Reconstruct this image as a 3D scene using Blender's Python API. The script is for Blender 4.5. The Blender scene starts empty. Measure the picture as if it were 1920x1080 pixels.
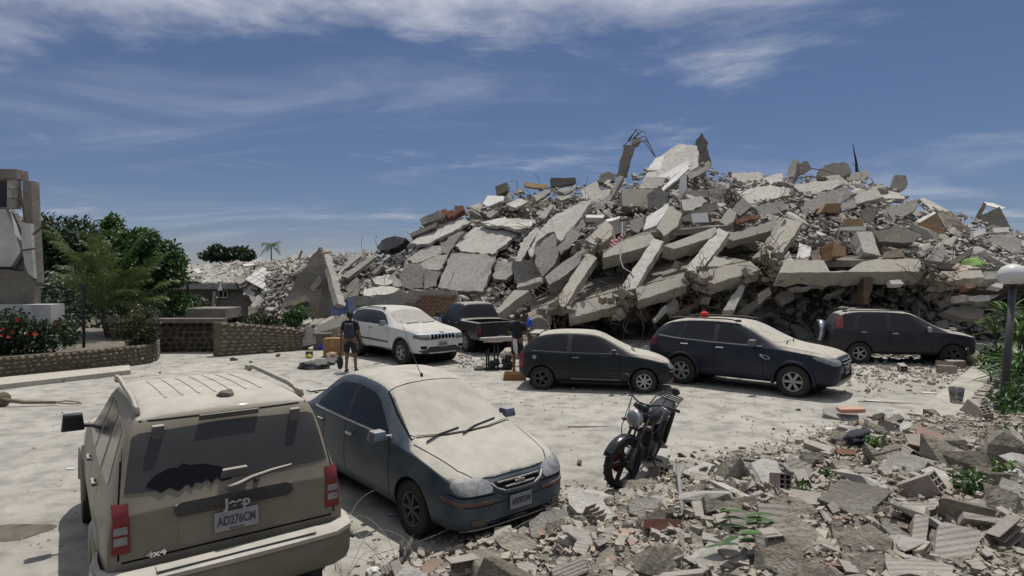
import bpy, bmesh, math, random
from mathutils import Vector, Matrix, noise
from mathutils.bvhtree import BVHTree
R = math.radians
PI = math.pi
SC = bpy.context.scene
COL = SC.collection
rnd = random.Random(11)

# ------------------------------------------------------------------ camera, sky, sun, exposure
CAMH, FOC, PITCH = 2.78, 1150.0, 0.0199          # eye height (m), focal length in 1920-px units, tilt
cam = bpy.data.cameras.new('camera')
cam.sensor_width = 36; cam.lens = FOC / 1920 * 36; cam.clip_end = 3000; cam.clip_start = 0.05
camo = bpy.data.objects.new('camera', cam); COL.objects.link(camo)
camo.location = (0, 0, CAMH); camo.rotation_euler = (PI / 2 - PITCH, 0, 0)
SC.camera = camo

SUN_TO = Vector((0.10, 0.27, 1.0)).normalized()    # direction towards the sun
SUN_EL = math.asin(SUN_TO.z)
SUN_AZ = math.atan2(SUN_TO.x, SUN_TO.y)            # from +Y towards +X
w = bpy.data.worlds.new('World'); SC.world = w; w.use_nodes = True
nt = w.node_tree; nt.nodes.clear()
def N(t, typ, **k):
    n = t.nodes.new(typ)
    for a, b in k.items(): setattr(n, a, b)
    return n
out = N(nt, 'ShaderNodeOutputWorld'); bg = N(nt, 'ShaderNodeBackground')
sky = N(nt, 'ShaderNodeTexSky'); sky.sky_type = 'NISHITA'; sky.sun_disc = False
sky.sun_elevation = SUN_EL; sky.sun_rotation = SUN_AZ
sky.altitude = 600; sky.air_density = 1.0; sky.dust_density = 0.05; sky.ozone_density = 4.5
SKY_STRENGTH = 0.053
bg.inputs[1].default_value = SKY_STRENGTH
tint = N(nt, 'ShaderNodeMix', data_type='RGBA', blend_type='MULTIPLY')
tint.inputs[0].default_value = 1.0
tint.inputs[7].default_value = (1.16, 1.12, 1.20, 1)
nt.links.new(sky.outputs[0], tint.inputs[6])
lowhigh = N(nt, 'ShaderNodeMix', data_type='RGBA'); lowhigh.inputs[6].default_value = (1.04, 0.99, 1.20, 1); lowhigh.inputs[7].default_value = (1.40, 1.28, 1.36, 1)
nt.links.new(lowhigh.outputs[2], tint.inputs[7])
# clouds: a thin layer seen by direction, laid out on a plane above (x/z, y/z)
tc = N(nt, 'ShaderNodeTexCoord'); sep = N(nt, 'ShaderNodeSeparateXYZ')
nt.links.new(tc.outputs['Generated'], sep.inputs[0])
zr = N(nt, 'ShaderNodeMapRange'); zr.inputs[2].default_value = .35; nt.links.new(sep.outputs['Z'], zr.inputs[0]); nt.links.new(zr.outputs[0], lowhigh.inputs[0])
zz = N(nt, 'ShaderNodeMath', operation='MAXIMUM'); zz.inputs[1].default_value = 0.02
nt.links.new(sep.outputs['Z'], zz.inputs[0])
zo = N(nt, 'ShaderNodeMath', operation='ADD'); zo.inputs[1].default_value = 0.12
nt.links.new(zz.outputs[0], zo.inputs[0])
dx = N(nt, 'ShaderNodeMath', operation='DIVIDE'); dy = N(nt, 'ShaderNodeMath', operation='DIVIDE')
nt.links.new(sep.outputs['X'], dx.inputs[0]); nt.links.new(zo.outputs[0], dx.inputs[1])
nt.links.new(sep.outputs['Y'], dy.inputs[0]); nt.links.new(zo.outputs[0], dy.inputs[1])
cmb = N(nt, 'ShaderNodeCombineXYZ')
nt.links.new(dx.outputs[0], cmb.inputs[0]); nt.links.new(dy.outputs[0], cmb.inputs[1])
def cloudlayer(rot, scl, loc, nscale, rough, lo, hi, dist, rise=None):
    mp = N(nt, 'ShaderNodeMapping'); mp.inputs['Rotation'].default_value = (0, 0, R(rot))
    mp.inputs['Scale'].default_value = scl; mp.inputs['Location'].default_value = loc
    nt.links.new(cmb.outputs[0], mp.inputs[0])
    no = N(nt, 'ShaderNodeTexNoise'); no.inputs['Scale'].default_value = nscale
    no.inputs['Detail'].default_value = 9; no.inputs['Roughness'].default_value = rough
    no.inputs['Distortion'].default_value = dist
    nt.links.new(mp.outputs[0], no.inputs['Vector'])
    r_ = N(nt, 'ShaderNodeValToRGB'); r_.color_ramp.elements[0].position = lo; r_.color_ramp.elements[1].position = hi
    r_.color_ramp.interpolation = 'EASE'
    src = no.outputs['Fac']
    if rise:                                         # more cloud overhead than low down
        mr = N(nt, 'ShaderNodeMapRange'); nt.links.new(sep.outputs['Z'], mr.inputs[0])
        for i, v in enumerate(rise): mr.inputs[i + 1].default_value = v
        ad = N(nt, 'ShaderNodeMath', operation='ADD'); nt.links.new(src, ad.inputs[0]); nt.links.new(mr.outputs[0], ad.inputs[1]); src = ad.outputs[0]
    nt.links.new(src, r_.inputs[0])
    return r_.outputs[0]
CL = [cloudlayer(-6, (0.8, 1.2, 1), (2.7, 0.75, 0), 1.0, 0.62, 0.50, 0.80, 0.35, (.27, .42, -.06, .22)),
      cloudlayer(16, (0.5, 1.15, 1), (7.3, 2.2, 0), 0.8, 0.60, 0.46, 0.95, 1.0)]
mx = N(nt, 'ShaderNodeMath', operation='MULTIPLY_ADD'); mx.inputs[1].default_value = 0.8
nt.links.new(CL[1], mx.inputs[0]); nt.links.new(CL[0], mx.inputs[2])
cl = N(nt, 'ShaderNodeMath', operation='MULTIPLY', use_clamp=True); cl.inputs[1].default_value = 0.85
nt.links.new(mx.outputs[0], cl.inputs[0])
mixc = N(nt, 'ShaderNodeMix', data_type='RGBA'); mixc.inputs[7].default_value = (15.5, 16.0, 17.6, 1)
nt.links.new(cl.outputs[0], mixc.inputs[0]); nt.links.new(tint.outputs[2], mixc.inputs[6])
nt.links.new(mixc.outputs[2], bg.inputs[0]); nt.links.new(bg.outputs[0], out.inputs[0])

sl = bpy.data.lights.new('sun', 'SUN'); sl.energy = 5.0; sl.angle = R(0.53); sl.color = (1.0, 0.965, 0.912)
slo = bpy.data.objects.new('sun', sl); COL.objects.link(slo)
slo.rotation_euler = SUN_TO.to_track_quat('Z', 'Y').to_euler(); slo.location = (0, 0, 40)
SC.view_settings.view_transform = 'Standard'; SC.view_settings.look = 'None'
SC.view_settings.gamma = 1; SC.view_settings.use_curve_mapping = False
SC.view_settings.exposure = -0.30
SC.cycles.max_bounces = 5; SC.cycles.diffuse_bounces = 1; SC.cycles.glossy_bounces = 2
SC.cycles.use_denoising = True
# ------------------------------------------------------------------ survey helpers: photo pixel + depth -> point of the place
CP, SP = math.cos(PITCH), math.sin(PITCH)
CAMP = Vector((0, 0, CAMH))
def ray(px, py):
    x, y = (px - 960) / FOC, (540 - py) / FOC
    return Vector((x, CP + y * SP, y * CP - SP))
def at(px, py, Y):                  # the point seen at (px,py) at ground distance Y
    d = ray(px, py); return CAMP + d * (Y / d.y)
def gnd(px, py, z=0.0):             # the point of height z seen at (px,py)
    d = ray(px, py); return CAMP + d * ((z - CAMH) / d.z)
def on_plane(px, py, p0, n):
    d = ray(px, py); return CAMP + d * ((p0 - CAMP).dot(n) / d.dot(n))
SHEET = {'A': (560, 380, 3.6), 'B': (860, 230, 3.6), 'C': (900, 380, 3.6), 'D': (1300, 240, 3.097), 'E': (1300, 400, 3.097),
         'F': (320, 430, 3.2724), 'G': (860, 840, 3.3103), 'H': (1360, 680, 2.7), 'P': (0, 0, 1)}
def T(s, pts):
    a, b, k = SHEET[s]; return [(a + u / k, b + v / k) for u, v in pts]

# ------------------------------------------------------------------ object helpers
def tag(o, label=None, cat=None, group=None, kind=None):
    if label: o['label'] = label
    if cat: o['category'] = cat
    if group: o['group'] = group
    if kind: o['kind'] = kind
    return o
def empty(name, loc=(0, 0, 0), rz=0, label=None, cat=None, group=None):
    o = bpy.data.objects.new(name, None); COL.objects.link(o)
    o.location = loc; o.rotation_euler = (0, 0, rz); o.empty_display_size = .1
    return tag(o, label, cat, group)
def link(name, me, parent=None):
    o = bpy.data.objects.new(name, me); COL.objects.link(o)
    if parent: o.parent = parent
    return o
def smooth(me, on=True):
    me.polygons.foreach_set('use_smooth', [on] * len(me.polygons))
def kids(o): return [c for c in o.children]
def copy_tree(o, parent=None):
    c = o.copy(); COL.objects.link(c)
    if parent: c.parent = parent
    for ch in kids(o): copy_tree(ch, c)
    return c
class MB:
    def __init__(s): s.v = []; s.f = []; s.m = []; s.mi = 0
    def add(s, vs, fs):
        b = len(s.v); s.v += [tuple(v) for v in vs]; s.f += [tuple(b + i for i in f) for f in fs]; s.m += [s.mi] * len(fs)
        return s
    def box(s, c, d, rot=None, taper=1.0):
        hx, hy, hz = d[0] / 2, d[1] / 2, d[2] / 2; vs = []
        for z in (-1, 1):
            k = taper if z > 0 else 1
            for x, y in ((-1, -1), (1, -1), (1, 1), (-1, 1)):
                p = Vector((x * hx * k, y * hy * k, z * hz))
                if rot is not None: p = rot @ p
                vs.append(p + Vector(c))
        return s.add(vs, [(3, 2, 1, 0), (4, 5, 6, 7), (0, 1, 5, 4), (1, 2, 6, 5), (2, 3, 7, 6), (3, 0, 4, 7)])
    def prism(s, poly, z0, z1):
        n = len(poly); vs = [(x, y, z0) for x, y in poly] + [(x, y, z1) for x, y in poly]
        return s.add(vs, [tuple(range(n - 1, -1, -1)), tuple(range(n, 2 * n))] + [(i, (i + 1) % n, n + (i + 1) % n, n + i) for i in range(n)])
    def tube(s, pts, r, k=6, caps=True):
        pts = [Vector(p) for p in pts]; n = len(pts)
        rs = r if isinstance(r, (list, tuple)) else [r] * n
        vs = []; up = None
        for i, p in enumerate(pts):
            t = (pts[min(i + 1, n - 1)] - pts[max(i - 1, 0)]).normalized()
            if up is None:
                up = Vector((0, 0, 1)) if abs(t.z) < .9 else Vector((1, 0, 0))
            a = t.cross(up)
            if a.length < 1e-5: a = t.orthogonal()
            a.normalize(); b = a.cross(t).normalized(); up = b
            for j in range(k):
                an = 2 * PI * j / k; vs.append(p + (a * math.cos(an) + b * math.sin(an)) * rs[i])
        fs = [(i * k + j, i * k + (j + 1) % k, (i + 1) * k + (j + 1) % k, (i + 1) * k + j) for i in range(n - 1) for j in range(k)]
        if caps: fs += [tuple(range(k - 1, -1, -1)), tuple((n - 1) * k + j for j in range(k))]
        return s.add(vs, fs)
    def lathe(s, prof, k=24, M=None, close=False):     # prof: (radius, height along local z)
        M = M or Matrix(); n = len(prof); vs = []
        for r, h in prof:
            for j in range(k):
                a = 2 * PI * j / k; vs.append(M @ Vector((r * math.cos(a), r * math.sin(a), h)))
        rows = n if close else n - 1
        fs = [(i * k + j, i * k + (j + 1) % k, ((i + 1) % n) * k + (j + 1) % k, ((i + 1) % n) * k + j) for i in range(rows) for j in range(k)]
        if not close:
            if prof[0][0] > 1e-6: fs.append(tuple(range(k - 1, -1, -1)))
            if prof[-1][0] > 1e-6: fs.append(tuple((n - 1) * k + j for j in range(k)))
        return s.add(vs, fs)
    def ball(s, c, r, k=10, sc=(1, 1, 1)):
        prof = [(max(math.sin(PI * i / k), 1e-4), -math.cos(PI * i / k)) for i in range(k + 1)]
        return s.lathe(prof, k * 2 - 4, Matrix.Translation(Vector(c)) @ Matrix.Diagonal((r * sc[0], r * sc[1], r * sc[2], 1)))
    def mesh(s, name, mats, sm=False):
        me = bpy.data.meshes.new(name); me.from_pydata(s.v, [], s.f)
        for m in (mats if isinstance(mats, (list, tuple)) else [mats]): me.materials.append(m)
        if isinstance(mats, (list, tuple)): me.polygons.foreach_set('material_index', s.m)
        bm = bmesh.new(); bm.from_mesh(me); bmesh.ops.recalc_face_normals(bm, faces=bm.faces); bm.to_mesh(me); bm.free()
        if sm: smooth(me)
        me.update(); return me
    def build(s, name, mats, parent=None, sm=False, bevel=0, seg=2):
        o = link(name, s.mesh(name, mats, sm), parent)
        if bevel:
            b = o.modifiers.new('bevel', 'BEVEL'); b.width = bevel; b.segments = seg; b.limit_method = 'ANGLE'; b.angle_limit = R(35)
        return o
def evaluated(o):
    dg = bpy.context.evaluated_depsgraph_get(); dg.update()
    return bpy.data.meshes.new_from_object(o.evaluated_get(dg), depsgraph=dg)
def autosmooth(me, ang=35):
    bm = bmesh.new(); bm.from_mesh(me); c = R(ang)
    for f in bm.faces: f.smooth = True
    for e in bm.edges:
        if len(e.link_faces) == 2: e.smooth = e.calc_face_angle(0) < c
    bm.to_mesh(me); bm.free()

# ------------------------------------------------------------------ materials
def mat(name, col, rough=.8, var=.0, vscale=3.0, bump=0.0, bscale=20.0, dust=0.0, dustcol=(.46, .41, .32), metal=0.0, spec=.5,
        objvar=0.0, col2=None, spots=None, coat=0.0, emit=None, sidedust=0.0, trans=0.0, bump2=None, alpha=1.0, wave=None, dustn=.55):
    m = bpy.data.materials.new(name); m.use_nodes = True; t = m.node_tree; b = t.nodes['Principled BSDF']
    L = t.links.new; sc_ = lambda c: tuple(v * .86 for v in c) if c else c
    col, col2, dustcol = sc_(col), sc_(col2), sc_(dustcol)
    b.inputs['Roughness'].default_value = rough; b.inputs['Metallic'].default_value = metal
    b.inputs['Specular IOR Level'].default_value = spec; b.inputs['Coat Weight'].default_value = coat
    b.inputs['Coat Roughness'].default_value = .08
    if trans: b.inputs['Transmission Weight'].default_value = trans
    b.inputs['Alpha'].default_value = alpha
    tcn = N(t, 'ShaderNodeTexCoord'); vec = tcn.outputs['Object']
    def noisen(s, d=6, r=.6):
        n = N(t, 'ShaderNodeTexNoise'); n.inputs['Scale'].default_value = s; n.inputs['Detail'].default_value = d
        n.inputs['Roughness'].default_value = r; L(vec, n.inputs['Vector']); return n.outputs['Fac']
    def ramp(src, lo, hi):
        r_ = N(t, 'ShaderNodeMapRange'); r_.inputs[1].default_value = lo; r_.inputs[2].default_value = hi; L(src, r_.inputs[0]); return r_.outputs[0]
    def mixc(fac, a, c):
        x = N(t, 'ShaderNodeMix', data_type='RGBA')
        if isinstance(fac, float): x.inputs[0].default_value = fac
        else: L(fac, x.inputs[0])
        for sock, v in ((x.inputs[6], a), (x.inputs[7], c)):
            if isinstance(v, tuple): sock.default_value = (*v[:3], 1)
            else: L(v, sock)
        return x.outputs[2]
    def math_(op, a, c=None, clamp=False):
        x = N(t, 'ShaderNodeMath', operation=op, use_clamp=clamp)
        for i, v in enumerate((a, c)):
            if v is None: continue
            if isinstance(v, (int, float)): x.inputs[i].default_value = v
            else: L(v, x.inputs[i])
        return x.outputs[0]
    cur = tuple(col)
    if col2: cur = mixc(ramp(noisen(vscale), .35, .65), cur, tuple(col2))
    elif var:
        lo = tuple(c * (1 - var) for c in col); hi = tuple(min(c * (1 + var), 1) for c in col)
        cur = mixc(ramp(noisen(vscale), .3, .7), lo, hi)
    if var and col2:
        n2 = noisen(vscale * 5.3)
        cur = mixc(math_('MULTIPLY', ramp(n2, .45, .7), var), cur, tuple(c * .45 for c in col))
    if spots: cur = mixc(math_('MULTIPLY', ramp(noisen(spots[0], 3), spots[1], spots[1] + .06), spots[3] if len(spots) > 3 else 1.0), cur, tuple(spots[2]))
    if objvar:
        oi = N(t, 'ShaderNodeObjectInfo'); hs = N(t, 'ShaderNodeHueSaturation')
        v = math_('ADD', math_('MULTIPLY', oi.outputs['Random'], 2 * objvar), 1 - objvar); L(v, hs.inputs['Value'])
        if isinstance(cur, tuple): hs.inputs['Color'].default_value = (*cur, 1)
        else: L(cur, hs.inputs['Color'])
        cur = hs.outputs[0]
    if dust or sidedust:
        g = N(t, 'ShaderNodeNewGeometry'); sx = N(t, 'ShaderNodeSeparateXYZ'); L(g.outputs['Normal'], sx.inputs[0])
        up = ramp(sx.outputs['Z'], dustn - .16, dustn + .16)
        nz = noisen(9, 8, .7)
        # lying dust: what faces up holds it; rubbed and patchy towards its edge
        edge = ramp(math_('ADD', math_('MULTIPLY', up, 1.25), math_('MULTIPLY', nz, .55)), .62, .82)
        fd = math_('MULTIPLY', edge, dust)
        if sidedust: fd = math_('MAXIMUM', fd, math_('MULTIPLY', ramp(noisen(2.2, 8, .65), .3, .75), sidedust))
        dc = mixc(ramp(noisen(4, 7), .3, .7), tuple(c * .80 for c in dustcol), tuple(c * 1.07 for c in dustcol))
        cur = mixc(fd, cur, dc)
        rr = N(t, 'ShaderNodeMix', data_type='FLOAT'); L(fd, rr.inputs[0]); rr.inputs[2].default_value = rough; rr.inputs[3].default_value = .95
        L(rr.outputs[0], b.inputs['Roughness'])
        if coat: L(math_('MULTIPLY', math_('SUBTRACT', 1.0, fd, True), coat), b.inputs['Coat Weight'])
        sp_ = math_('MULTIPLY', math_('SUBTRACT', 1.0, fd, True), spec); L(sp_, b.inputs['Specular IOR Level'])
        if metal: L(math_('MULTIPLY', math_('SUBTRACT', 1.0, fd, True), metal), b.inputs['Metallic'])
    if isinstance(cur, tuple): b.inputs['Base Color'].default_value = (*cur[:3], 1)
    else: L(cur, b.inputs['Base Color'])
    if bump or wave:
        bn = N(t, 'ShaderNodeBump'); bn.inputs['Strength'].default_value = 1.0
        h = None
        if bump:
            h = math_('MULTIPLY', noisen(bscale, 10, .65), bump)
            if bump2: h = math_('ADD', h, math_('MULTIPLY', noisen(bump2[0], 4, .5), bump2[1]))
        if wave:
            wv = N(t, 'ShaderNodeTexWave'); wv.inputs['Scale'].default_value = wave[0]; wv.bands_direction = wave[2]; L(vec, wv.inputs['Vector'])
            wh = math_('MULTIPLY', wv.outputs['Fac'], wave[1]); h = wh if h is None else math_('ADD', h, wh)
        bn.inputs['Distance'].default_value = 1.0
        L(h, bn.inputs['Height']); L(bn.outputs[0], b.inputs['Normal'])
    if emit: b.inputs['Emission Color'].default_value = (*emit[0], 1); b.inputs['Emission Strength'].default_value = emit[1]
    return m
def leafmat(name, c, c2, rough=.45):
    m = bpy.data.materials.new(name); m.use_nodes = True; t = m.node_tree; b = t.nodes['Principled BSDF']
    at_ = N(t, 'ShaderNodeAttribute', attribute_name='shade'); mx_ = N(t, 'ShaderNodeMix', data_type='RGBA')
    t.links.new(at_.outputs['Fac'], mx_.inputs[0]); mx_.inputs[6].default_value = (*c, 1); mx_.inputs[7].default_value = (*c2, 1)
    t.links.new(mx_.outputs[2], b.inputs['Base Color']); b.inputs['Roughness'].default_value = rough
    b.inputs['Specular IOR Level'].default_value = .35
    tr = N(t, 'ShaderNodeBsdfTranslucent'); t.links.new(mx_.outputs[2], tr.inputs[0])
    ms = N(t, 'ShaderNodeMixShader'); ms.inputs[0].default_value = .22
    t.links.new(b.outputs[0], ms.inputs[1]); t.links.new(tr.outputs[0], ms.inputs[2])
    t.links.new(ms.outputs[0], t.nodes['Material Output'].inputs[0])
    return m
DUST = (.47, .44, .38)
M = {}
M['conc'] = mat('concrete', (.31, .29, .255), .95, .45, 1.3, .045, 26, objvar=.16, col2=(.42, .395, .35), bump2=(5, .04), spec=.2, spots=(1.9, .60, (.20, .185, .16), .7))
M['conc_light'] = mat('plastered_concrete', (.44, .415, .365), .95, .4, 1.1, .028, 22, objvar=.12, col2=(.53, .505, .455), bump2=(4, .03), spec=.2, spots=(1.5, .58, (.30, .28, .245), .75))
M['conc_beam'] = mat('beam_plaster', (.42, .385, .315), .95, .3, 1.5, .02, 30, objvar=.07, col2=(.46, .43, .365), spec=.2, spots=(2.3, .62, (.27, .25, .22), .6))
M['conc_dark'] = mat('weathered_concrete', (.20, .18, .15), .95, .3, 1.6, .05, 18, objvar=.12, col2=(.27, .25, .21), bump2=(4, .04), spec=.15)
M['rubble'] = mat('crushed_concrete', (.28, .25, .20), .97, .4, 2.5, .10, 11, objvar=.18, col2=(.42, .38, .31), bump2=(3, .1), spec=.1)
M['heap'] = mat('heap_dirt_shade', (.15, .13, .105), .98, .4, 1.8, .10, 9, col2=(.25, .225, .19), bump2=(2.5, .1), spec=.05)  # rubble colour darkened so the gaps between slabs look deep in shade
M['frag'] = mat('broken_fragment', (.33, .305, .265), .97, .4, 2.0, .03, 20, objvar=.3, col2=(.45, .42, .37), spec=.1)
M['crumb'] = mat('masonry_crumb', (.35, .312, .25), .97, .5, 3.0, .02, 25, col2=(.49, .44, .36), spec=.1)
M['white'] = mat('white_panel', (.62, .60, .56), .8, .12, 2, .004, 30, objvar=.05, spec=.3)
M['terra'] = mat('dusty_terracotta', (.28, .215, .175), .95, .35, 4, .010, 40, objvar=.25, col2=(.38, .325, .28), spec=.15, dust=.75, dustcol=(.40, .375, .33), wave=(9, .003, 'Y'))
M['terra_red'] = mat('red_terracotta', (.25, .125, .09), .95, .3, 5, .006, 30, objvar=.2, spec=.15, dust=.55, dustcol=(.43, .36, .29))
M['brick_red'] = mat('brick', (.22, .13, .085), .95, .3, 4, .02, 25, objvar=.25, spec=.15)
M['mortar'] = mat('mortar', (.34, .32, .28), .97, .3, 2, .03, 30, spec=.1)
M['rust'] = mat('rusty_steel', (.10, .065, .045), .8, .4, 8, spec=.3)
M['wire'] = mat('grey_wire', (.20, .20, .20), .6, spec=.4)
M['wood'] = mat('raw_wood', (.30, .20, .11), .8, .25, 6, .01, 20, wave=(8, .004, 'X'), spec=.2)
M['wood_dark'] = mat('brown_board', (.13, .09, .055), .7, .3, 4, spec=.3, dust=.5, dustcol=DUST)
M['black'] = mat('black_plastic', (.018, .018, .02), .5, spec=.4)
M['blackdust'] = mat('dusty_black_plastic', (.02, .02, .022), .55, spec=.4, dust=.35, dustcol=DUST, sidedust=.10)
M['rubber'] = mat('tyre_rubber', (.022, .021, .020), .85, .2, 6, .003, 60, spec=.25, sidedust=.22, dust=.25, dustcol=(.2, .18, .15))
M['steel'] = mat('bare_steel', (.45, .45, .46), .35, .1, 8, metal=.9)
M['chrome'] = mat('chrome', (.7, .7, .72), .12, metal=1.0)
M['alloy'] = mat('dusty_alloy', (.36, .35, .34), .5, .2, 8, metal=.5, sidedust=.3, dustcol=(.33, .30, .26))
M['alloy_dark'] = mat('dark_alloy', (.09, .085, .08), .55, .2, 8, metal=.4, sidedust=.35, dustcol=(.18, .165, .14))
M['bag'] = mat('black_bag', (.012, .012, .014), .28, bump=.05, bscale=14, spec=.6, dust=.18, dustcol=DUST)
M['card'] = mat('cardboard', (.30, .175, .085), .9, .15, 5, spec=.15)
M['blue'] = mat('blue_plastic', (.02, .06, .42), .5)
M['red'] = mat('red_cloth', (.42, .012, .012), .8)
M['green'] = mat('green_cloth', (.20, .34, .09), .9, .15, 6)
M['stone'] = mat('field_stone', (.20, .165, .115), .9, .3, 9, .02, 40, objvar=.35, spec=.2, dust=.22, dustcol=(.3, .27, .22))
M['stone_shade'] = mat('shaded_field_stone', (.075, .062, .045), .9, .3, 9, .02, 40, objvar=.3, spec=.1)  # field stone coloured dark to stand in for the shade down the ramp
M['stone_tan'] = mat('tan_field_stone', (.26, .215, .145), .9, .3, 9, .02, 40, objvar=.25, spec=.2, dust=.3, dustcol=(.3, .27, .22))
M['stone_mortar'] = mat('wall_mortar', (.15, .13, .10), .95, .3, 5, .03, 30, spec=.1)
M['paint_white'] = mat('weathered_white_wall', (.47, .46, .44), .9, .25, 1.2, .008, 30, spec=.2, spots=(1.7, .60, (.35, .33, .30), .7))
M['ground'] = None
# ------------------------------------------------------------------ ground and paved edges
def ground_material():
    m = mat('dusty_ground', (.34, .32, .28), .97, .7, .45, .014, 34, col2=(.455, .43, .38), spec=.1, bump2=(2.2, .05), spots=(26, .62, (.19, .175, .15), .75))
    return m
M['ground'] = ground_material()
gm = bpy.data.meshes.new('ground')
xs = [-400, -80] + [-40 + 2 * i for i in range(46)] + [90, 400]; ys = [-60, -10] + [-2 + 2 * i for i in range(40)] + [120, 800]
vs = [(x, y, 0.0) for y in ys for x in xs]; nx_ = len(xs)
gm.from_pydata(vs, [], [(j * nx_ + i, j * nx_ + i + 1, (j + 1) * nx_ + i + 1, (j + 1) * nx_ + i) for j in range(len(ys) - 1) for i in range(nx_ - 1)])
gm.materials.append(M['ground']); tag(link('ground', gm), 'pale dusty parking ground', kind='structure')

def blob_sheet(name, c, rx, ry, z, m, seed, n=40, amp=.25):
    vs = [(c[0], c[1], z)]
    for i in range(n):
        a = 2 * PI * i / n; k = 1 + amp * noise.noise(Vector((math.cos(a) * 1.6 + seed, math.sin(a) * 1.6, seed))) + .4 * amp * noise.noise(Vector((math.cos(a) * 5, math.sin(a) * 5, seed)))
        vs.append((c[0] + rx * k * math.cos(a), c[1] + ry * k * math.sin(a), z))
    me = bpy.data.meshes.new(name); me.from_pydata(vs, [], [(0, 1 + i, 1 + (i + 1) % n) for i in range(n)]); me.materials.append(m)
    return link(name, me)
p = gnd(20, 997)
tag(blob_sheet('damp_stain', p, .45, .22, .004, mat('damp_ground', (.13, .115, .09), .9, .3, 6, spec=.15), 3.3), 'dark damp stain on the dusty ground beside the tan car', 'stain')

# raised walkway along the right side of the car park, brick edging towards the bed
WA, WB = Vector((15.46, 20.06, 0)), Vector((5.9, 9.8, 0))
wd = (WB - WA).normalized(); wn = Vector((-wd.y, wd.x, 0))      # wn points to the bed side
if wn.x < 0: wn = -wn
mb = MB(); nseg = 22; up, lo = [], []
for i in range(nseg + 1):
    p = WA + (WB - WA) * (i / nseg)
    up.append((p.x, p.y)); q = p + wn * (.64 + .03 * math.sin(i * 2.1)); lo.append((q.x, q.y))
mb.prism(up + lo[::-1], -.02, .13)
M['walk'] = mat('walkway_concrete', (.36, .335, .285), .95, .4, 1.2, .02, 25, col2=(.47, .44, .375), spec=.1)
walk = mb.build('walkway', M['walk'], bevel=.015); tag(walk, 'raised concrete walkway strip', kind='structure')
eb = MB(); eb.box((0, 0, 0), (.20, .10, .14)); ebm = None
tot = (WB - WA).length; k = 0; s_ = 0.1
while s_ < tot:
    p = WA + wd * s_ + wn * (.72 + rnd.uniform(-.03, .03))
    if ebm is None:
        o = eb.build('edging_brick', M['terra'], walk, bevel=.008, seg=1); ebm = o.data
    else:
        o = link('edging_brick', ebm, walk)
        b_ = o.modifiers.new('bevel', 'BEVEL'); b_.width = .008; b_.segments = 1
    o.location = (p.x, p.y, .07 + rnd.uniform(-.03, .03)); o.rotation_euler = (rnd.uniform(-.1, .1), rnd.uniform(-.1, .1), math.atan2(wd.y, wd.x) + PI / 2 + rnd.uniform(-.2, .2))
    s_ += .125
# soil bed to the right of the walkway
def bed_h(x, y): return .05 + .10 * noise.noise(Vector((x * .9, y * .9, 4)))
vs, fs = [], []; na, nb = 30, 16
for i in range(na):
    for j in range(nb):
        p = WA + wd * (-3 + i * (tot + 5) / (na - 1)) + wn * (.80 + j * .6)
        vs.append((p.x, p.y, bed_h(p.x, p.y) if j else -.03))
fs = [(i * nb + j, i * nb + j + 1, (i + 1) * nb + j + 1, (i + 1) * nb + j) for i in range(na - 1) for j in range(nb - 1)]
me = bpy.data.meshes.new('soil_bed'); me.from_pydata(vs, [], fs); smooth(me)
me.materials.append(mat('dry_soil', (.12, .10, .07), .98, .4, 4, .05, 20, col2=(.20, .175, .13), spec=.1)); tag(link('soil_bed', me), 'planting bed of dry soil', kind='structure')

# ------------------------------------------------------------------ foliage builders
def add_shade(me, vals):
    a = me.attributes.new('shade', 'FLOAT', 'POINT'); a.data.foreach_set('value', vals)
def leaf_cloud(name, clumps, n, size, m, parent=None, seed=1, elong=2.0, droop=.2, shell=.55, thick=.6):
    """leaf blades spread through several ellipsoidal clumps [(centre, (rx,ry,rz)), ...]"""
    r = random.Random(seed); vs, fs, sh = [], [], []
    wts = [c[1][0] * c[1][1] + c[1][0] * c[1][2] for c in clumps]
    for _ in range(n):
        c, rad = r.choices(clumps, wts)[0]
        d = Vector((r.gauss(0, 1), r.gauss(0, 1), r.gauss(0, 1))).normalized()
        k = (shell + (1 - shell) * r.random()) * (1 + .16 * noise.noise(d * 2.3 + Vector(c)))
        p = Vector(c) + Vector((d.x * rad[0], d.y * rad[1], d.z * rad[2])) * k
        s = size * r.uniform(.6, 1.35)
        ax = (d * .6 + Vector((r.uniform(-1, 1), r.uniform(-1, 1), r.uniform(-1, 1) - droop))).normalized()
        nn = (d + Vector((r.uniform(-1, 1), r.uniform(-1, 1), r.uniform(-.4, 1.2)))).normalized()
        b = ax.cross(nn)
        if b.length < 1e-4: continue
        b.normalize(); nn = b.cross(ax)
        i = len(vs); wv = s / elong
        vs += [p, p + ax * s * .45 + b * wv * .5 + nn * wv * .15, p + ax * s - nn * s * .12, p + ax * s * .45 - b * wv * .5 + nn * wv * .15]
        fs.append((i, i + 1, i + 2, i + 3)); v = r.random() ** 1.3; sh += [v] * 4
    me = bpy.data.meshes.new(name); me.from_pydata([tuple(v) for v in vs], [], fs); me.materials.append(m); add_shade(me, sh)
    return link(name, me, parent)
def clump_set(c, rad, n, csize, seed, flat=1.0, bottom=-.4):
    r = random.Random(seed); out = []
    for _ in range(n):
        d = Vector((r.gauss(0, 1), r.gauss(0, 1), r.gauss(0, 1))).normalized(); d.z = max(d.z, bottom)
        k = r.uniform(.45, .92); s = csize * r.uniform(.65, 1.3)
        out.append(((c[0] + d.x * rad[0] * k, c[1] + d.y * rad[1] * k, c[2] + d.z * rad[2] * k), (s, s, s * flat)))
    return out
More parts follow.
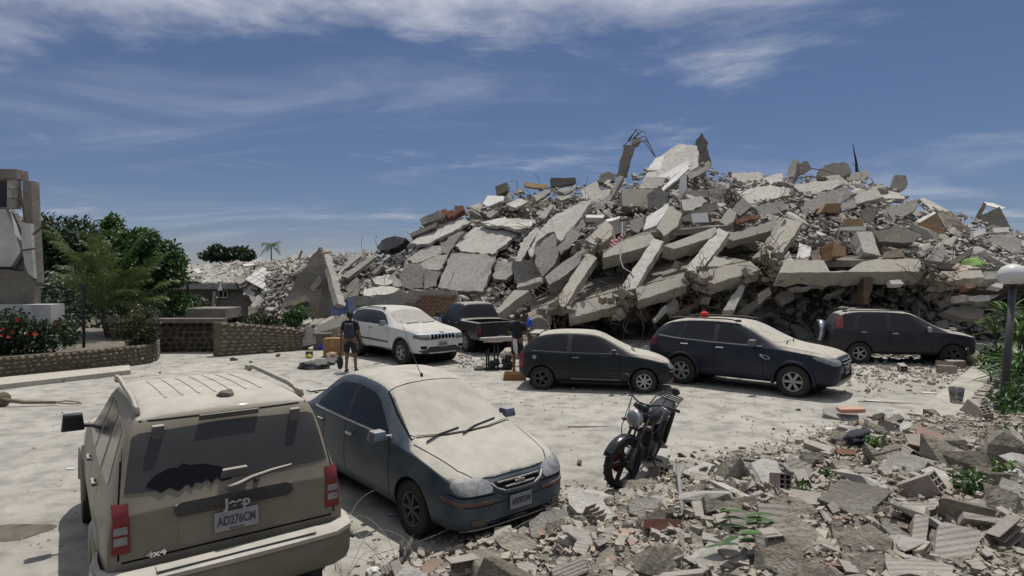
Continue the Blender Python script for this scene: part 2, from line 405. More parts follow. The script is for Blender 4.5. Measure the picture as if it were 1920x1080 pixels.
def branchy(mb, base, top, r0, r1, targets, seed):
    r = random.Random(seed); base, top = Vector(base), Vector(top)
    pts = [base + (top - base) * t + Vector((r.uniform(-.1, .1), r.uniform(-.1, .1), 0)) * (top - base).length * .12 * math.sin(t * PI) for t in (0, .25, .5, .75, 1)]
    mb.tube(pts, [r0 + (r1 - r0) * i / 4 for i in range(5)], 8)
    for tgt in targets:
        s = pts[r.choice((2, 3, 4))]; e = Vector(tgt); mid = s.lerp(e, .5) + Vector((0, 0, .12 * (e - s).length))
        mb.tube([s, mid, e], [r1 * .8, r1 * .5, r1 * .15], 5)
LEAF = {'dark': leafmat('dark_leaves', (.012, .026, .009), (.034, .062, .022)),
        'mid': leafmat('green_leaves', (.020, .056, .012), (.075, .15, .034)),
        'olive': leafmat('olive_leaves', (.022, .030, .012), (.080, .085, .030)),
        'palm': leafmat('palm_leaflets', (.032, .062, .018), (.14, .185, .060), .4),
        'far': leafmat('far_leaves', (.014, .026, .012), (.040, .062, .028)),
        'fresh': leafmat('fresh_leaves', (.030, .085, .015), (.13, .21, .045), .35)}
BARK = mat('bark', (.10, .08, .06), .95, .35, 6, .03, 20, spec=.1)
def bushy_tree(name, base, h, c, rad, nclump, csize, nleaf, lsize, leaf, label, cat='tree', seed=1, group=None, r0=.16, flat=.85, shell=.5):
    t = empty(name, base, 0, label, cat, group); B = Vector(base)
    cl = clump_set((c[0] - B.x, c[1] - B.y, c[2] - B.z), rad, nclump, csize, seed, flat)
    mb = MB(); branchy(mb, (0, 0, 0), (c[0] - B.x, c[1] - B.y, (c[2] - B.z) * .75), r0, r0 * .45, [k[0] for k in cl[:16]], seed)
    mb.build('trunk', BARK, t, True); leaf_cloud('crown', cl, nleaf, lsize, LEAF[leaf], t, seed, shell=shell)
    return t
def frond(mb, sh, base, direc, L, rise, droop, nl, ll, lw, r):
    """one pinnate palm frond: rachis + two rows of hanging leaflets"""
    d = Vector((direc[0], direc[1], 0)).normalized(); pts = []
    for i in range(11):
        t = i / 10; pts.append(Vector(base) + d * L * (t * (1 - .18 * t)) + Vector((0, 0, rise * t * 1.6 - (rise * .6 + droop) * t * t)))
    n0 = len(mb.v); mb.tube(pts, [.018 * (1 - .8 * i / 10) + .003 for i in range(11)], 4, False); sh += [.9] * (len(mb.v) - n0)
    sd = Vector((-d.y, d.x, 0))
    for k in range(nl):
        t = .12 + .88 * k / nl; i = min(int(t * 10), 9); p = pts[i].lerp(pts[i + 1], t * 10 - i); tg = (pts[i + 1] - pts[i]).normalized()
        for s in (1, -1):
            l = ll * (math.sin(PI * min(t * .9 + .12, 1)) * .8 + .25) * r.uniform(.85, 1.1)
            a = (sd * s * .75 + tg * .65 + Vector((0, 0, .25 - .3 * r.random()))).normalized()
            e = p + a * l * .6; e2 = p + a * l + Vector((0, 0, -l * r.uniform(.25, .5))); wv = tg * lw * .5
            b = len(mb.v); mb.add([p - wv * .5, p + wv * .5, e + wv, e - wv, e2], [(0, 1, 2, 3), (3, 2, 4)]); v = r.random(); sh += [v] * 5
def palm(name, base, h, nf, L, label, seed, stems=1, spread=.4, cat='palm', rise=1.2, droop=.9):
    t = empty(name, base, 0, label, cat); r = random.Random(seed)
    for s in range(stems):
        a0 = r.uniform(0, 6.28); off = Vector((math.cos(a0), math.sin(a0), 0)) * (spread * r.random() if stems > 1 else 0)
        hh = h * r.uniform(.75, 1.05) if stems > 1 else h; tp = off * 2.0 + Vector((0, 0, hh))
        mb = MB(); mb.tube([off, off * 1.4 + Vector((0, 0, hh * .5)), tp], [.09, .075, .06], 8); mb.build('trunk', BARK, t, True)
        for k in range(nf):
            mb = MB(); sh = []; a = 6.283 * (k + r.random() * .7) / nf
            frond(mb, sh, tp, (math.cos(a), math.sin(a)), L * r.uniform(.8, 1.1), rise * r.uniform(.3, 1.5), droop * r.uniform(.5, 1.2), 34, L * .30, .035, r)
            me = mb.mesh('frond', LEAF['palm']); add_shade(me, sh); link('frond', me, t)
    return t

# ------------------------------------------------------------------ left side: planter, walls, damaged building, trees
def stone_run(name, pts, h, th, label, cat, rows, stones=True, cap=False, seed=5, closed=False, face=-1, mk='stone', size=(.16, .11), z0=0.0):
    """a wall along a ground path (list of Vector) with field stones set proud on its camera side"""
    r = random.Random(seed); pts = [Vector((p[0], p[1], 0)) for p in pts]
    left, right = [], []
    for i, p in enumerate(pts):
        t = (pts[min(i + 1, len(pts) - 1)] - pts[max(i - 1, 0)]).normalized(); n = Vector((-t.y, t.x, 0))
        left.append(p + n * th / 2); right.append(p - n * th / 2)
    hs = h if isinstance(h, (list, tuple)) else [h] * len(pts)
    root = None
    mb = MB(); n = len(pts); vs = []
    for side in (left, right):
        for i, p in enumerate(side): vs += [(p.x, p.y, z0), (p.x, p.y, hs[i])]
    o2 = 2 * n; fs = []
    for i in range(n - 1):
        fs += [(2 * i, 2 * i + 1, 2 * i + 3, 2 * i + 2), (o2 + 2 * i, o2 + 2 * i + 2, o2 + 2 * i + 3, o2 + 2 * i + 1), (2 * i + 1, o2 + 2 * i + 1, o2 + 2 * i + 3, 2 * i + 3)]
    fs += [(0, o2, o2 + 1, 1), (2 * n - 2, 2 * n - 1, o2 + 2 * n - 1, o2 + 2 * n - 2)]
    mb.add(vs, fs); root = mb.build(name, M['stone_mortar']); tag(root, label, cat)
    side = right if face < 0 else left
    meshes = []
    for k in range(6):
        bm = bmesh.new(); bmesh.ops.create_icosphere(bm, subdivisions=1, radius=1)
        for v in bm.verts: v.co = Vector((v.co.x * .5 * r.uniform(.85, 1.1), v.co.y * .3, v.co.z * .5 * r.uniform(.85, 1.1)))
        me = bpy.data.meshes.new('stone'); bm.to_mesh(me); bm.free(); smooth(me); me.materials.append(M[mk]); meshes.append(me)
    lens = [0]
    for i in range(n - 1): lens.append(lens[-1] + (side[i + 1] - side[i]).length)
    cnt = 0; bulk = MB()
    for row in range(rows):
        s = r.random() * size[0]
        while s < lens[-1] - .03:
            w_ = size[0] * r.uniform(.75, 1.45)
            i = max(k for k in range(n - 1) if lens[k] <= s + w_ / 2 + 1e-6) if s + w_ / 2 < lens[-1] else n - 2
            f = min((s + w_ / 2 - lens[i]) / (lens[i + 1] - lens[i]), 1); p = side[i].lerp(side[i + 1], f); hh = hs[i] + (hs[i + 1] - hs[i]) * f - z0
            t = (side[i + 1] - side[i]).normalized(); rh = hh / rows
            z = z0 + rh * (row + .5) + r.uniform(-.015, .015); s += w_
            if stones and cnt < 290:
                o = link('stone', r.choice(meshes), root)
                o.location = (p.x, p.y, z); o.rotation_euler = (0, r.uniform(-.2, .2), math.atan2(t.y, t.x)); o.scale = (w_ * .98, .18, rh * 1.0)
                cnt += 1
            else:
                me = r.choice(meshes); Mx = Matrix.Translation((p.x, p.y, z)) @ Matrix.Rotation(math.atan2(t.y, t.x), 4, 'Z') @ Matrix.Rotation(r.uniform(-.2, .2), 4, 'Y') @ Matrix.Diagonal((w_ * .98, .18, rh * 1.0, 1))
                bulk.add([Mx @ v.co for v in me.vertices], [tuple(q.vertices) for q in me.polygons])
    if bulk.v:
        o = bulk.build('stone_facing', M[mk], root, True); tag(o, kind='stuff')
    return root
pl = [gnd(-160, 724), gnd(0, 712), gnd(150, 696), gnd(262, 683), gnd(287, 676), gnd(291, 668), gnd(280, 660)]
stone_run('planter_wall', pl, .60, .22, 'low curved planter wall of rounded field stones in front of the red flowered hedge', 'planter wall', 5, seed=5)
mb = MB(); poly = [(p.x, p.y) for p in pl] + [(gnd(282, 640).x, gnd(282, 640).y), (-22, 28), (-26, 20)]
mb.prism(poly, 0, .48); tag(mb.build('planter_soil', mat('planter_earth', (.11, .095, .07), .97, .4, 4, .04, 18, col2=(.24, .215, .17))), 'earth filling the stone planter', kind='structure')
a0, a1 = gnd(402, 668), gnd(575, 655)
stone_run('ramp_wall', [a0, a0.lerp(a1, .5), a1], [1.18, 1.0, .72], .3, 'long low stone wall sloping down to the right beside the basement ramp', 'stone wall', 8, seed=8, mk='stone_tan', size=(.22, .15))
b0, b1 = Vector((-14.6, 22.4, 0)), Vector((-10.55, 22.6, 0))
stone_run('ramp_back_wall', [b0, b1], 1.05, .3, 'shade-toned stone wall at the back of the basement ramp under a pale band', 'stone wall', 6, seed=9, mk='stone_shade', size=(.24, .17))
mb = MB(); mb.box((-12.6, 22.35, 1.15), (4.2, .5, .16)); pass
tag(mb.build('ramp_coping', M['conc_dark'], bevel=.01), 'pale concrete coping along the top of the dark ramp wall', 'coping')
mb = MB(); p = gnd(382, 590); mb.box((-11.75, 24.2, 1.32), (1.5, 1.4, .42)); tag(mb.build('ramp_slab', M['conc_dark'], bevel=.02), 'broken concrete roof slab covered in rubble above the ramp wall', 'concrete slab')
# concrete parking kerb lying in front of the planter
mb = MB(); q = [gnd(-60, 738), gnd(245, 702), gnd(243, 692), gnd(-70, 724)]
mb.prism([(v.x, v.y) for v in q], 0, .13)
tag(mb.build('concrete_plank', M['conc_beam'], bevel=.012), 'long flat concrete plank lying on the ground before the stone planter', 'concrete plank')

# damaged white building at the left edge
def wall_piece(parent, name, pts, Y, th, m, jit=0.0):
    P3 = [at(px, py, Y) for px, py in pts]; mb = MB(); r = random.Random(len(pts) * 7 + int(pts[0][0]))
    fr = [(p.x, p.y, p.z) for p in P3]; n = len(fr); bk = [(x * (1 + .0), y + th, z) for x, y, z in fr]
    mb.add(fr + bk, [tuple(range(n)), tuple(range(2 * n - 1, n - 1, -1))] + [(i, n + i, n + (i + 1) % n, (i + 1) % n) for i in range(n)])
    return mb.build(name, m, parent)
db = empty('damaged_building', (-17, 20.5, 0), 0, 'cracked white building with a broken corner column at the left edge', 'building')
def dpart(name, pts, Y, th, m): 
    o = wall_piece(None, name, pts, Y, th, m); o.parent = db; o.matrix_parent_inverse = db.matrix_world.inverted(); o.location = -Vector((-17, 20.5, 0)); o.matrix_parent_inverse = Matrix(); return o
dpart('wall', [(-120, 392), (10, 392), (22, 420), (34, 455), (40, 470), (20, 500), (-120, 498)], 20.0, .2, M['paint_white'])
dpart('lower_wall', [(-120, 499), (20, 506), (58, 514), (65, 530), (66, 575), (-120, 575)], 20.05, .25, M['conc_dark'])
dpart('inner_wall', [(-120, 388), (14, 388), (26, 400), (44, 440), (48, 470), (48, 512), (-120, 512)], 20.28, .2, M['conc_dark'])
dpart('plaster_patch', [(40, 417), (58, 420), (60, 470), (64, 522), (52, 512), (46, 495), (42, 470), (40, 450)], 19.95, .12, M['paint_white'])
dpart('column', [(42, 340), (58, 339), (62, 420), (68, 530), (46, 530), (43, 420)], 20.1, .35, M['conc_dark'])
dpart('lintel', [(-120, 316), (30, 317), (31, 335), (-120, 332)], 19.9, .5, M['conc_dark'])
dpart('plinth', [(-120, 572), (95, 571), (96, 606), (-120, 606)], 19.6, .6, M['paint_white'])
for r_, (y0, y1) in enumerate(((336, 354), (355, 372), (373, 391))):
    for x0, x1 in (((13, 22), (22.6, 32)) if r_ % 2 else ((13, 31),)):
        dpart('brick', [(x0, y0), (x1, y0), (x1, y1), (x0, y1)], 20.0, .2, M['conc'])
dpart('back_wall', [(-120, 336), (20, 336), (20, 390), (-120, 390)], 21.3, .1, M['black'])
mb = MB()
for a_, b_ in (((36, 352), (48, 415)), ((40, 470), (66, 466)), ((62, 440), (98, 410))):
    mb = MB(); mb.tube([at(*a_, 19.85), at(*b_, 19.85)], .03, 6); o = mb.build('bent_pipe', M['rust'], db); o.location = -Vector((-17, 20.5, 0))

# trees, shrubs
bushy_tree('rounded_tree', at(130, 560, 46), 0, at(125, 468, 46), (3.7, 3.5, 2.4), 60, 1.15, 14000, .34, 'dark', 'broad dark dome shaped tree behind the palm and the cracked building', seed=3, r0=.3)
bushy_tree('leafy_tree', at(262, 600, 25), 0, at(255, 500, 25), (1.85, 1.4, 1.7), 50, .42, 9500, .21, 'mid', 'dense glossy green tree right of the palm', seed=4, r0=.1)
bushy_tree('leafy_sapling', at(212, 560, 26), 0, at(208, 425, 26), (.3, .3, .5), 6, .22, 420, .22, 'fresh', 'single leafy shoot rising above the dense green tree', seed=14, r0=.03)
bushy_tree('umbrella_tree', at(428, 520, 62), 0, at(426, 478, 62), (3.0, 2.6, .95), 30, .62, 4200, .36, 'dark', 'wide flat topped tree on the skyline left of the rubble', seed=6, r0=.22, flat=.5)
bushy_tree('shrub', gnd(330, 648), 0, at(338, 568, 25), (.75, .6, .55), 14, .3, 1500, .16, 'mid', 'green bush below the thin dark pole', 'shrub', seed=7, r0=.03)
palm('areca_palm', gnd(128, 690) + Vector((-1.3, 4.6, 0)), 1.6, 11, 2.15, 'clumped feathery palm beside the cracked white building', 5, 4, .5, rise=2.3, droop=.5)
palm('skyline_palm', at(509, 520, 64), 3.0, 9, 1.4, 'small palm on the skyline above the far rubble', 9, 1, cat='palm', rise=.9, droop=1.2)
def hedge(name, c, rad, ncl, cs, n, ls, leaf, label, seed, flowers=0):
    t = empty(name, (c[0], c[1], 0), 0, label, 'shrub')
    cl = clump_set((0, 0, c[2]), rad, ncl, cs, seed, 1.0, -.9); mb = MB()
    for k in cl[:14]: mb.tube([(k[0][0] * .3, k[0][1] * .3, .3), k[0]], [.02, .008], 5)
    mb.build('stem', BARK, t); leaf_cloud('foliage', cl, n, ls, LEAF[leaf], t, seed, shell=.4)
    r = random.Random(seed)
    if flowers:
        fm = MB(); 
        for k in range(5):
            a = 2 * PI * k / 5; fm.add([(0, 0, 0), (.03 * math.cos(a - .6), .03 * math.sin(a - .6), .01), (.055 * math.cos(a), .055 * math.sin(a), .02), (.03 * math.cos(a + .6), .03 * math.sin(a + .6), .01)], [(0, 1, 2, 3)])
        me = fm.mesh('flower', mat('red_petals', (.34, .010, .010), .8))
        for k in range(flowers):
            o = link('flower', me, t); o.location = (r.uniform(-.95, .95) * rad[0], -rad[1] * r.uniform(.85, 1.15), c[2] + rad[2] * r.uniform(-.1, .9)); o.rotation_euler = (R(90) + r.uniform(-.6, .3), r.uniform(-.5, .5), r.uniform(-1, 1)); s = r.uniform(.8, 1.5); o.scale = (s, s, s)
    return t
hedge('flowering_hedge', (-14.6, 18.0, 1.05), (2.0, .75, .62), 44, .34, 5200, .13, 'dark', 'dark hedge dotted with red flowers in the stone planter', 21, 18)
hedge('dry_shrub', (-12.1, 19.8, 1.15), (.75, .6, .68), 22, .26, 2600, .11, 'olive', 'olive brown shrub at the round end of the stone planter', 22)
hedge('wall_shrub', (at(548, 595, 24).x, 24.4, 1.25), (.55, .5, .4), 12, .24, 1300, .13, 'mid', 'green bush behind the sloping stone wall', 23)
hedge('wall_weeds', (at(485, 595, 24).x, 24.2, 1.05), (1.1, .4, .28), 16, .18, 1100, .12, 'olive', 'dry weeds along the top of the sloping stone wall', 24)
def dark_post(px, y0, y1, Y, label, arm):
    mb = MB(); a_, b_ = at(px, y1, Y), at(px, y0, Y); a_.z = 0; mb.tube([a_, b_], .045, 8)
    t = empty('lamp_post', (0, 0, 0), 0, label, 'lamp post'); mb.build('pole', M['black'], t)
    mb = MB()
    if arm: mb.box(b_ + Vector((0, 0, .02)), (.9, .08, .06))
    else: mb.box(b_ + Vector((0, 0, .05)), (.16, .16, .2))
    mb.build('crossarm' if arm else 'cap', M['black'], t)
dark_post(157, 540, 665, 19.6, 'thin black post standing between the hedge and the olive shrub', False)
dark_post(352, 530, 600, 25.5, 'thin black post with a crossbar by the basement ramp', True)

tag(blob_sheet('garden_soil', (-24, 33, 0), 13.5, 12, .004, mat('garden_earth', (.10, .09, .065), .98, .4, 1.5, spec=.05, col2=(.19, .17, .13)), 5.1, 60, .15), 'dark earth of the gardens on the left', kind='structure')
tag(blob_sheet('far_garden_soil', (-47, 72, 0), 36, 48, .008, bpy.data.materials['garden_earth'], 2.1, 60, .1), 'dark earth far behind the trees on the left', kind='structure')
# greenery that closes the view behind the left side
cl = [((at(px, 560, 30).x, 29.5 + 1.5 * math.sin(px), .9), (1.1, .9, .9)) for px in range(-150, 420, 26)] + [((at(px, 560, 40).x, 40, 1.0), (2.0, 1.2, 1.7)) for px in range(-150, 340, 30)]
tag(leaf_cloud('undergrowth', cl + [((at(px, 560, 52).x, 52 + 2 * math.sin(px), 1.9), (3.2, 1.6, 2.3 + .5 * math.sin(px * .7))) for px in range(-160, 345, 36)], 21000, .30, LEAF['far'], None, 77, shell=.3), 'dark undergrowth behind the planter and palm', kind='stuff')
# ------------------------------------------------------------------ the collapsed building
def lerp_tab(tab, x):
    if x <= tab[0][0]: return tab[0][1]
    for (a, b), (c, d) in zip(tab, tab[1:]):
        if x <= c: return b + (d - b) * (x - a) / (c - a)
    return tab[-1][1]
FOOT_Y = [(520, 31), (620, 28), (860, 27.5), (1000, 27), (1250, 25.5), (1500, 23.6), (1700, 22.8), (1950, 22.4), (2200, 22)]
RIDGE_Y = [(520, 36), (620, 35), (900, 37), (1300, 37.5), (1600, 35), (1900, 33), (2200, 33)]
RIDGE_P = [(480, 505), (560, 500), (620, 486), (700, 470), (750, 452), (790, 425), (850, 395), (900, 382), (940, 362), (980, 352), (1040, 350), (1100, 345), (1150, 338), (1200, 325),
           (1250, 300), (1300, 288), (1330, 312), (1400, 330), (1450, 332), (1520, 330), (1600, 335), (1640, 340), (1700, 365), (1740, 385), (1790, 398), (1840, 410), (1900, 430), (1960, 450), (2200, 490)]
def pile_tp(px, py):
    df, dr, pr = lerp_tab(FOOT_Y, px), lerp_tab(RIDGE_Y, px), lerp_tab(RIDGE_P, px)
    pf = gnd_row(df); t = (pf - py) / (pf - pr); return t, df, dr
def gnd_row(Y): return 540 - FOC * math.tan(math.atan2(-CAMH, Y) + PITCH)
def pile_e(px): a = min(max((px - 960) / 130, 0), 1); return .9 + 1.9 * a * a * (3 - 2 * a)      # the fallen facade on the right stands steeper
def pile_Y(px, py, off=0.0):
    t, df, dr = pile_tp(px, py); t = min(max(t, -.1), 1.12)
    return df + (dr - df) * (abs(t) ** pile_e(px)) * (1 if t > 0 else -1) + off
def recess(px, t):          # the hollow storeys between the fallen floor beams lie further back
    a = min(max((px - 985) / 60, 0), 1); c = min(max((.62 - t) / .12, 0), 1)
    return 3.9 * a * c
def mound(name, x0, x1, step, mt, label, rough=.45):
    vs, fs = [], []; cols = []; px = x0
    while px <= x1: cols.append(px); px += step
    rows = [i / 44 for i in range(-2, 45)]; back = [1.06, 1.2, 1.5, 2.0]; nr = len(rows) + len(back)
    for px in cols:
        df, dr, pr = lerp_tab(FOOT_Y, px), lerp_tab(RIDGE_Y, px), lerp_tab(RIDGE_P, px); pf = gnd_row(df); top = None
        for t in rows:
            py = pf + (pr + 6 - pf) * t; Y = df + (dr - df) * (abs(t) ** pile_e(px)) * (1 if t > 0 else -1)
            p = at(px, py, Y); rc = recess(px, t)
            p = p + Vector((0, rc + .55, 0)) ; p.z -= .2
            if t > .02:
                q = Vector((p.x, p.y, p.z)); k = rough * min(1, t * 6)
                p += Vector((noise.noise(q * .9), noise.noise(q * .9 + Vector((9, 0, 0))), noise.noise(q * .8 + Vector((0, 7, 0))))) * k + Vector((0, 0, noise.noise(q * 2.6) * .16))
                if t > .9: p.z -= .25 * (t - .9) * 10
            vs.append(p); top = p
        for b in back: vs.append(Vector((top.x * (1 + .05 * (b - 1)), top.y + (b - 1) * 8, max(top.z * (1 - (b - 1) * .95), -.2) + .3 * noise.noise(Vector((px * .02, b * 3, 1))))))
    for i in range(len(cols) - 1):
        for j in range(nr - 1): fs.append((i * nr + j, (i + 1) * nr + j, (i + 1) * nr + j + 1, i * nr + j + 1))
    me = bpy.data.meshes.new(name); me.from_pydata([tuple(v) for v in vs], [], fs); me.materials.append(mt)
    return tag(link(name, me), label, kind='stuff')
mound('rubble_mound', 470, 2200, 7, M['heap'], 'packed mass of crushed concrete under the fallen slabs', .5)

def jagged(pts3, n, step, amp, r):
    """walk round a planar polygon, adding points so that its edge looks broken"""
    o = []
    for i, a in enumerate(pts3):
        b = pts3[(i + 1) % len(pts3)]; e = b - a; L = e.length; k = max(int(L / step), 1); side = e.cross(n)
        if side.length < 1e-6: o.append(a); continue
        side.normalize()
        for j in range(k):
            f = j / k; o.append(a + e * f + (side * r.gauss(0, amp) if j else side * r.gauss(0, amp * .4)))
    return o
SN = 0; SLABS = []
def slab(px_poly, n, th, mt, name, label, cat, off=0.0, jag=.045, step=.22, parent=None, Y=None, rough=.012, group=None, taper=0.0):
    """a broken plate: outline where the photo shows its broad face, real plane (normal n), real thickness th"""
    if mt == 'conc_beam' or name in ('leaning_column', 'floor_beam'): jag = min(jag, .016); rough = min(rough, .004)
    global SN; SN += 1; r = random.Random(SN * 31 + 7)
    n = Vector(n).normalized(); cx = sum(p[0] for p in px_poly) / len(px_poly); cy = sum(p[1] for p in px_poly) / len(px_poly)
    p0 = at(cx, cy, Y if Y is not None else pile_Y(cx, cy, off - (.75 if cx < 1060 else .25)))
    if n.dot(ray(cx, cy)) > -.12: n = (n - ray(cx, cy).normalized() * (n.dot(ray(cx, cy).normalized()) + .2)).normalized()
    P = [on_plane(x, y, p0, n) for x, y in px_poly]
    area = Vector()
    for i in range(len(P)): area += P[i].cross(P[(i + 1) % len(P)])
    if area.dot(n) < 0: P = P[::-1]
    J = jagged(P, n, step, jag, r); m_ = len(J); c = sum(J, Vector()) / m_
    bm = bmesh.new(); f_ = [bm.verts.new(p - p0) for p in J]
    bk = [bm.verts.new((p - c) * (1 - taper) + c - p0 - n * th * (1 + r.gauss(0, .06)) + Vector((r.gauss(0, jag), r.gauss(0, jag), r.gauss(0, jag))) * .7) for p in J]
    bm.faces.new(f_); bm.faces.new(bk[::-1])
    for i in range(m_): bm.faces.new((f_[i], bk[i], bk[(i + 1) % m_], f_[(i + 1) % m_]))
    if rough:
        ax = n.orthogonal().normalized(); ay = n.cross(ax)
        ext = max((p - c).length for p in J); st = max(.45, ext / 7)
        for a in (ax, ay):
            k = int(ext / st) + 1
            for i in range(-k, k + 1):
                bmesh.ops.bisect_plane(bm, geom=bm.verts[:] + bm.edges[:] + bm.faces[:], plane_co=c - p0 + a * (i * st + .07), plane_no=a)
        for v in bm.verts: v.co += n * rough * 2.2 * noise.noise((v.co + p0) * 1.1) + Vector((0, 0, rough * noise.noise((v.co + p0) * 3)))
    bmesh.ops.triangulate(bm, faces=[f for f in bm.faces if len(f.verts) > 4])
    bmesh.ops.recalc_face_normals(bm, faces=bm.faces)
    me = bpy.data.meshes.new(name); bm.to_mesh(me); bm.free(); me.materials.append(M[mt])
    o = link(name, me, parent); o.location = p0
    SLABS.append(o); return tag(o, label, cat, group)
UP, FR = (-.1, -.5, .86), (-.05, -.93, .3)
CC = 'concrete slab'
# --- left flank: fallen floor plates
slab(T('A', [(760, 265), (985, 110), (1100, 100), (1160, 130), (1060, 185), (880, 275), (800, 285)]), (-.22, -.5, .84), .18, 'conc_light', 'concrete_slab', 'long pale slab on the upper left flank, below the dark beam with red bricks', CC, .1)
slab(T('A', [(1050, 290), (1190, 160), (1420, 165), (1500, 195), (1310, 350), (1210, 335), (1100, 330)]), (-.12, -.55, .83), .22, 'conc_light', 'cracked_slab', 'broad cracked pale slab in the middle of the left flank', CC, -.1, .05)
slab(T('A', [(730, 385), (870, 290), (960, 300), (965, 340), (860, 390), (770, 410)]), (-.25, -.6, .76), .2, 'conc', 'concrete_slab', 'grey slab with a bent crack left of the broad cracked slab', CC, 0, .05)
slab(T('A', [(820, 410), (930, 355), (1010, 345), (985, 400), (950, 455), (840, 445)]), (-.1, -.62, .76), .2, 'conc', 'concrete_slab', 'small four sided grey slab above the big smooth lower plate', CC, -.1, .04)
slab(T('A', [(685, 480), (740, 405), (820, 410), (845, 450), (830, 570), (760, 590), (710, 560)]), (-.5, -.72, .45), .22, 'conc', 'concrete_slab', 'upright grey plate half in shade above the brick wall stub', CC, -.1, .05)
slab(T('A', [(845, 460), (960, 465), (930, 560), (850, 585)]), (-.1, -.82, .5), .2, 'conc', 'concrete_slab', 'narrow grey plate wedged left of the big smooth lower plate', CC, 0, .03)
slab(T('A', [(1030, 340), (1180, 345), (1330, 365), (1300, 470), (1240, 600), (1080, 595), (940, 570), (990, 440)]), (-.12, -.8, .56), .3, 'conc_light', 'floor_plate', 'big smooth plate leaning above the black pickup', CC, -.5, .04)
slab(T('A', [(1330, 390), (1445, 400), (1440, 480), (1400, 520), (1320, 510)]), (.1, -.75, .6), .25, 'conc', 'concrete_slab', 'grey lump right of the big smooth lower plate', CC, 0, .06)
slab(T('A', [(1040, 310), (1085, 340), (1100, 350), (1060, 358), (1035, 345)]), FR, .2, 'conc_dark', 'concrete_chunk', 'dark chunk caught under the broad cracked slab', 'concrete chunk', -.3)
slab(T('A', [(950, 290), (1060, 205), (1120, 190), (1060, 270), (1010, 345), (965, 340)]), (-.3, -.7, .6), .2, 'conc', 'concrete_slab', 'shaded slab between the long pale slab and the broad cracked slab', CC, 0, .05)
slab(T('A', [(1230, 130), (1390, 95), (1440, 120), (1600, 115), (1570, 160), (1340, 155)]), (-.1, -.45, .88), .16, 'conc_light', 'concrete_slab', 'flat pale slab lying above the broad cracked slab', CC, 0, .05)
slab(T('A', [(490, 505), (600, 480), (640, 530), (590, 560), (520, 545)]), (-.1, -.5, .85), .25, 'conc_light', 'concrete_slab', 'pale broken block low on the left flank above the long wall', CC, 0, .05)
slab(T('A', [(610, 500), (650, 490), (700, 560), (640, 560)]), (-.2, -.7, .7), .2, 'conc', 'concrete_slab', 'small grey block beside the pale broken block low on the left', CC, 0, .05)
slab(T('A', [(440, 590), (560, 560), (680, 580), (660, 600), (590, 622), (440, 625)]), (0, -.4, .9), .15, 'conc_light', 'concrete_slab', 'pale crumbling plate along the top of the long low wall', CC, -.6, .05)
slab(T('A', [(290, 470), (420, 360), (440, 310), (400, 330), (300, 420), (260, 500)]), (-.45, -.6, .66), .12, 'conc_light', 'concrete_slab', 'thin pale panel leaning behind the triangular wall', CC, -.4, .03)
slab(T('A', [(280, 500), (500, 350), (515, 370), (330, 510)]), (-.3, -.55, .78), .18, 'conc', 'concrete_strip', 'long thin strip of concrete running up behind the triangular wall', 'concrete strip', -.6, .03)
slab(T('A', [(490, 470), (560, 410), (575, 425), (510, 485)]), (-.3, -.55, .78), .15, 'conc_dark', 'concrete_strip', 'short dark strip of concrete above the pale broken block', 'concrete strip', -.3, .03)
slab(T('A', [(330, 560), (390, 500), (415, 580), (400, 630), (330, 640)]), (.1, -.85, .5), .2, 'conc', 'concrete_slab', 'upright grey slab right behind the triangular wall foot', CC, -1.0, .04)
# long slanted wall plate up the middle
slab(T('B', [(470, 880), (520, 760), (640, 630), (830, 530), (895, 530), (780, 700), (690, 800), (640, 735), (600, 745), (520, 805), (500, 905)]), (-.30, -.55, .78), .3, 'conc_light', 'wall_plate', 'long pale wall plate slanting up the middle of the heap', 'wall plate', -.5, .05)
slab(T('B', [(655, 845), (840, 650), (860, 690), (740, 850), (690, 885)]), (.25, -.85, .45), .5, 'conc', 'wall_plate', 'broken grey edge piece below the long slanting wall plate', 'wall plate', -.2, .08)
slab(T('B', [(720, 690), (890, 540), (905, 565), (790, 722)]), (.05, -.7, .7), .3, 'conc_beam', 'concrete_beam', 'slanting beam along the right edge of the long wall plate', 'concrete beam', -.5, .02)
slab(T('B', [(380, 930), (440, 780), (520, 705), (545, 715), (470, 850), (420, 935)]), (-.35, -.6, .7), .15, 'conc_light', 'concrete_strip', 'narrow strip of plate along the left edge of the long wall plate', 'concrete strip', -.2, .03)
slab(T('B', [(510, 845), (580, 790), (640, 745), (675, 890), (640, 960), (570, 1040), (520, 960)]), (-.1, -.85, .5), .8, 'conc', 'concrete_block', 'big upright concrete block with a rough top left of the fallen columns', 'concrete block', -.9, .05)
slab(T('B', [(360, 945), (510, 912), (540, 1035), (520, 1070), (400, 1105), (375, 1060)]), (-.1, -.96, .2), 1.0, 'conc', 'concrete_block', 'square dark faced concrete block low left of the fallen columns', 'concrete block', -1.0, .04)
slab(T('C', [(245, 575), (410, 530), (420, 545), (385, 580), (300, 592), (255, 590)]), (-.1, -.7, -.6), .3, 'conc', 'concrete_slab', 'rounded slab under the square dark faced block', CC, -1.2, .03)
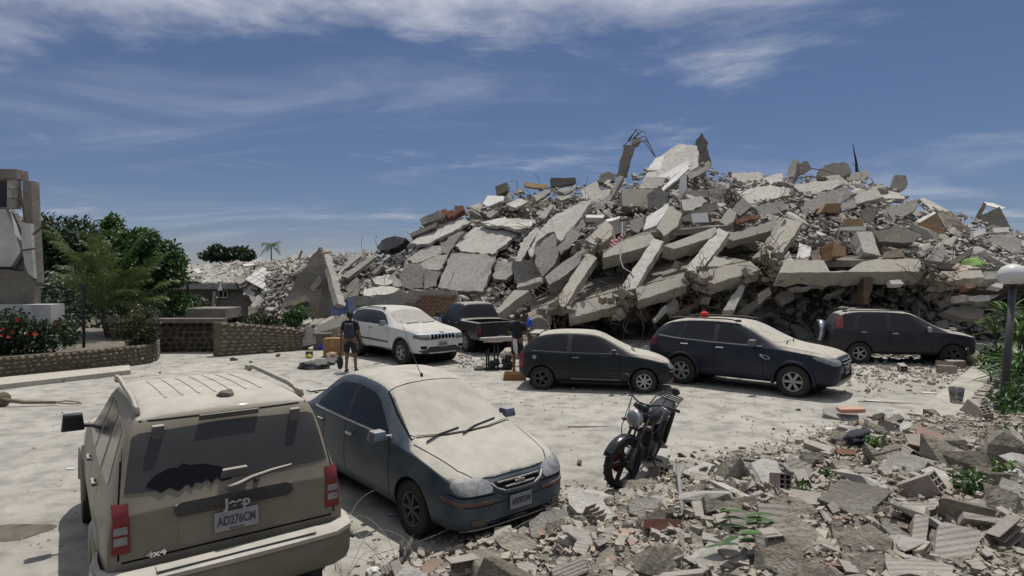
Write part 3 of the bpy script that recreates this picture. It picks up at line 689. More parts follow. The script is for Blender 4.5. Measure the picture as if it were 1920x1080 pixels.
# upper left flank
slab(T('A', [(815, 110), (945, 50), (985, 95), (830, 150)]), (-.3, -.9, .3), .8, 'conc', 'concrete_beam', 'grey beam with a blue stripe at the end, on the left skyline', 'concrete beam', -.3, .015)
slab(T('A', [(750, 210), (930, 130), (920, 165), (760, 235)]), (-.2, -.85, .4), .5, 'conc_dark', 'concrete_beam', 'dark beam stepping down the left skyline', 'concrete beam', -.3, .02)
for k, q in enumerate(([(955, 50), (995, 40), (1000, 85), (965, 100)], [(1000, 60), (1045, 45), (1060, 85), (1005, 100)], [(1050, 20), (1110, 18), (1115, 45), (1060, 85)])):
    slab(T('A', q), (-.2, -.85, .4), .5, 'terra_red', 'brick_chunk', ['red brick chunk at the end of the grey beam on the left skyline', 'middle red brick chunk on the left skyline', 'red brick chunk highest of three on the left skyline'][k], 'brick chunk', -.2, .02)
tarp = slab(T('A', [(525, 300), (560, 255), (650, 225), (725, 240), (700, 275), (600, 320), (545, 320)]), (-.3, -.8, .45), .5, 'bag', 'dark_tarp', 'black sheet draped over rubble on the left skyline', 'tarp', -.6, .03)
slab(T('B', [(245, 430), (325, 400), (330, 455), (250, 490)]), (-.3, -.88, .3), .5, 'conc_dark', 'concrete_block', 'small dark block standing on the left skyline', 'concrete block', 0, .02)
slab(T('B', [(165, 545), (195, 490), (300, 495), (300, 525), (195, 565)]), (-.2, -.6, .75), .12, 'white', 'white_slab', 'small white slab just under the small dark skyline block', CC, -.1, .02)
slab(T('B', [(625, 370), (790, 372), (795, 402), (630, 435)]), (.05, -.97, .15), .6, 'conc_dark', 'concrete_beam', 'dark box shaped beam end on the skyline left of the rebar column', 'concrete beam', 0, .015)
slab(T('B', [(820, 450), (930, 395), (960, 460), (1035, 450), (1020, 510), (920, 550), (850, 510)]), (-.3, -.7, .62), .6, 'conc_light', 'concrete_block', 'angular pale block at the head of the long wall plate', 'concrete block', -.3, .03)
slab(T('B', [(920, 395), (960, 345), (1010, 330), (1060, 350), (1050, 390), (950, 400)]), (0, -.85, .4), .5, 'conc_dark', 'concrete_chunk', 'dark jagged lump left of the rebar column foot', 'concrete chunk', 0, .05)
slab(T('B', [(150, 670), (290, 640), (310, 690), (200, 695)]), (-.1, -.45, .88), .15, 'conc_light', 'concrete_slab', 'flat pale slab at the left end of a row above the cracked slab', CC, 0, .04)
slab(T('B', [(270, 690), (330, 645), (520, 655), (480, 710), (380, 720)]), (-.1, -.5, .85), .18, 'conc_light', 'concrete_slab', 'flat pale slab reaching the foot of the long slanting wall plate', CC, -.1, .05)
slab(T('B', [(320, 550), (400, 510), (470, 530), (385, 575)]), (-.1, -.5, .85), .14, 'conc_light', 'concrete_slab', 'thin pale slab on the upper left flank under the yellow debris', CC, 0, .03)
slab(T('B', [(160, 600), (230, 575), (270, 600), (215, 640)]), (-.2, -.6, .75), .2, 'conc', 'concrete_chunk', 'rounded grey chunk on the upper left flank', 'concrete chunk', 0, .05)
slab(T('B', [(500, 490), (610, 450), (620, 470), (520, 530)]), (-.1, -.6, .75), .2, 'conc', 'concrete_slab', 'tilted grey slab below the dark box shaped beam end', CC, 0, .04)
slab(T('B', [(650, 505), (770, 480), (760, 505), (690, 525)]), (0, -.6, .75), .2, 'conc', 'concrete_slab', 'flat grey slab left of the angular pale block', CC, 0, .04)
slab(T('B', [(540, 640), (620, 545), (640, 560), (580, 650)]), (-.3, -.6, .7), .2, 'conc', 'concrete_strip', 'short strip of slab beside the top of the long wall plate', 'concrete strip', -.2, .03)
# the peak
slab(T('B', [(1215, 440), (1280, 330), (1360, 230), (1480, 140), (1610, 158), (1618, 290), (1560, 330), (1480, 400), (1390, 450)]), (-.38, -.6, .70), .35, 'conc_light', 'roof_plate', 'tall pale roof plate forming the peak of the heap', 'roof plate', -.2, .04)
slab(T('B', [(1270, 320), (1330, 240), (1440, 200), (1500, 232), (1420, 285), (1370, 290), (1360, 320)]), (-.3, -.65, .7), .14, 'white', 'white_slab', 'upper white panel lying on the peak plate', CC, -.9, .02)
slab(T('B', [(1340, 370), (1545, 255), (1560, 285), (1440, 372)]), (-.3, -.65, .7), .14, 'white', 'white_slab', 'middle white panel sliding down the peak plate', CC, -.9, .02)
slab(T('B', [(1215, 442), (1270, 365), (1395, 375), (1380, 415), (1330, 442)]), (-.3, -.7, .65), .16, 'conc_light', 'concrete_slab', 'lower pale panel at the foot of the peak plate', CC, -.8, .03)
slab(T('B', [(1440, 375), (1545, 290), (1560, 310), (1380, 458), (1370, 445)]), (-.1, -.6, .78), .14, 'white', 'concrete_strip', 'bright narrow strip running down right of the white panels', 'concrete strip', -1.0, .02)
slab(T('B', [(1600, 125), (1640, 65), (1672, 118), (1665, 200), (1615, 208)]), (-.5, -.8, .2), .45, 'conc_dark', 'column_stub', 'dark column stub standing on the highest point of the peak', 'column stub', -.3, .04)
slab(T('B', [(1612, 212), (1688, 185), (1705, 292), (1600, 290)]), (.3, -.93, .1), .35, 'conc_dark', 'wall_piece', 'dark wall piece under the column stub on the peak', 'wall piece', -.4, .04)
slab(T('B', [(1540, 350), (1680, 290), (1690, 310), (1560, 385)]), (.1, -.8, .55), .4, 'conc', 'concrete_beam', 'slanting beam below the dark wall piece on the peak', 'concrete beam', -.7, .03)
slab(T('B', [(1500, 360), (1535, 355), (1530, 470), (1490, 530), (1480, 520)]), (-.5, -.8, .3), .15, 'white', 'concrete_post', 'thin white post leaning below the peak', 'concrete post', -1.0, .02)
slab(T('B', [(1100, 445), (1320, 450), (1320, 566), (1105, 562)]), (-.05, -.90, .42), 1.3, 'conc_beam', 'concrete_beam', 'large square beam with board marks below the peak', 'concrete beam', -.7, .012)
slab(T('B', [(1322, 452), (1415, 470), (1420, 575), (1325, 568)]), (.25, -.95, .15), .8, 'conc', 'concrete_block', 'shaded block joined to the right end of the large square beam', 'concrete block', -.3, .02)
slab(T('B', [(1530, 462), (1680, 450), (1682, 500), (1530, 505)]), (0, -.93, .3), .5, 'conc', 'concrete_beam', 'short beam right of the thin white post', 'concrete beam', -.5, .02)
slab(T('B', [(1682, 452), (1800, 440), (1800, 550), (1700, 540)]), (.1, -.9, .4), .5, 'conc', 'wall_piece', 'flat grey wall piece right of the short beam below the peak', 'wall piece', -.5, .03)
# blocks hanging over the upper floor beam
slab(T('B', [(855, 790), (990, 660), (1040, 700), (1035, 760), (940, 835)]), (-.35, -.55, .75), .6, 'conc_beam', 'concrete_block', 'tilted block lying on the upper beam left of the striped cloth', 'concrete block', -1.2, .02)
slab(T('B', [(1040, 680), (1140, 665), (1140, 740), (1050, 755)]), (0, -.92, .35), .5, 'conc', 'concrete_block', 'square grey block just behind the striped cloth', 'concrete block', -1.0, .03)
slab(T('B', [(1150, 660), (1250, 630), (1250, 700), (1210, 745), (1160, 720)]), (-.2, -.85, .45), .4, 'conc', 'concrete_chunk', 'five sided chunk right of the striped cloth', 'concrete chunk', -1.0, .03)
slab(T('B', [(1245, 725), (1270, 640), (1415, 540), (1410, 590), (1340, 690)]), (-.5, -.5, .7), .14, 'white', 'white_slab', 'white sheet like slab tilted beside a thick block, middle of the heap', CC, -1.3, .02)
slab(T('B', [(1335, 710), (1415, 560), (1510, 612), (1475, 700), (1385, 765)]), (-.1, -.72, .68), .7, 'conc_beam', 'concrete_block', 'thick pale block leaning against the white tilted slab', 'concrete block', -1.4, .02)
rb = slab(T('B', [(1570, 615), (1680, 605), (1690, 670), (1580, 675)]), (.1, -.8, .6), .08, 'white', 'ribbed_panel', 'small light ribbed metal panel right of the thick leaning block', 'metal panel', -1.5, .003, rough=0)
rb.data.materials[0] = mat('ribbed_sheet', (.48, .49, .50), .5, wave=(7, .03, 'X'))
slab(T('B', [(1500, 520), (1640, 495), (1680, 530), (1580, 590), (1520, 592)]), (-.2, -.7, .68), .35, 'conc_light', 'concrete_slab', 'pale bent slab above the ribbed metal panel', CC, -1.0, .04)
slab(T('B', [(1500, 640), (1740, 525), (1755, 580), (1640, 655), (1520, 670)]), (.1, -.9, .35), .3, 'conc_dark', 'concrete_slab', 'dark slab behind the ribbed metal panel', CC, -.8, .04)
slab(T('B', [(860, 622), (980, 620), (975, 640), (860, 640)]), (0, -.6, .8), .3, 'white', 'white_slab', 'thin white ledge slab beside the long wall plate', CC, -1.0, .015)
slab(T('B', [(990, 655), (1090, 628), (1085, 645), (1000, 670)]), (0, -.6, .8), .2, 'white', 'white_slab', 'thin white slab over the tilted block', CC, -1.2, .015)
# --- the fallen frame: floor beams and leaning columns
BE = 'concrete beam'
slab(T('C', [(830, 345), (970, 255), (1150, 205), (1180, 245), (1130, 292), (985, 335), (830, 372)]), (-.1, -.72, .68), .7, 'conc_beam', 'floor_beam', 'upper floor beam under the striped cloth', BE, -1.9, .03)
slab(T('C', [(1240, 290), (1590, 165), (1600, 190), (1560, 235), (1310, 312)]), (-.05, -.75, .65), .7, 'conc_beam', 'floor_beam', 'upper floor beam between the second and third leaning columns', BE, -1.9, .03)
slab(T('D', [(200, 640), (225, 610), (500, 530), (520, 545), (440, 600), (230, 655)]), (-.05, -.85, .5), .6, 'conc_beam', 'floor_beam', 'upper floor beam left of the tall right hand column', BE, -1.9, .03)
slab(T('C', [(440, 500), (560, 400), (740, 285), (800, 300), (560, 500), (470, 555)]), (-.2, -.72, .65), .7, 'conc', 'floor_beam', 'rough floor beam running down left to the square dark faced block', BE, -1.1, .05)
slab(T('C', [(520, 650), (720, 340), (790, 372), (745, 430), (575, 700), (550, 700)]), (-.12, -.62, .77), .45, 'conc_beam', 'leaning_column', 'leftmost leaning column with peeling plaster', 'column', -1.7, .02)
slab(T('C', [(960, 560), (1170, 240), (1240, 262), (1050, 575), (990, 592)]), (-.1, -.62, .77), .45, 'conc_light', 'leaning_column', 'second leaning column from the left, below the white tilted slab', 'column', -1.9, .03)
slab(T('C', [(1390, 440), (1610, 170), (1680, 202), (1640, 262), (1520, 420), (1440, 485)]), (-.1, -.62, .77), .45, 'conc_light', 'leaning_column', 'third leaning column, rough and pale, between two dark hollows', 'column', -1.9, .04)
slab(T('D', [(410, 740), (530, 520), (635, 545), (485, 770)]), (-.1, -.62, .77), .45, 'conc_beam', 'leaning_column', 'clean edged leaning column nearest the wooden cabinet', 'column', -1.9, .02)
slab(T('D', [(340, 760), (520, 530), (535, 525), (410, 745)]), (-.5, -.6, .6), .3, 'conc_light', 'concrete_strip', 'broken strip peeling off the clean edged leaning column', 'concrete strip', -1.6, .03)
slab(T('C', [(320, 745), (460, 692), (480, 770), (345, 800)]), (-.1, -.8, .58), .6, 'conc_beam', 'floor_beam', 'left end of the lowest floor beam behind the man by the black hatchback', BE, -2.0, .03)
slab(T('C', [(600, 690), (890, 608), (935, 695), (605, 778)]), (-.1, -.74, .66), .55, 'conc_beam', 'floor_beam', 'lowest floor beam between two rebar knots behind the black hatchback', BE, -2.0, .015)
slab(T('C', [(1050, 580), (1370, 482), (1400, 555), (1065, 660)]), (-.1, -.74, .66), .55, 'conc_beam', 'floor_beam', 'lowest floor beam above the left end of the navy SUV roof', BE, -2.0, .015)
slab(T('D', [(12, 880), (40, 830), (330, 772), (392, 820), (120, 905)]), (-.06, -.72, .69), .6, 'conc_beam', 'floor_beam', 'lowest floor beam rising to the rebar knot in the centre', BE, -2.1, .02)
slab(T('D', [(500, 840), (530, 770), (755, 768), (790, 832), (900, 830), (985, 775), (1060, 762), (1310, 760), (1350, 832)]), (.0, -.72, .69), .7, 'conc_beam', 'floor_beam', 'long level floor beam under the wooden cabinet', BE, -2.2, .015)
slab(T('D', [(1400, 885), (1440, 830), (1670, 826), (1690, 868), (1570, 872), (1480, 892)]), (.05, -.72, .69), .55, 'conc_beam', 'floor_beam', 'pale floor beam below the green cloth', BE, -2.2, .04)
slab(T('D', [(1690, 832), (1830, 832), (1820, 870), (1690, 880)]), (.05, -.74, .66), .4, 'conc', 'floor_beam', 'grey floor beam end behind the white lamp globe', BE, -2.2, .03)
slab(T('C', [(95, 740), (230, 590), (335, 592), (250, 650), (130, 745)]), (-.3, -.62, .72), .5, 'conc_beam', 'floor_beam', 'fallen beam pointing down at the black pickup bed', BE, -2.2, .03)
slab(T('C', [(1530, 430), (1580, 360), (1710, 395), (1640, 432)]), (-.1, -.6, .78), .25, 'conc_beam', 'concrete_chunk', 'triangular pale plate lying on the rising lowest beam', 'concrete chunk', -1.8, .02)
slab(T('C', [(1160, 790), (1250, 690), (1262, 700), (1180, 795)]), (-.4, -.6, .66), .2, 'conc_light', 'concrete_strip', 'pale splinter of slab above the rear of the navy SUV', 'concrete strip', -2.0, .02)
slab(T('C', [(1250, 700), (1310, 635), (1335, 700), (1265, 745)]), (-.2, -.8, .5), .3, 'conc', 'concrete_chunk', 'grey chunk under the lowest beam above the navy SUV rear', 'concrete chunk', -1.4, .04)
slab(T('C', [(1640, 725), (1760, 545), (1790, 560), (1720, 722)]), (-.1, -.75, .6), .4, 'conc_light', 'leaning_column', 'short stump of column leaning below the rising lowest beam', 'column', -1.6, .05)
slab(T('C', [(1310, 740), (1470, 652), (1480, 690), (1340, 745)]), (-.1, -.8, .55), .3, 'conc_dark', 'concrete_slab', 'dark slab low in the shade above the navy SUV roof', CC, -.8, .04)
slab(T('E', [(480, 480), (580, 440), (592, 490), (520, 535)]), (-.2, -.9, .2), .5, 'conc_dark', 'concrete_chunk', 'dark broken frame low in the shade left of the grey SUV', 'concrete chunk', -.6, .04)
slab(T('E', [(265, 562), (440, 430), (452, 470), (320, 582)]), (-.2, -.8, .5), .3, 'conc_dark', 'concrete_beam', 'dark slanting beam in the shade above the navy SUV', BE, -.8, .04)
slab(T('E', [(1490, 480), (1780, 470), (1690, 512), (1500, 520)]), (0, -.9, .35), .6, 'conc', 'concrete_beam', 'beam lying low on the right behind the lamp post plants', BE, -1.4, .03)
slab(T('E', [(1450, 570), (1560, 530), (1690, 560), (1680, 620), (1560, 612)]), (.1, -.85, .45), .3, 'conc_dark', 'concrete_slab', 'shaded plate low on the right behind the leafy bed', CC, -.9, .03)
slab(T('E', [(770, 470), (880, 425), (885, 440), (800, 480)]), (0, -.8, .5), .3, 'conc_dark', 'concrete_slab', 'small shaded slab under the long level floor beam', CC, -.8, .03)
slab(T('E', [(560, 430), (880, 385), (900, 400), (600, 445)]), (0, -.8, .5), .2, 'conc', 'concrete_slab', 'thin slab squeezed under the long level floor beam', CC, -1.2, .03)
slab(T('E', [(990, 380), (1050, 380), (1040, 440), (1015, 530), (992, 520)]), (.1, -.97, .1), .4, 'wood_dark', 'bent_board', 'bent brown boards standing under the long level floor beam', 'boards', -1.2, .03)
# --- right flank
slab(T('D', [(250, 365), (440, 332), (560, 352), (555, 392), (320, 440)]), (-.1, -.62, .77), .35, 'conc_light', 'concrete_slab', 'bright plate left of centre on the right skyline slope', CC, -.3, .04)
slab(T('D', [(350, 455), (520, 420), (540, 470), (400, 535)]), (-.05, -.85, .5), .3, 'conc', 'wall_piece', 'grey wall strip hanging under the bright plate', 'wall piece', -.5, .04)
slab(T('D', [(580, 332), (840, 297), (870, 325), (780, 360), (650, 395)]), (-.1, -.65, .74), .3, 'conc_light', 'concrete_slab', 'bright plate just under the dark dome shaped lump', CC, -.3, .04)
slab(T('D', [(190, 262), (390, 255), (415, 315), (330, 330), (215, 300)]), (-.1, -.6, .78), .25, 'conc_light', 'concrete_slab', 'pale plate on the crest right of the peak', CC, 0, .04)
slab(T('D', [(400, 290), (520, 262), (520, 310), (440, 330)]), (-.1, -.6, .78), .25, 'conc_light', 'concrete_slab', 'pale plate on the crest left of the leaning slab block', CC, 0, .04)
slab(T('D', [(525, 310), (580, 175), (610, 187), (575, 322)]), (-.5, -.72, .45), .7, 'conc', 'concrete_block', 'tall slab shaped block leaning on the crest', 'concrete block', -.2, .02)
slab(T('D', [(600, 212), (660, 190), (690, 240), (580, 285)]), (.2, -.9, .3), .5, 'conc_dark', 'concrete_block', 'dark bracket shaped block joined to the tall leaning slab', 'concrete block', .1, .04)
slab(T('D', [(715, 292), (730, 240), (810, 200), (900, 210), (920, 250), (870, 292)]), (-.2, -.85, .45), 1.0, 'conc_dark', 'concrete_chunk', 'dark dome shaped lump on the right skyline', 'concrete chunk', .1, .06)
slab(T('D', [(915, 300), (920, 270), (1010, 240), (1025, 275), (960, 316)]), (-.1, -.85, .5), .6, 'conc_beam', 'concrete_block', 'tilted block on the skyline beside the dark spike', 'concrete block', -.1, .02)
slab(T('D', [(1145, 345), (1170, 270), (1235, 275), (1245, 330), (1200, 362)]), (-.25, -.9, .3), .6, 'conc', 'concrete_block', 'single cube like block perched on the right skyline', 'concrete block', -.1, .03)
slab(T('D', [(620, 460), (750, 372), (880, 342), (940, 380), (850, 440), (760, 442), (640, 532)]), (-.15, -.72, .66), .8, 'conc', 'concrete_beam', 'thick broken beam with brown underside on the right flank', BE, -.7, .05)
slab(T('D', [(740, 492), (770, 442), (862, 436), (850, 492)]), (0, -.97, .1), .5, 'wood', 'wooden_board', 'brown board under the thick broken beam', 'board', -.9, .02)
slab(T('D', [(880, 420), (1060, 337), (1100, 400), (950, 440)]), (.15, -.78, .6), .25, 'conc_light', 'concrete_slab', 'clean pale slab tilted on the right flank', CC, -1.0, .015)
slab(T('D', [(850, 442), (930, 415), (950, 455), (860, 482)]), (.1, -.9, .35), .2, 'conc_light', 'concrete_slab', 'small clean panel left of the clean tilted slab', CC, -1.0, .015)
slab(T('D', [(1060, 342), (1200, 382), (1230, 410), (1110, 412)]), (.1, -.5, .86), .25, 'conc_light', 'concrete_slab', 'bright flat slab below the cube like skyline block', CC, -.4, .04)
slab(T('D', [(980, 472), (1040, 460), (1070, 500), (1040, 552), (985, 540)]), (-.2, -.9, .35), .5, 'conc_dark', 'concrete_chunk', 'rounded dark chunk right of the wooden table', 'concrete chunk', -.8, .03)
slab(T('D', [(1090, 472), (1290, 412), (1310, 452), (1250, 500), (1180, 540), (1110, 540)]), (.0, -.85, .5), .5, 'conc', 'wall_piece', 'stained wall piece left of the fallen brown panels', 'wall piece', -.6, .05)
slab(T('D', [(1310, 412), (1340, 405), (1500, 490), (1380, 472)]), (.2, -.55, .8), .25, 'conc_light', 'concrete_slab', 'pale edge slab sloping down behind the brown panels', CC, -.2, .03)
slab(T('D', [(1060, 600), (1180, 562), (1330, 622), (1280, 665), (1080, 660)]), (.1, -.85, .5), .5, 'conc_dark', 'concrete_beam', 'dark round edged beam right of the wooden table', BE, -1.2, .03)
slab(T('D', [(945, 600), (1040, 605), (1085, 742), (990, 722)]), (.15, -.72, .66), .35, 'conc_light', 'leaning_column', 'pale leaning column right of the wooden table legs', 'column', -1.8, .03)
slab(T('D', [(1400, 700), (1460, 650), (1485, 740), (1440, 800), (1400, 790)]), (.2, -.8, .5), .5, 'conc', 'concrete_chunk', 'grey rubble chunk above the right end of the long level beam', 'concrete chunk', -1.6, .08)
slab(T('D', [(1730, 670), (1790, 615), (1900, 652), (1920, 722), (1850, 722)]), (-.1, -.8, .58), .5, 'conc', 'concrete_chunk', 'grey broken mass at the far right of the heap', 'concrete chunk', -.8, .08)
slab(T('D', [(150, 540), (210, 462), (250, 490), (230, 545), (190, 565)]), (-.3, -.75, .6), .5, 'conc_beam', 'concrete_block', 'small tilted block right of the ribbed metal panel', 'concrete block', -1.4, .03)
slab(T('D', [(225, 470), (285, 400), (340, 455), (270, 510)]), (.1, -.85, .5), .5, 'conc', 'concrete_block', 'grey cube like block in the hollow below the bright plate', 'concrete block', -1.2, .02)
slab(T('D', [(240, 555), (250, 530), (390, 495), (390, 520)]), (0, -.9, .35), .3, 'brick_red', 'brick_wall_piece', 'strip of red brick wall above the upper floor beam', 'brick chunk', -1.4, .03)
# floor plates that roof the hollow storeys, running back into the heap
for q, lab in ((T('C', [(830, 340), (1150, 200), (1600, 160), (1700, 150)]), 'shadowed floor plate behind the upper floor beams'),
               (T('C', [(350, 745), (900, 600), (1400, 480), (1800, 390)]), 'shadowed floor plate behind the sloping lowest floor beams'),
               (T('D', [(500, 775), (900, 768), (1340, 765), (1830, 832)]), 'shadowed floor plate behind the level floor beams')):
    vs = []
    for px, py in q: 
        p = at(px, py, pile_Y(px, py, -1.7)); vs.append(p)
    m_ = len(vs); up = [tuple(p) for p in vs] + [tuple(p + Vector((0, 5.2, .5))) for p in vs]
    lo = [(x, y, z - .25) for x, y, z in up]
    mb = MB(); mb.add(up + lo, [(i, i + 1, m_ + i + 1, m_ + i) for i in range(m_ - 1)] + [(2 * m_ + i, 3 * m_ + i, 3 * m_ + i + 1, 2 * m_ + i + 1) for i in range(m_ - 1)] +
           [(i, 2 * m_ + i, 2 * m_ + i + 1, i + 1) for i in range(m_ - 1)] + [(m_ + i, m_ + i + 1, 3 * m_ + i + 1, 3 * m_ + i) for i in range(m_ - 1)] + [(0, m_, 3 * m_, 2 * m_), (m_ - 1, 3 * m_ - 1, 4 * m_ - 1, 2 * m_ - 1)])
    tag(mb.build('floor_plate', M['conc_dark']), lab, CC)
# rebar knots where the columns broke off the beams
def rebar_knot(px, py, off, rad, label, seed):
    r = random.Random(seed); c = at(px, py, pile_Y(px, py, off)); t = empty('rebar_knot', c, 0, label, 'rebar knot')
    core = MB()
    for k in range(16):
        s = rad * r.uniform(.18, .42); core.box((r.gauss(0, rad * .4), r.gauss(0, rad * .3), r.gauss(0, rad * .4)), (s, s * r.uniform(.5, 1), s * r.uniform(.5, 1)), Matrix.Rotation(r.uniform(0, 3), 3, Vector((r.random(), r.random(), r.random() + .1)).normalized()))
    core.build('crushed_core', M['rubble'], t)['kind'] = 'stuff'
    mb = MB()
    for k in range(34):
        p = Vector((r.gauss(0, .4), r.uniform(-.5, .1), r.gauss(0, .4))) * rad; pts = [p]
        d = Vector((r.uniform(-1, 1), r.uniform(-.6, .2), r.uniform(-1, 1))).normalized()
        for j in range(5): d = (d + Vector((r.uniform(-1, 1), r.uniform(-.6, .4), r.uniform(-1, 1))) * .7).normalized(); pts.append(pts[-1] + d * rad * .28)
        mb.tube(pts, .011, 4)
    mb.build('rebar', M['rust'], t)
for k, (s, u, v, of, rd, lab) in enumerate((('C', 540, 735, -2.3, .85, 'tangled rebar knot at the left end of the lowest beam'), ('C', 985, 635, -2.3, .9, 'tangled rebar knot above the black hatchback bonnet'),
        ('C', 1440, 520, -2.3, .8, 'tangled rebar knot at the foot of the third leaning column'), ('D', 435, 800, -2.4, .85, 'tangled rebar knot in the centre left of the long level beam'),
        ('D', 1370, 850, -2.4, .8, 'tangled rebar knot right of the long level beam'), ('C', 780, 320, -1.6, .6, 'rebar knot at the head of the leftmost leaning column'), ('D', 210, 400, -.6, .6, 'rebar knot in the crest hollow right of the peak'))):
    px, py = T(s, [(u, v)])[0]; rebar_knot(px, py, of, rd, lab, 50 + k)
# column with rebar on the skyline
col = empty('rebar_column', (0, 0, 0), 0, 'leaning column stub with bent rebar sprouting from its broken head', 'column')
o = slab(T('B', [(1060, 360), (1120, 150), (1185, 155), (1130, 352)]), (-.3, -.9, .2), .45, 'conc_dark', 'shaft', None, None, -1.0, .03); o.parent = col
o = slab(T('B', [(1165, 140), (1185, 97), (1238, 100), (1210, 145)]), (-.2, -.9, .3), .4, 'rubble', 'broken_head', None, None, -1.0, .05); o.parent = col
Yc = pile_Y(1175, 300, -1.0) + .2; mb = MB()
for q in ([(1105, 165), (1150, 120), (1195, 47), (1212, 70), (1160, 125)], [(1140, 120), (1190, 60), (1225, 75)], [(1180, 110), (1240, 55), (1265, 72)], [(1235, 95), (1260, 92), (1330, 235)], [(1200, 140), (1250, 125), (1325, 228)], [(1185, 150), (1260, 115), (1290, 150)], [(1150, 130), (1198, 42), (1240, 60)]):
    mb.tube([at(x, y, Yc + .1 * i) for i, (x, y) in enumerate(T('B', q))], .028, 5)
mb.build('rebar', M['rust'], col)
slab(T('B', [(1030, 480), (1080, 355), (1112, 362), (1015, 540), (905, 612), (900, 565)]), (-.2, -.8, .5), .4, 'conc', 'leaning_column', 'lower length of the rebar column leaning down to the long wall plate', 'column', -1.0, .04)
mb = MB(); mb.tube([at(*q, pile_Y(1600, 340)) for q in T('D', [(950, 255), (946, 200), (925, 90)])], [.09, .06, .012], 6)
tag(mb.build('dark_spike', M['black']), 'thin dark spike pointing up from the right skyline', 'spike')
for q, nm, lab in (([(1105, 670), (1100, 820), (1090, 920), (1110, 980), (1160, 1010), (1180, 1045)], 'hanging_cable', 'loose cable hanging below the striped cloth'),):
    mb = MB(); mb.tube([at(x, y, pile_Y(x, y, -2.3)) for x, y in T('B', q)], .03, 5); tag(mb.build(nm, M['wire']), lab, 'cable')
mb = MB()
for q in ([(590, 290), (720, 285), (870, 300)], [(690, 235), (780, 250), (880, 285)], [(1020, 330), (1045, 315), (1030, 290)]): mb.tube([at(x, y, pile_Y(x, y, -.4)) for x, y in T('D', q)], .03, 5)
tag(mb.build('bent_rebar', M['rust']), 'bent bars strung along the right skyline', 'rebar')

# --- household things on the heap
def sheet(px_poly, n, mt, name, label, cat, off, amp=.06, cells=.12):
    """a crumpled cloth: subdivided sheet with folds, 6 mm thick"""
    o = slab(px_poly, n, .012, 'white', name, label, cat, off, .02, rough=0); me = o.data
    bm = bmesh.new(); bm.from_mesh(me)
    for a in (Vector((1, 0, 0)), Vector((0, 0, 1))):
        for i in range(-14, 15): bmesh.ops.bisect_plane(bm, geom=bm.verts[:] + bm.edges[:] + bm.faces[:], plane_co=a * i * cells, plane_no=a)
    nn = Vector(n).normalized()
    for v in bm.verts: v.co += nn * amp * (noise.noise(v.co * 4.3) + .6 * noise.noise(v.co * 9)) + Vector((0, -1, 0)) * .02
    bm.to_mesh(me); bm.free(); smooth(me); me.materials[0] = mt; return o
stripe = mat('striped_cloth', (.55, .12, .16), .9); t_ = stripe.node_tree
wv = N(t_, 'ShaderNodeTexWave'); wv.inputs['Scale'].default_value = 2.6; wv.bands_direction = 'DIAGONAL'; tcn_ = N(t_, 'ShaderNodeTexCoord'); t_.links.new(tcn_.outputs['Object'], wv.inputs[0])
rp = N(t_, 'ShaderNodeValToRGB'); rp.color_ramp.interpolation = 'CONSTANT'; rp.color_ramp.elements[0].color = (.42, .05, .10, 1); rp.color_ramp.elements[1].color = (.62, .55, .52, 1); rp.color_ramp.elements[1].position = .5
t_.links.new(wv.outputs['Fac'], rp.inputs[0]); t_.links.new(rp.outputs[0], t_.nodes['Principled BSDF'].inputs['Base Color'])
sheet(T('B', [(1025, 795), (1065, 785), (1120, 730), (1128, 760), (1070, 800), (1060, 850), (1030, 885), (1020, 840)]), (0, -.95, .3), stripe, 'striped_cloth', 'red and white striped cloth hanging on the upper floor beam', 'cloth', -2.2)
sheet(T('D', [(600, 760), (615, 670), (680, 690), (690, 740), (650, 755)]), (-.1, -.7, .7), M['white'], 'white_cloth', 'crumpled white cloth left of the wooden cabinet', 'cloth', -2.2)
sheet(T('D', [(1550, 795), (1580, 760), (1650, 748), (1700, 790), (1640, 802)]), (0, -.8, .6), M['green'], 'green_cloth', 'lime green cloth on the right flank', 'cloth', -2.0)
sheet(T('D', [(1500, 812), (1535, 785), (1575, 800), (1620, 800), (1670, 815), (1560, 830)]), (0, -.8, .6), mat('pale_clothes', (.55, .45, .36), .9, .4, 3), 'clothes_heap', 'pale crumpled clothes below the lime green cloth', 'clothes', -2.3)
slab(T('D', [(1480, 782), (1600, 700), (1630, 716), (1520, 797)]), (-.2, -.8, .5), .35, 'conc_dark', 'mattress', 'grey rolled mattress left of the lime green cloth', 'mattress', -1.6, .01)
tb = empty('wooden_table', (0, 0, 0), 0, 'small table with a tan top and white rail standing on the right flank', 'table')
for nm, q, m_ in (('tabletop', [(878, 528), (986, 528), (986, 574), (878, 572)], 'wood'), ('rail', [(848, 576), (1000, 568), (1002, 596), (850, 593)], 'white')):
    o = slab(T('D', q), (0, -.95, .3), .12, m_, nm, None, None, -1.9, .003, rough=0); o.parent = tb
for a, b in (((852, 595), (830, 660)), ((898, 595), (890, 660)), ((992, 596), (1000, 640))):
    mb = MB(); mb.tube([at(*q, pile_Y(1580, 425, -1.85)) for q in T('D', [a, b])], .03, 6); mb.build('leg', M['steel'], tb)
cb = empty('wooden_cabinet', (0, 0, 0), 0, 'battered wooden cabinet box on the long level floor beam', 'cabinet')
Yb_ = pile_Y(1562, 470, -2.6)
o = slab(T('D', [(737, 705), (812, 660), (815, 742), (800, 765), (740, 766)]), (-.45, -.85, .25), .06, 'card', 'side_panel', None, None, Y=Yb_, jag=.004, rough=0); o.parent = cb
o = slab(T('D', [(814, 660), (886, 690), (886, 742), (816, 742)]), (.4, -.85, .3), .5, 'wood', 'front_panel', None, None, Y=Yb_ + .05, jag=.004, rough=0); o.parent = cb
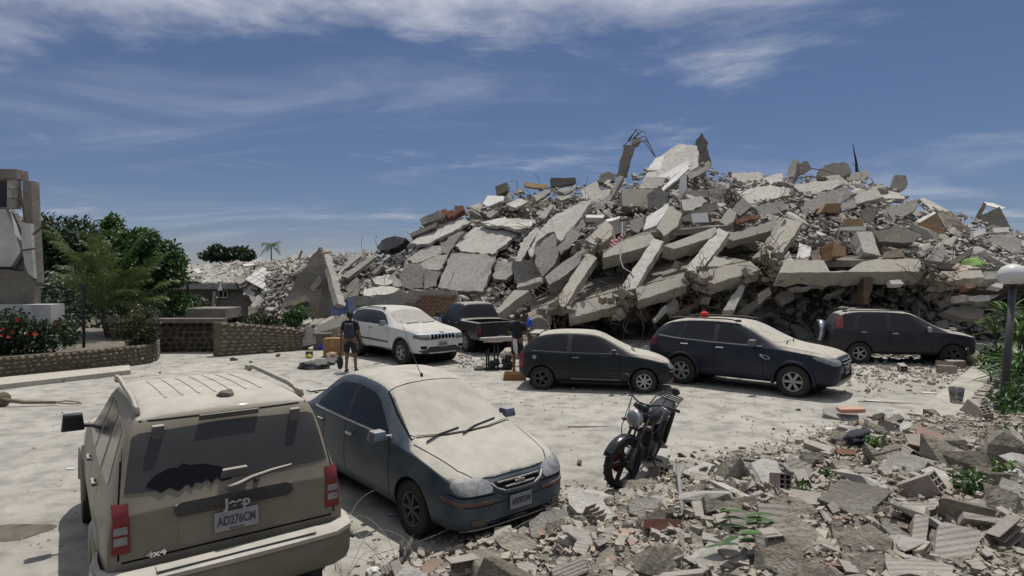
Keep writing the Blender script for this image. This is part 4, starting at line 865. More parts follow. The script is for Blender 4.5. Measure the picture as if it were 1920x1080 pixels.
for u in (755, 775, 795): 
    o = slab(T('D', [(u, 705 - (u - 755) * .3), (u + 6, 702 - (u - 755) * .3), (u + 6, 716 - (u - 755) * .3), (u, 719 - (u - 755) * .3)]), (-.45, -.85, .25), .02, 'wood_dark', 'slot', None, None, Y=Yb_ - .06, jag=0, rough=0); o.parent = cb
slab(T('D', [(1270, 575), (1400, 500), (1415, 490), (1465, 620), (1330, 640)]), (-.2, -.9, .3), .06, 'wood', 'brown_panel', 'brown wooden panel leaning on the right flank under a white board', 'panel', -1.0, .01, rough=0)
slab(T('D', [(1415, 492), (1500, 480), (1592, 590), (1480, 622)]), (.3, -.8, .5), .06, 'wood_dark', 'brown_panel', 'dark folded panel to the right of the brown wooden one', 'panel', -.9, .02)
slab(T('D', [(1290, 542), (1400, 482), (1410, 500), (1290, 566)]), (-.2, -.6, .77), .05, 'white', 'white_board', 'white board on top of the brown wooden panel', 'board', -1.2, .01, rough=0)
slab(T('D', [(1635, 522), (1685, 430), (1700, 440), (1660, 530)]), (-.7, -.6, .4), .06, 'wood_dark', 'tent_panel', 'dark left panel of the tent like pair on the far right skyline', 'panel', -.6, .01, rough=0)
slab(T('D', [(1660, 512), (1780, 456), (1845, 586), (1720, 592)]), (.0, -.95, .3), .06, 'conc_dark', 'tent_panel', 'blue grey panel leaning on the far right skyline', 'panel', -.7, .01, rough=0)
slab(T('D', [(1686, 430), (1740, 436), (1815, 464), (1790, 470), (1700, 446)]), (0, -.5, .86), .05, 'white', 'tent_panel', 'narrow white top edge over the leaning blue grey panel', 'panel', -.7, .01, rough=0)
for q, m_, nm, lab in (([(1738, 580), (1830, 576), (1835, 604), (1745, 606)], 'white', 'book_stack', 'pale stack of papers below the leaning blue grey panel'), ([(1625, 600), (1690, 580), (1700, 608), (1630, 635)], 'white', 'white_sheet', 'white sheet left of the pale stack of papers'), ([(1590, 560), (1620, 556), (1625, 572), (1600, 578)], 'white', 'white_sheet', 'small white scrap above the white sheet on the right'),
                   ([(1140, 885), (1200, 880), (1225, 905), (1150, 908)], 'white', 'white_bag', 'white bag under the right end of the long level beam'), ([(1725, 915), (1760, 898), (1800, 905), (1795, 930)], 'white', 'white_bag', 'white bag behind the lamp globe'), ([(525, 772), (555, 713), (582, 772)], 'white', 'white_cone', 'white cone shaped object beside the clean edged column'), ([(1105, 755), (1125, 715), (1200, 700), (1232, 748)], 'wood_dark', 'open_box', 'dark open drawer right of the pale leaning column'), ([(685, 712), (735, 705), (735, 765), (688, 765)], 'wood_dark', 'dark_box', 'dark brown box against the wooden cabinet'), ([(1570, 905), (1620, 900), (1622, 930), (1575, 932)], 'terra_red', 'red_bundle', 'rust red bundle low on the right behind the lamp')):
    slab(T('D', q), (0, -.85, .5), .25, m_, nm, lab, nm.split('_')[-1], -2.2, .01, rough=0)
slab(T('B', [(440, 400), (600, 415), (600, 440), (500, 440), (450, 430)]), (-.1, -.8, .6), .1, 'wood', 'yellow_debris', 'yellowish broken boards on the left skyline', 'boards', -.2, .03)
# --- fragments strewn over the heap
def hull_chunk(name, m, r, d, npt=14, sm=False):
    bm = bmesh.new()
    for _ in range(npt):
        v = Vector((r.uniform(-1, 1), r.uniform(-1, 1), r.uniform(-1, 1))); k = max(abs(v.x), abs(v.y), abs(v.z)); v = v / k * r.uniform(.75, 1)
        bm.verts.new((v.x * d[0] / 2, v.y * d[1] / 2, v.z * d[2] / 2))
    bmesh.ops.convex_hull(bm, input=bm.verts); bmesh.ops.delete(bm, geom=[v for v in bm.verts if not v.link_faces], context='VERTS')
    bmesh.ops.recalc_face_normals(bm, faces=bm.faces)
    me = bpy.data.meshes.new(name); bm.to_mesh(me); bm.free(); me.materials.append(m); return me
def slab_tree():
    vs, fs = [], []
    for o in SLABS:
        b = len(vs); L = o.location if not (o.parent and o.parent.location.length) else o.location
        vs += [v.co + L for v in o.data.vertices]; fs += [tuple(b + i for i in p.vertices) for p in o.data.polygons]
    return BVHTree.FromPolygons(vs, fs)
def near_label(kind, p, pool=None):
    best = min((o for o in (pool or SLABS) if 'label' in o and len(o['label'].split()) < 13), key=lambda o: (o.location - p).length); lab = best['label']
    return kind + ' beside the ' + lab, kind + 's beside the ' + lab
STREE = slab_tree(); OUTW = Vector((0, -.62, .78))
def under_slab(p):          # a slab lies over (or just under) this spot: loose bits there would sink into it
    return STREE.ray_cast(p + OUTW * 2.2, -OUTW, 2.5)[0] is not None
r = random.Random(77)
CH = [hull_chunk('concrete_fragment', M['frag'], r, (1, r.uniform(.5, .9), r.uniform(.15, .6)), 12 + k) for k in range(14)]
def rand_px():
    while True:
        px = r.uniform(560, 1960); t = r.random() ** .85; df, dr, pr = lerp_tab(FOOT_Y, px), lerp_tab(RIDGE_Y, px), lerp_tab(RIDGE_P, px); pf = gnd_row(df)
        yield px, pf + (pr - pf) * t, t
g = rand_px(); slope = Vector((0, -.6, .8)).to_track_quat('Z', 'Y').to_matrix()
for k in range(240):
    px, py, t = next(g); Y = pile_Y(px, py, -.15) + recess(px, t); p = at(px, py, Y)
    while under_slab(p) and r.random() < .9:
        px, py, t = next(g); p = at(px, py, pile_Y(px, py, -.15) + recess(px, t))
    o = link('concrete_fragment', r.choice(CH)); s = r.uniform(.45, 1.25) * (1 if r.random() < .8 else 1.3)
    lab, grp = near_label('concrete fragment', p)
    o.location = p; o.rotation_euler = (slope @ Matrix.Rotation(r.uniform(0, 6.28), 3, 'Z') @ Matrix.Rotation(r.gauss(0, .5), 3, 'X')).to_euler(); o.scale = (s, s * r.uniform(.6, 1), s * r.uniform(.5, 1.1))
    tag(o, lab, 'concrete fragment', grp)
def scatter_bulk(name, label, n, pick, sizes, m, seed, flat=.35):
    rr = random.Random(seed); mb = MB()
    for _ in range(n):
        q = pick(rr)
        if q is None: continue
        p, nrm = q; s = sizes[0] * (sizes[1] / sizes[0]) ** (rr.random() ** 1.15) * (1 if rr.random() < .9 else 1.6)
        rot = nrm.to_track_quat('Z', 'Y').to_matrix() @ Matrix.Rotation(rr.uniform(0, 6.28), 3, 'Z') @ Matrix.Rotation(rr.gauss(0, .55), 3, 'X')
        b = Vector((s * rr.uniform(.5, 1.2), s * rr.uniform(.3, .9), s * rr.uniform(.12, flat * 1.6))); vs = []
        for z in (-1, 1):
            for x, y in ((-1, -1), (1, -1), (1, 1), (-1, 1)): vs.append(p + rot @ Vector((x * b.x * rr.uniform(.6, 1), y * b.y * rr.uniform(.6, 1), z * b.z * rr.uniform(.7, 1))) * .5)
        mb.add(vs, [(3, 2, 1, 0), (4, 5, 6, 7), (0, 1, 5, 4), (1, 2, 6, 5), (2, 3, 7, 6), (3, 0, 4, 7)])
    me = bpy.data.meshes.new(name); me.from_pydata(mb.v, [], mb.f); me.materials.append(m)
    return tag(link(name, me), label, kind='stuff')
def pick_pile(rr):
    px = rr.uniform(500, 2050); t = rr.random() ** .8; df, dr, pr = lerp_tab(FOOT_Y, px), lerp_tab(RIDGE_Y, px), lerp_tab(RIDGE_P, px); pf = gnd_row(df); py = pf + (pr - pf) * t
    p = at(px, py, pile_Y(px, py, rr.uniform(-.35, .1)) + recess(px, t))
    if rr.random() < .93 and under_slab(p): return None
    return p, Vector((rr.uniform(-.4, .4), -.55, .8)).normalized()
scatter_bulk('crushed_debris', 'small concrete debris covering the collapsed building', 9000, pick_pile, (.10, .42), M['frag'], 5)
scatter_bulk('pale_debris', 'pale plaster shards covering the collapsed building', 2600, pick_pile, (.10, .5), M['conc_light'], 6, .2)
scatter_bulk('dark_debris', 'dark wood and dirt scraps among the collapsed building', 1800, pick_pile, (.10, .45), M['heap'], 7, .3)
mb = MB(); rr = random.Random(8)
for k in range(340):
    q_ = pick_pile(rr)
    if q_ is None: continue
    p, nn = q_; pts = [p]; d = Vector((rr.gauss(0, 1), rr.gauss(0, .4), rr.uniform(-.2, 1))).normalized()
    for j in range(4): d = (d + Vector((rr.gauss(0, .4), rr.gauss(0, .2), rr.gauss(0, .4) - .12))).normalized(); pts.append(pts[-1] + d * rr.uniform(.15, .45))
    mb.tube(pts, .013, 4, False)
tag(mb.build('loose_rebar', M['rust']), 'thin rebar ends sticking out all over the heap', kind='stuff')
def pick_foot(rr):
    px = rr.uniform(860, 1900); Y = lerp_tab(FOOT_Y, px) - abs(rr.gauss(0, 1.6)); p = at(px, gnd_row(Y), Y); p.z = .03; return p, Vector((0, 0, 1))
scatter_bulk('foot_debris', 'debris spilled along the foot of the collapsed building', 3000, pick_foot, (.06, .3), M['frag'], 9)

# --- walls and pieces at the left foot of the heap
lw = empty('broken_wall', (0, 0, 0), 0, 'long broken wall stub with bare brickwork behind the white SUV', 'wall')
o = slab([(651, 578), (652, 558), (724, 552), (752, 545), (852, 542), (863, 563), (866, 640), (651, 640)], (-.08, -.99, .05), .35, 'conc', 'wall_body', None, None, Y=26.4, jag=.04, step=.25); o.parent = lw; wb_loc = o.location.copy()
r = random.Random(5); bmh = MB(); bmh.box((0, 0, 0), (.26, .06, .085)); bme = bmh.mesh('brick', M['brick_red'])
for row in range(11):
    for c in range(14):
        px = 742 + c * 8.6 + (row % 2) * 4.3; py = 556 + row * 4.6
        if px > 858 or px < 742 + max(0, (5 - row)) * 11 + r.uniform(-4, 4): continue
        p = at(px, py, 26.4); p.y += .01 + (p.x - wb_loc.x) * -.08
        b = link('brick', bme, lw); b.location = p + Vector((0, -.02 + r.uniform(-.01, .01), 0)); b.scale = (.66, 1, 1); b.rotation_euler = (0, r.uniform(-.03, .03), -.08)
tw = slab(T('F', [(905, 105), (690, 440), (770, 490), (900, 540), (985, 520), (1028, 452), (985, 330), (930, 150)]), (.25, -.92, .25), .3, 'conc_dark', 'triangular_wall', 'tall triangular wall shard standing at the left end of the heap', 'wall shard', Y=27.2, jag=.05)
slab(T('F', [(905, 103), (930, 110), (1030, 455), (1000, 470)]), (-.75, -.55, .35), .35, 'conc', 'wall_edge', 'pale upright edge slab along the right side of the triangular wall', 'wall shard', Y=27.0, jag=.02)
slab(T('F', [(850, 355), (915, 280), (925, 320), (875, 385)]), (.2, -.9, .3), .12, 'conc_dark', 'wall_panel', 'dark square panel leaning on the triangular wall', 'wall panel', Y=26.9, jag=.01)
slab(T('F', [(690, 445), (835, 405), (840, 440), (690, 480)]), (0, -.9, .4), .4, 'conc_dark', 'concrete_beam', 'dark beam across the foot of the triangular wall', BE, Y=26.6, jag=.02)
slab(T('F', [(890, 590), (1090, 515), (1100, 530), (1085, 585), (905, 632)]), (-.05, -.9, .4), .7, 'conc_beam', 'concrete_block', 'fallen beam end behind the man with a backpack', 'concrete block', Y=24.0, jag=.015)
slab(T('F', [(800, 615), (880, 605), (890, 700), (810, 715)]), (-.1, -.95, .3), .35, 'conc', 'concrete_block', 'upright grey block at the lower end of the sloping stone wall', 'concrete block', Y=22.9, jag=.02)
bl = slab(T('F', [(980, 470), (1085, 440), (1095, 500), (985, 530)]), (0, -.97, .2), .3, 'conc', 'blue_wall_piece', 'faded blue painted wall piece above the fallen beam end', 'wall piece', Y=25.6, jag=.02)
M['blue_wall'] = mat('faded_blue_paint', (.16, .21, .34), .9, .35, 2, .01, 20, spec=.2); bl.data.materials[0] = M['blue_wall']
bl2 = slab(T('F', [(1078, 430), (1115, 415), (1125, 505), (1095, 500)]), (.2, -.95, .2), .3, 'conc', 'blue_wall_piece', 'narrow blue painted post end beside the faded blue wall piece', 'wall piece', Y=25.5, jag=.01); bl2.data.materials[0] = M['blue_wall']
for a, b, lab in (((925, 148), (985, 140), 'stick jutting right from the top of the triangular wall'), ((785, 180), (805, 130), 'short stick on the skyline left of the triangular wall'), ((750, 470), (815, 440), 'pale stick lying at the foot of the triangular wall'), ((880, 460), (905, 550), 'pale stick leaning at the foot of the triangular wall')):
    mb = MB(); mb.tube([at(*q, 26.4) for q in T('F', [a, b])], .05, 5); tag(mb.build('wooden_stick', M['wood']), lab, 'stick')

# --- the farther collapsed house on the left
FY = 36
fh = empty('far_house', (0, 0, 0), 0, 'low house crushed under rubble far left with a small window', 'house')
def fpart(name, q, n, th, m_, dy=0.0, par=fh):
    o = slab(T('F', q), n, th, m_, name, None, None, Y=FY + dy, jag=.01, rough=0); o.parent = par; return o
fpart('wall', [(-60, 365), (500, 365), (500, 520), (-60, 520)], (0, -1, 0), .3, 'conc_dark')
fpart('roof_edge', [(-60, 330), (400, 338), (410, 366), (-60, 366)], (0, -.97, .2), .9, 'conc', -.5)
wnd = fpart('window', [(292, 374), (350, 374), (350, 420), (292, 420)], (0, -1, 0), .1, 'black', -.05)
for q in ([(292, 374), (350, 374), (350, 379), (292, 379)], [(292, 415), (350, 415), (350, 420), (292, 420)], [(318, 374), (324, 374), (324, 420), (318, 420)], [(292, 374), (297, 374), (297, 420), (292, 420)], [(345, 374), (350, 374), (350, 420), (345, 420)]):
    fr_ = fpart('frame', q, (0, -1, 0), .1, 'white', -.12); fr_.parent = wnd; fr_.location = fr_.location - wnd.location
fpart('column', [(258, 380), (275, 380), (272, 462), (250, 462)], (0, -1, 0), .3, 'conc', -.5)
fpart('door', [(190, 400), (245, 400), (245, 462), (190, 462)], (0, -1, 0), .05, 'wood_dark', -.05)
RF = [(300, 508), (330, 503), (360, 500), (420, 497), (480, 492), (540, 484), (600, 480), (640, 476), (700, 474)]
vs, fs = [], []; cols = list(range(290, 700, 8)); rows = 10
for i, px in enumerate(cols):
    for j in range(rows):
        t = j / (rows - 1); y0 = lerp_tab([(290, 532), (440, 534), (470, 600), (700, 600)], px); py = y0 + (lerp_tab(RF, px) - y0) * t
        p = at(px, py, FY + .3 + 7 * t); vs.append(tuple(p + Vector((0, 0, .25 * noise.noise(p * 1.3) - .15))))
    p = Vector(vs[-1]); vs.append((p.x, p.y + 5, 0))
n_ = rows + 1; fs = [(i * n_ + j, (i + 1) * n_ + j, (i + 1) * n_ + j + 1, i * n_ + j + 1) for i in range(len(cols) - 1) for j in range(n_ - 1)]
me = bpy.data.meshes.new('far_rubble'); me.from_pydata(vs, [], fs); me.materials.append(M['rubble']); tag(link('far_rubble', me), 'rubble heaped over the crushed house on the left', kind='stuff')
def fslab(q, n, th, m_, lab, dy): return slab(T('F', q), n, th, m_, 'roof_slab', lab, CC, Y=FY + dy, jag=.06)
fslab([(415, 345), (470, 330), (530, 430), (510, 448)], (-.3, -.75, .6), .3, 'conc_light', 'pale slab sliding off the crushed house roof to the right of its window', -.6)
fslab([(460, 335), (500, 305), (535, 320), (530, 372), (490, 368)], (-.2, -.75, .6), .3, 'conc', 'cracked slab above the one sliding off the crushed roof', -.2)
ts = fslab([(520, 305), (600, 265), (640, 300), (560, 350)], (-.1, -.6, .78), .25, 'conc_light', 'tiled floor slab tipped on the crushed house', -.3)
fslab([(490, 470), (540, 400), (620, 420), (600, 490)], (-.1, -.7, .7), .3, 'conc_light', 'pale slab at ground level right of the crushed house', -1.5)
fslab([(630, 460), (670, 370), (710, 365), (690, 450)], (.1, -.8, .6), .3, 'conc_light', 'upright pale slab left of the triangular wall', -1.8)
fslab([(380, 300), (440, 280), (465, 310), (420, 335)], (-.1, -.5, .85), .2, 'conc', 'flat slab at the roof edge of the crushed house', -.4)
fslab([(300, 320), (318, 315), (310, 370), (285, 378)], (-.2, -.9, .3), .08, 'white', 'white sheet dangling over the roof edge of the crushed house', -1.2)
fslab([(140, 245), (170, 238), (195, 262), (165, 272)], (-.1, -.6, .8), .1, 'white', 'white scrap at the left end of the crushed roof', 1.0)
fslab([(440, 215), (500, 208), (520, 216), (450, 224)], (0, -.5, .86), .1, 'white', 'thin white panel on the skyline of the crushed roof', 4.0)
fslab([(672, 250), (760, 235), (740, 285), (690, 295)], (-.1, -.6, .78), .2, 'conc_light', 'gridded plate high on the crushed roof', 2.0)
# tile joints on the tipped floor slab: thin proud tiles
n_t = Vector((-.1, -.6, .78)).normalized(); tm = MB(); tm.box((0, 0, 0), (.42, .42, .02)); tme = tm.mesh('tile', M['white']); ax = n_t.orthogonal().normalized(); ay = n_t.cross(ax)
Rm = Matrix((ax, ay, n_t)).transposed()
for i in range(-2, 3):
    for j in range(-1, 2):
        o = link('tile', tme, ts); o.location = ax * (j * .46) + ay * (i * .46) + n_t * .02; o.rotation_euler = Rm.to_euler()
def pick_far(rr):
    px = rr.uniform(325, 690); t = rr.random(); y0 = lerp_tab([(290, 528), (440, 530), (470, 590), (700, 590)], px); py = y0 + (lerp_tab(RF, px) - y0) * t
    return at(px, py, FY + .1 + 7 * t), Vector((rr.uniform(-.3, .3), -.5, .8)).normalized()
scatter_bulk('far_debris', 'debris over the crushed house on the left', 2600, pick_far, (.15, .6), M['frag'], 12, .3)
scatter_bulk('far_pale_debris', 'pale plaster shards over the crushed house on the left', 1200, pick_far, (.2, .8), M['conc_light'], 13, .2)
def pick_lf(rr):
    px = rr.uniform(420, 660); Y = rr.uniform(25, 33); p = at(px, gnd_row(Y), Y); p.z = .05 + .15 * rr.random(); return p, Vector((0, 0, 1))
scatter_bulk('left_foot_debris', 'broken boards and concrete at the foot of the triangular wall', 900, pick_lf, (.15, .6), M['frag'], 14)
# ------------------------------------------------------------------ vehicles
def paint(name, col, dust=.95, side=.2, rough=.28, dn=.55, sd=(.30, .275, .235)):
    dn = max(dn, .84); side *= .42; rough = max(rough, .36); sd = tuple(v * .62 for v in sd)
    return mat(name, col, rough, .06, 2, dust=dust, dustcol=DUST, sidedust=side, spec=.22, coat=.12, dustn=dn)
M['glass'] = mat('dusty_dark_glass', (.014, .016, .018), .10, spec=.6, dust=.97, dustcol=DUST, dustn=.5)
M['glass_side'] = mat('dark_side_glass', (.016, .018, .020), .14, spec=.22, sidedust=.05, dustcol=(.12, .115, .10))
M['glass_rear'] = mat('dust_filmed_glass', (.045, .046, .047), .5, spec=.2, sidedust=.7, dustcol=(.075, .075, .074))
M['wiped'] = mat('wiped_glass', (.006, .007, .009), .35, spec=.15)
M['seam'] = mat('panel_gap', (.008, .008, .008), .8, spec=.1)
M['wellm'] = mat('wheel_well', (.012, .012, .012), .9, spec=.1)
M['lampred'] = mat('red_lamp', (.17, .008, .010), .2, spec=.5, sidedust=.2, dustcol=(.2, .14, .12))
M['lampclear'] = mat('clear_lamp', (.20, .20, .20), .15, .35, 22, spec=.7, dust=.8, dustcol=DUST, sidedust=.15, dustn=.8)
M['lampamber'] = mat('amber_lamp', (.11, .035, .016), .3, spec=.5, dust=.5, dustcol=DUST, sidedust=.2)
M['plate'] = mat('number_plate', (.30, .30, .31), .6, sidedust=.5, dustcol=(.26, .24, .21))
M['plate_ink'] = mat('plate_ink', (.055, .055, .07), .6)
M['trimgrey'] = mat('grey_trim', (.05, .05, .05), .6, dust=.9, dustcol=DUST, sidedust=.25)

class Car:
    def __init__(s, name, label, st, wb, arch, paintm, x, y, yaw, cat='car', half=.8, cut=None, cap=.55):
        s.root = empty(name, (x, y, 0), yaw, label, cat); s.paint = paintm; s.wb = wb
        mb = MB(); K = 11; nr = 20; n = len(st)
        for (X, w_, zb, zs, wt, zt) in st:
            sh = w_ * .955; dz = zt - zs
            half_ = [(0, zb), (w_ * .78, zb), (w_ * .955, zb + .05), (w_, zb + .38 * (zs - zb)), (w_ * .992, zb + .76 * (zs - zb)), (sh, zs - .01), (sh + (wt - sh) * .10, zs + dz * .10),
                     (wt + (sh - wt) * .10, zt - dz * .10), (wt - .07, zt - .004), (wt * .5, zt + .012), (0, zt + .018)]
            ring = half_ + [(-a, b) for a, b in half_[9:0:-1]]
            mb.v += [(X, a, b) for a, b in ring]
        for i in range(n - 1):
            for j in range(nr): mb.f.append((i * nr + j, i * nr + (j + 1) % nr, (i + 1) * nr + (j + 1) % nr, (i + 1) * nr + j)); mb.m.append(0)
        for e in (0, n - 1):
            b = e * nr; mir = lambda k: b + (nr - k) % nr
            mb.f.append((b, b + 1, mir(1))); mb.m.append(0)
            for k in range(1, 9): mb.f.append((b + k, b + k + 1, mir(k + 1), mir(k))); mb.m.append(0)
            mb.f.append((b + 9, b + 10, mir(9))); mb.m.append(0)
        me = mb.mesh('body', [paintm, M['wellm']], True); tmp = link('tmp', me)
        cr = me.attributes.new('crease_edge', 'FLOAT', 'EDGE')
        for i, e in enumerate(me.edges):
            a, b = e.vertices; ca, cb = a // nr, b // nr; ja, jb = a % nr, b % nr; v = 0
            if ca == cb and ca in (0, n - 1) and (ja - jb) % nr in (1, nr - 1): v = cap
            if ca != cb and ja == jb and ja in (5, 15): v = .35
            cr.data[i].value = v
        sb = tmp.modifiers.new('s', 'SUBSURF'); sb.levels = 3; sb.render_levels = 3
        cuts = []
        for ax in (0, -wb):
            c = MB(); c.lathe([(arch, -1.3), (arch, 1.3)], 40, Matrix.Translation((ax, 0, s_wheelz(arch))) @ Matrix.Rotation(PI / 2, 4, 'X')); cuts.append(c)
        if cut: c = MB(); c.box(*cut); cuts.append(c)
        tmps = []
        for c in cuts:
            o = c.build('cut', [M['wellm']]); o.data.materials.clear(); tmps.append(o)
            bo = tmp.modifiers.new('b', 'BOOLEAN'); bo.object = o; bo.operation = 'DIFFERENCE'; bo.solver = 'EXACT'
        me2 = evaluated(tmp); me2.name = 'body'
        s.body = link('body', me2, s.root); zc = s_wheelz(arch)
        for p in me2.polygons:
            c = p.center
            for ax in (0, -wb):
                if abs(math.hypot(c.x - ax, c.z - zc) - arch) < .02 and abs(p.normal.y) < .5 and p.normal.x * (c.x - ax) + p.normal.z * (c.z - zc) < 0: p.material_index = 1
            if c.z < .45 and p.normal.z < -.8: p.material_index = 1
            if cut and abs(c.x - cut[0][0]) < cut[1][0] / 2 + .01 and abs(c.y) < cut[1][1] / 2 + .005 and c.z < cut[0][2] + .1 and c.z > cut[0][2] - cut[1][2] / 2 - .02 and abs(p.normal.z) < 2 and c.z < 1.1: p.material_index = 1
        autosmooth(me2, 40)
        for o in tmps + [tmp]: m_ = o.data; bpy.data.objects.remove(o); bpy.data.meshes.remove(m_)
        bm = bmesh.new(); bm.from_mesh(me2); s.bvh = BVHTree.FromBMesh(bm); bm.free()
    def hit(s, ax, u, v):
        o, d = {'L': ((u, 4, v), (0, -1, 0)), 'R': ((u, -4, v), (0, 1, 0)), 'F': ((5, u, v), (-1, 0, 0)), 'B': ((-9, u, v), (1, 0, 0)), 'T': ((u, v, 5), (0, 0, -1))}[ax]
        p, n, _, _ = s.bvh.ray_cast(Vector(o), Vector(d))
        if p is None:
            q = Vector(o) + Vector(d) * {'L': 3.3, 'R': 3.3, 'F': 4.3, 'B': 5.2, 'T': 3.6}[ax]; p, n, _, _ = s.bvh.find_nearest(q)
        if n.dot(Vector(d)) > 0: n = -n
        return p, n
    def patch(s, name, poly, ax, m, off=.004, parent=None, cell=.06, label=None, lip=True, soft=0):
        if soft:                     # round the corners
            q = []
            for i, a in enumerate(poly):
                a = Vector(a); e0 = Vector(poly[i - 1]) - a; e1 = Vector(poly[(i + 1) % len(poly)]) - a
                p0 = a + e0.normalized() * min(.045, e0.length * .4); p1 = a + e1.normalized() * min(.045, e1.length * .4)
                q += [tuple(p0), tuple(p0 * .25 + a * .5 + p1 * .25), tuple(p1)]
            poly = q
        bm = bmesh.new(); bm.faces.new([bm.verts.new((u, v, 0)) for u, v in poly]); bmesh.ops.triangulate(bm, faces=bm.faces[:])
        us = [p[0] for p in poly]; vs = [p[1] for p in poly]
        for k, (lo, hi) in enumerate(((min(us), max(us)), (min(vs), max(vs)))):
            no = Vector((1, 0, 0)) if k == 0 else Vector((0, 1, 0)); x = lo + cell
            while x < hi:
                bmesh.ops.bisect_plane(bm, geom=bm.verts[:] + bm.edges[:] + bm.faces[:], plane_co=no * x, plane_no=no); x += cell
        nor = {}
        for v in bm.verts:
            p, n = s.hit(ax, v.co.x, v.co.y); v.co = p + n * off; nor[v] = n
        if lip:
            be = [e for e in bm.edges if len(e.link_faces) == 1]; src = {}
            ret = bmesh.ops.extrude_edge_only(bm, edges=be)
            nv = [g for g in ret['geom'] if isinstance(g, bmesh.types.BMVert)]
            for v in nv:
                p, n, _, _ = s.bvh.find_nearest(v.co)
                v.co = p - (v.co - p).normalized() * .004 if (v.co - p).length > 1e-6 else p
        bmesh.ops.recalc_face_normals(bm, faces=bm.faces)
        c = sum((f.normal * f.calc_area() for f in bm.faces), Vector()); d = {'L': Vector((0, 1, 0)), 'R': Vector((0, -1, 0)), 'F': Vector((1, 0, 0)), 'B': Vector((-1, 0, 0)), 'T': Vector((0, 0, 1))}[ax]
        if c.dot(d) < 0: bmesh.ops.reverse_faces(bm, faces=bm.faces[:])
        me = bpy.data.meshes.new(name); bm.to_mesh(me); bm.free(); smooth(me); autosmooth(me, 50); me.materials.append(m)
        o = link(name, me, parent or s.root)
        if label: o['label'] = label
        return o
    def sides(s, name, poly, m, **k):
        a = s.patch(name, poly, 'L', m, **k); b = s.patch(name, poly, 'R', m, **k); return a, b
    def seam(s, path, ax, w_=.009, m=None, off=.002, name='panel_gap', parent=None):
        a, b = [], []
        P = [Vector(p) for p in path]
        for i, p in enumerate(P):
            t = (P[min(i + 1, len(P) - 1)] - P[max(i - 1, 0)]).normalized(); n = Vector((-t.y, t.x)); a.append(tuple(p + n * w_ / 2)); b.append(tuple(p - n * w_ / 2))
        return s.patch(name, a + b[::-1], ax, m or M['seam'], off, parent, .08, lip=False)
    def seams(s, path, **k): s.seam(path, 'L', **k); s.seam(path, 'R', **k)
    def mirror(s, x, y, z, sz, m, label=None):
        for sd in (1, -1):
            mb = MB(); mb.box((x, sd * (y + sz[1] / 2 + .06), z), sz, None, .82); mb.tube([(x, sd * (y - .08), z - sz[2] * .35), (x, sd * (y + .10), z - sz[2] * .25)], .025, 6)
            o = mb.build('wing_mirror', m, s.root, True, bevel=min(sz) * .35, seg=3)
            mb = MB(); mb.box((x - sz[0] / 2 - .002, sd * (y + sz[1] / 2 + .06), z), (.006, sz[1] * .72, sz[2] * .7)); mb.build('mirror_glass', M['glass_side'] if label else M['chrome'], o)
    def handle(s, x, z, m, L=.17):
        for ax in ('L', 'R'):
            p, n = s.hit(ax, x, z); mb = MB(); mb.box(p + n * .022, (L, .022, .03)); mb.box(p + n * .01 + Vector((L * .42, 0, 0)), (.02, .03, .026)); mb.box(p + n * .01 - Vector((L * .42, 0, 0)), (.02, .03, .026))
            mb.build('door_handle', m, s.root, bevel=.006)
    def wheels(s, r, w_, y, rim, nsp, m, style=0, rear=None):
        mb = MB()
        for ax in (0, -s.wb): mb = MB(); mb.box((ax, 0, r + .08), (r * 2.35, 2 * (y - w_ - .05), r * 1.9)); mb.build('wheel_well', M['wellm'], s.root)
        for ax in (0, -s.wb):
            for sd in (1, -1):
                make_wheel(s.root, (ax, sd * (y - w_ / 2), r), r, w_, rim, nsp if ax == 0 or not rear else rear[0], sd, m if ax == 0 or not rear else rear[1], style if ax == 0 or not rear else rear[2])
    def text(s, body, size, loc, ax, m, parent=None, name='lettering', ext=.004, sx=1.0, tilt=0.0, bold=0.0):
        cu = bpy.data.curves.new(name, 'FONT'); cu.body = body; cu.size = size; cu.align_x = 'CENTER'; cu.align_y = 'CENTER'; cu.extrude = ext; cu.offset = bold
        o = bpy.data.objects.new(name, cu); COL.objects.link(o); me = evaluated(o); bpy.data.objects.remove(o); me.materials.clear(); me.materials.append(m); me.name = name
        X, Y, Z = {'B': ((0, -1, 0), (0, 0, 1), (-1, 0, 0)), 'F': ((0, 1, 0), (0, 0, 1), (1, 0, 0)), 'R': ((1, 0, 0), (0, 0, 1), (0, -1, 0))}[ax]
        Mx = Matrix((X, Y, Z)).transposed().to_4x4()
        if tilt: Mx = Matrix.Rotation(tilt, 4, 'Y') @ Mx
        me.transform(Matrix.Translation(loc) @ Mx @ Matrix.Diagonal((sx, 1, 1, 1))); return link(name, me, parent or s.root)
    def plate(s, ax, y, z, body, tilt=0, w_=.33, h=.165, small=None):
        p, n = s.hit(ax, y, z); d = -1 if ax == 'B' else 1
        rot = Matrix.Rotation(tilt, 3, 'Y'); mb = MB(); mb.box((p.x + d * .02, y, z), (.012, w_, h), rot); o = mb.build('number_plate', M['plate'], s.root, bevel=.004)
        off = rot @ Vector((d * .010, 0, 0)); c = Vector((p.x + d * .02, y, z)) + off
        s.text(body, h * .62, c, ax, M['plate_ink'], o, 'plate_lettering', .001, .70 * w_ / .33, tilt, .002)
        if small: s.text(small, h * .14, c + Vector((0, 0, -h * .40)), ax, M['plate_ink'], o, 'plate_lettering', .001, 1, tilt)
        return o
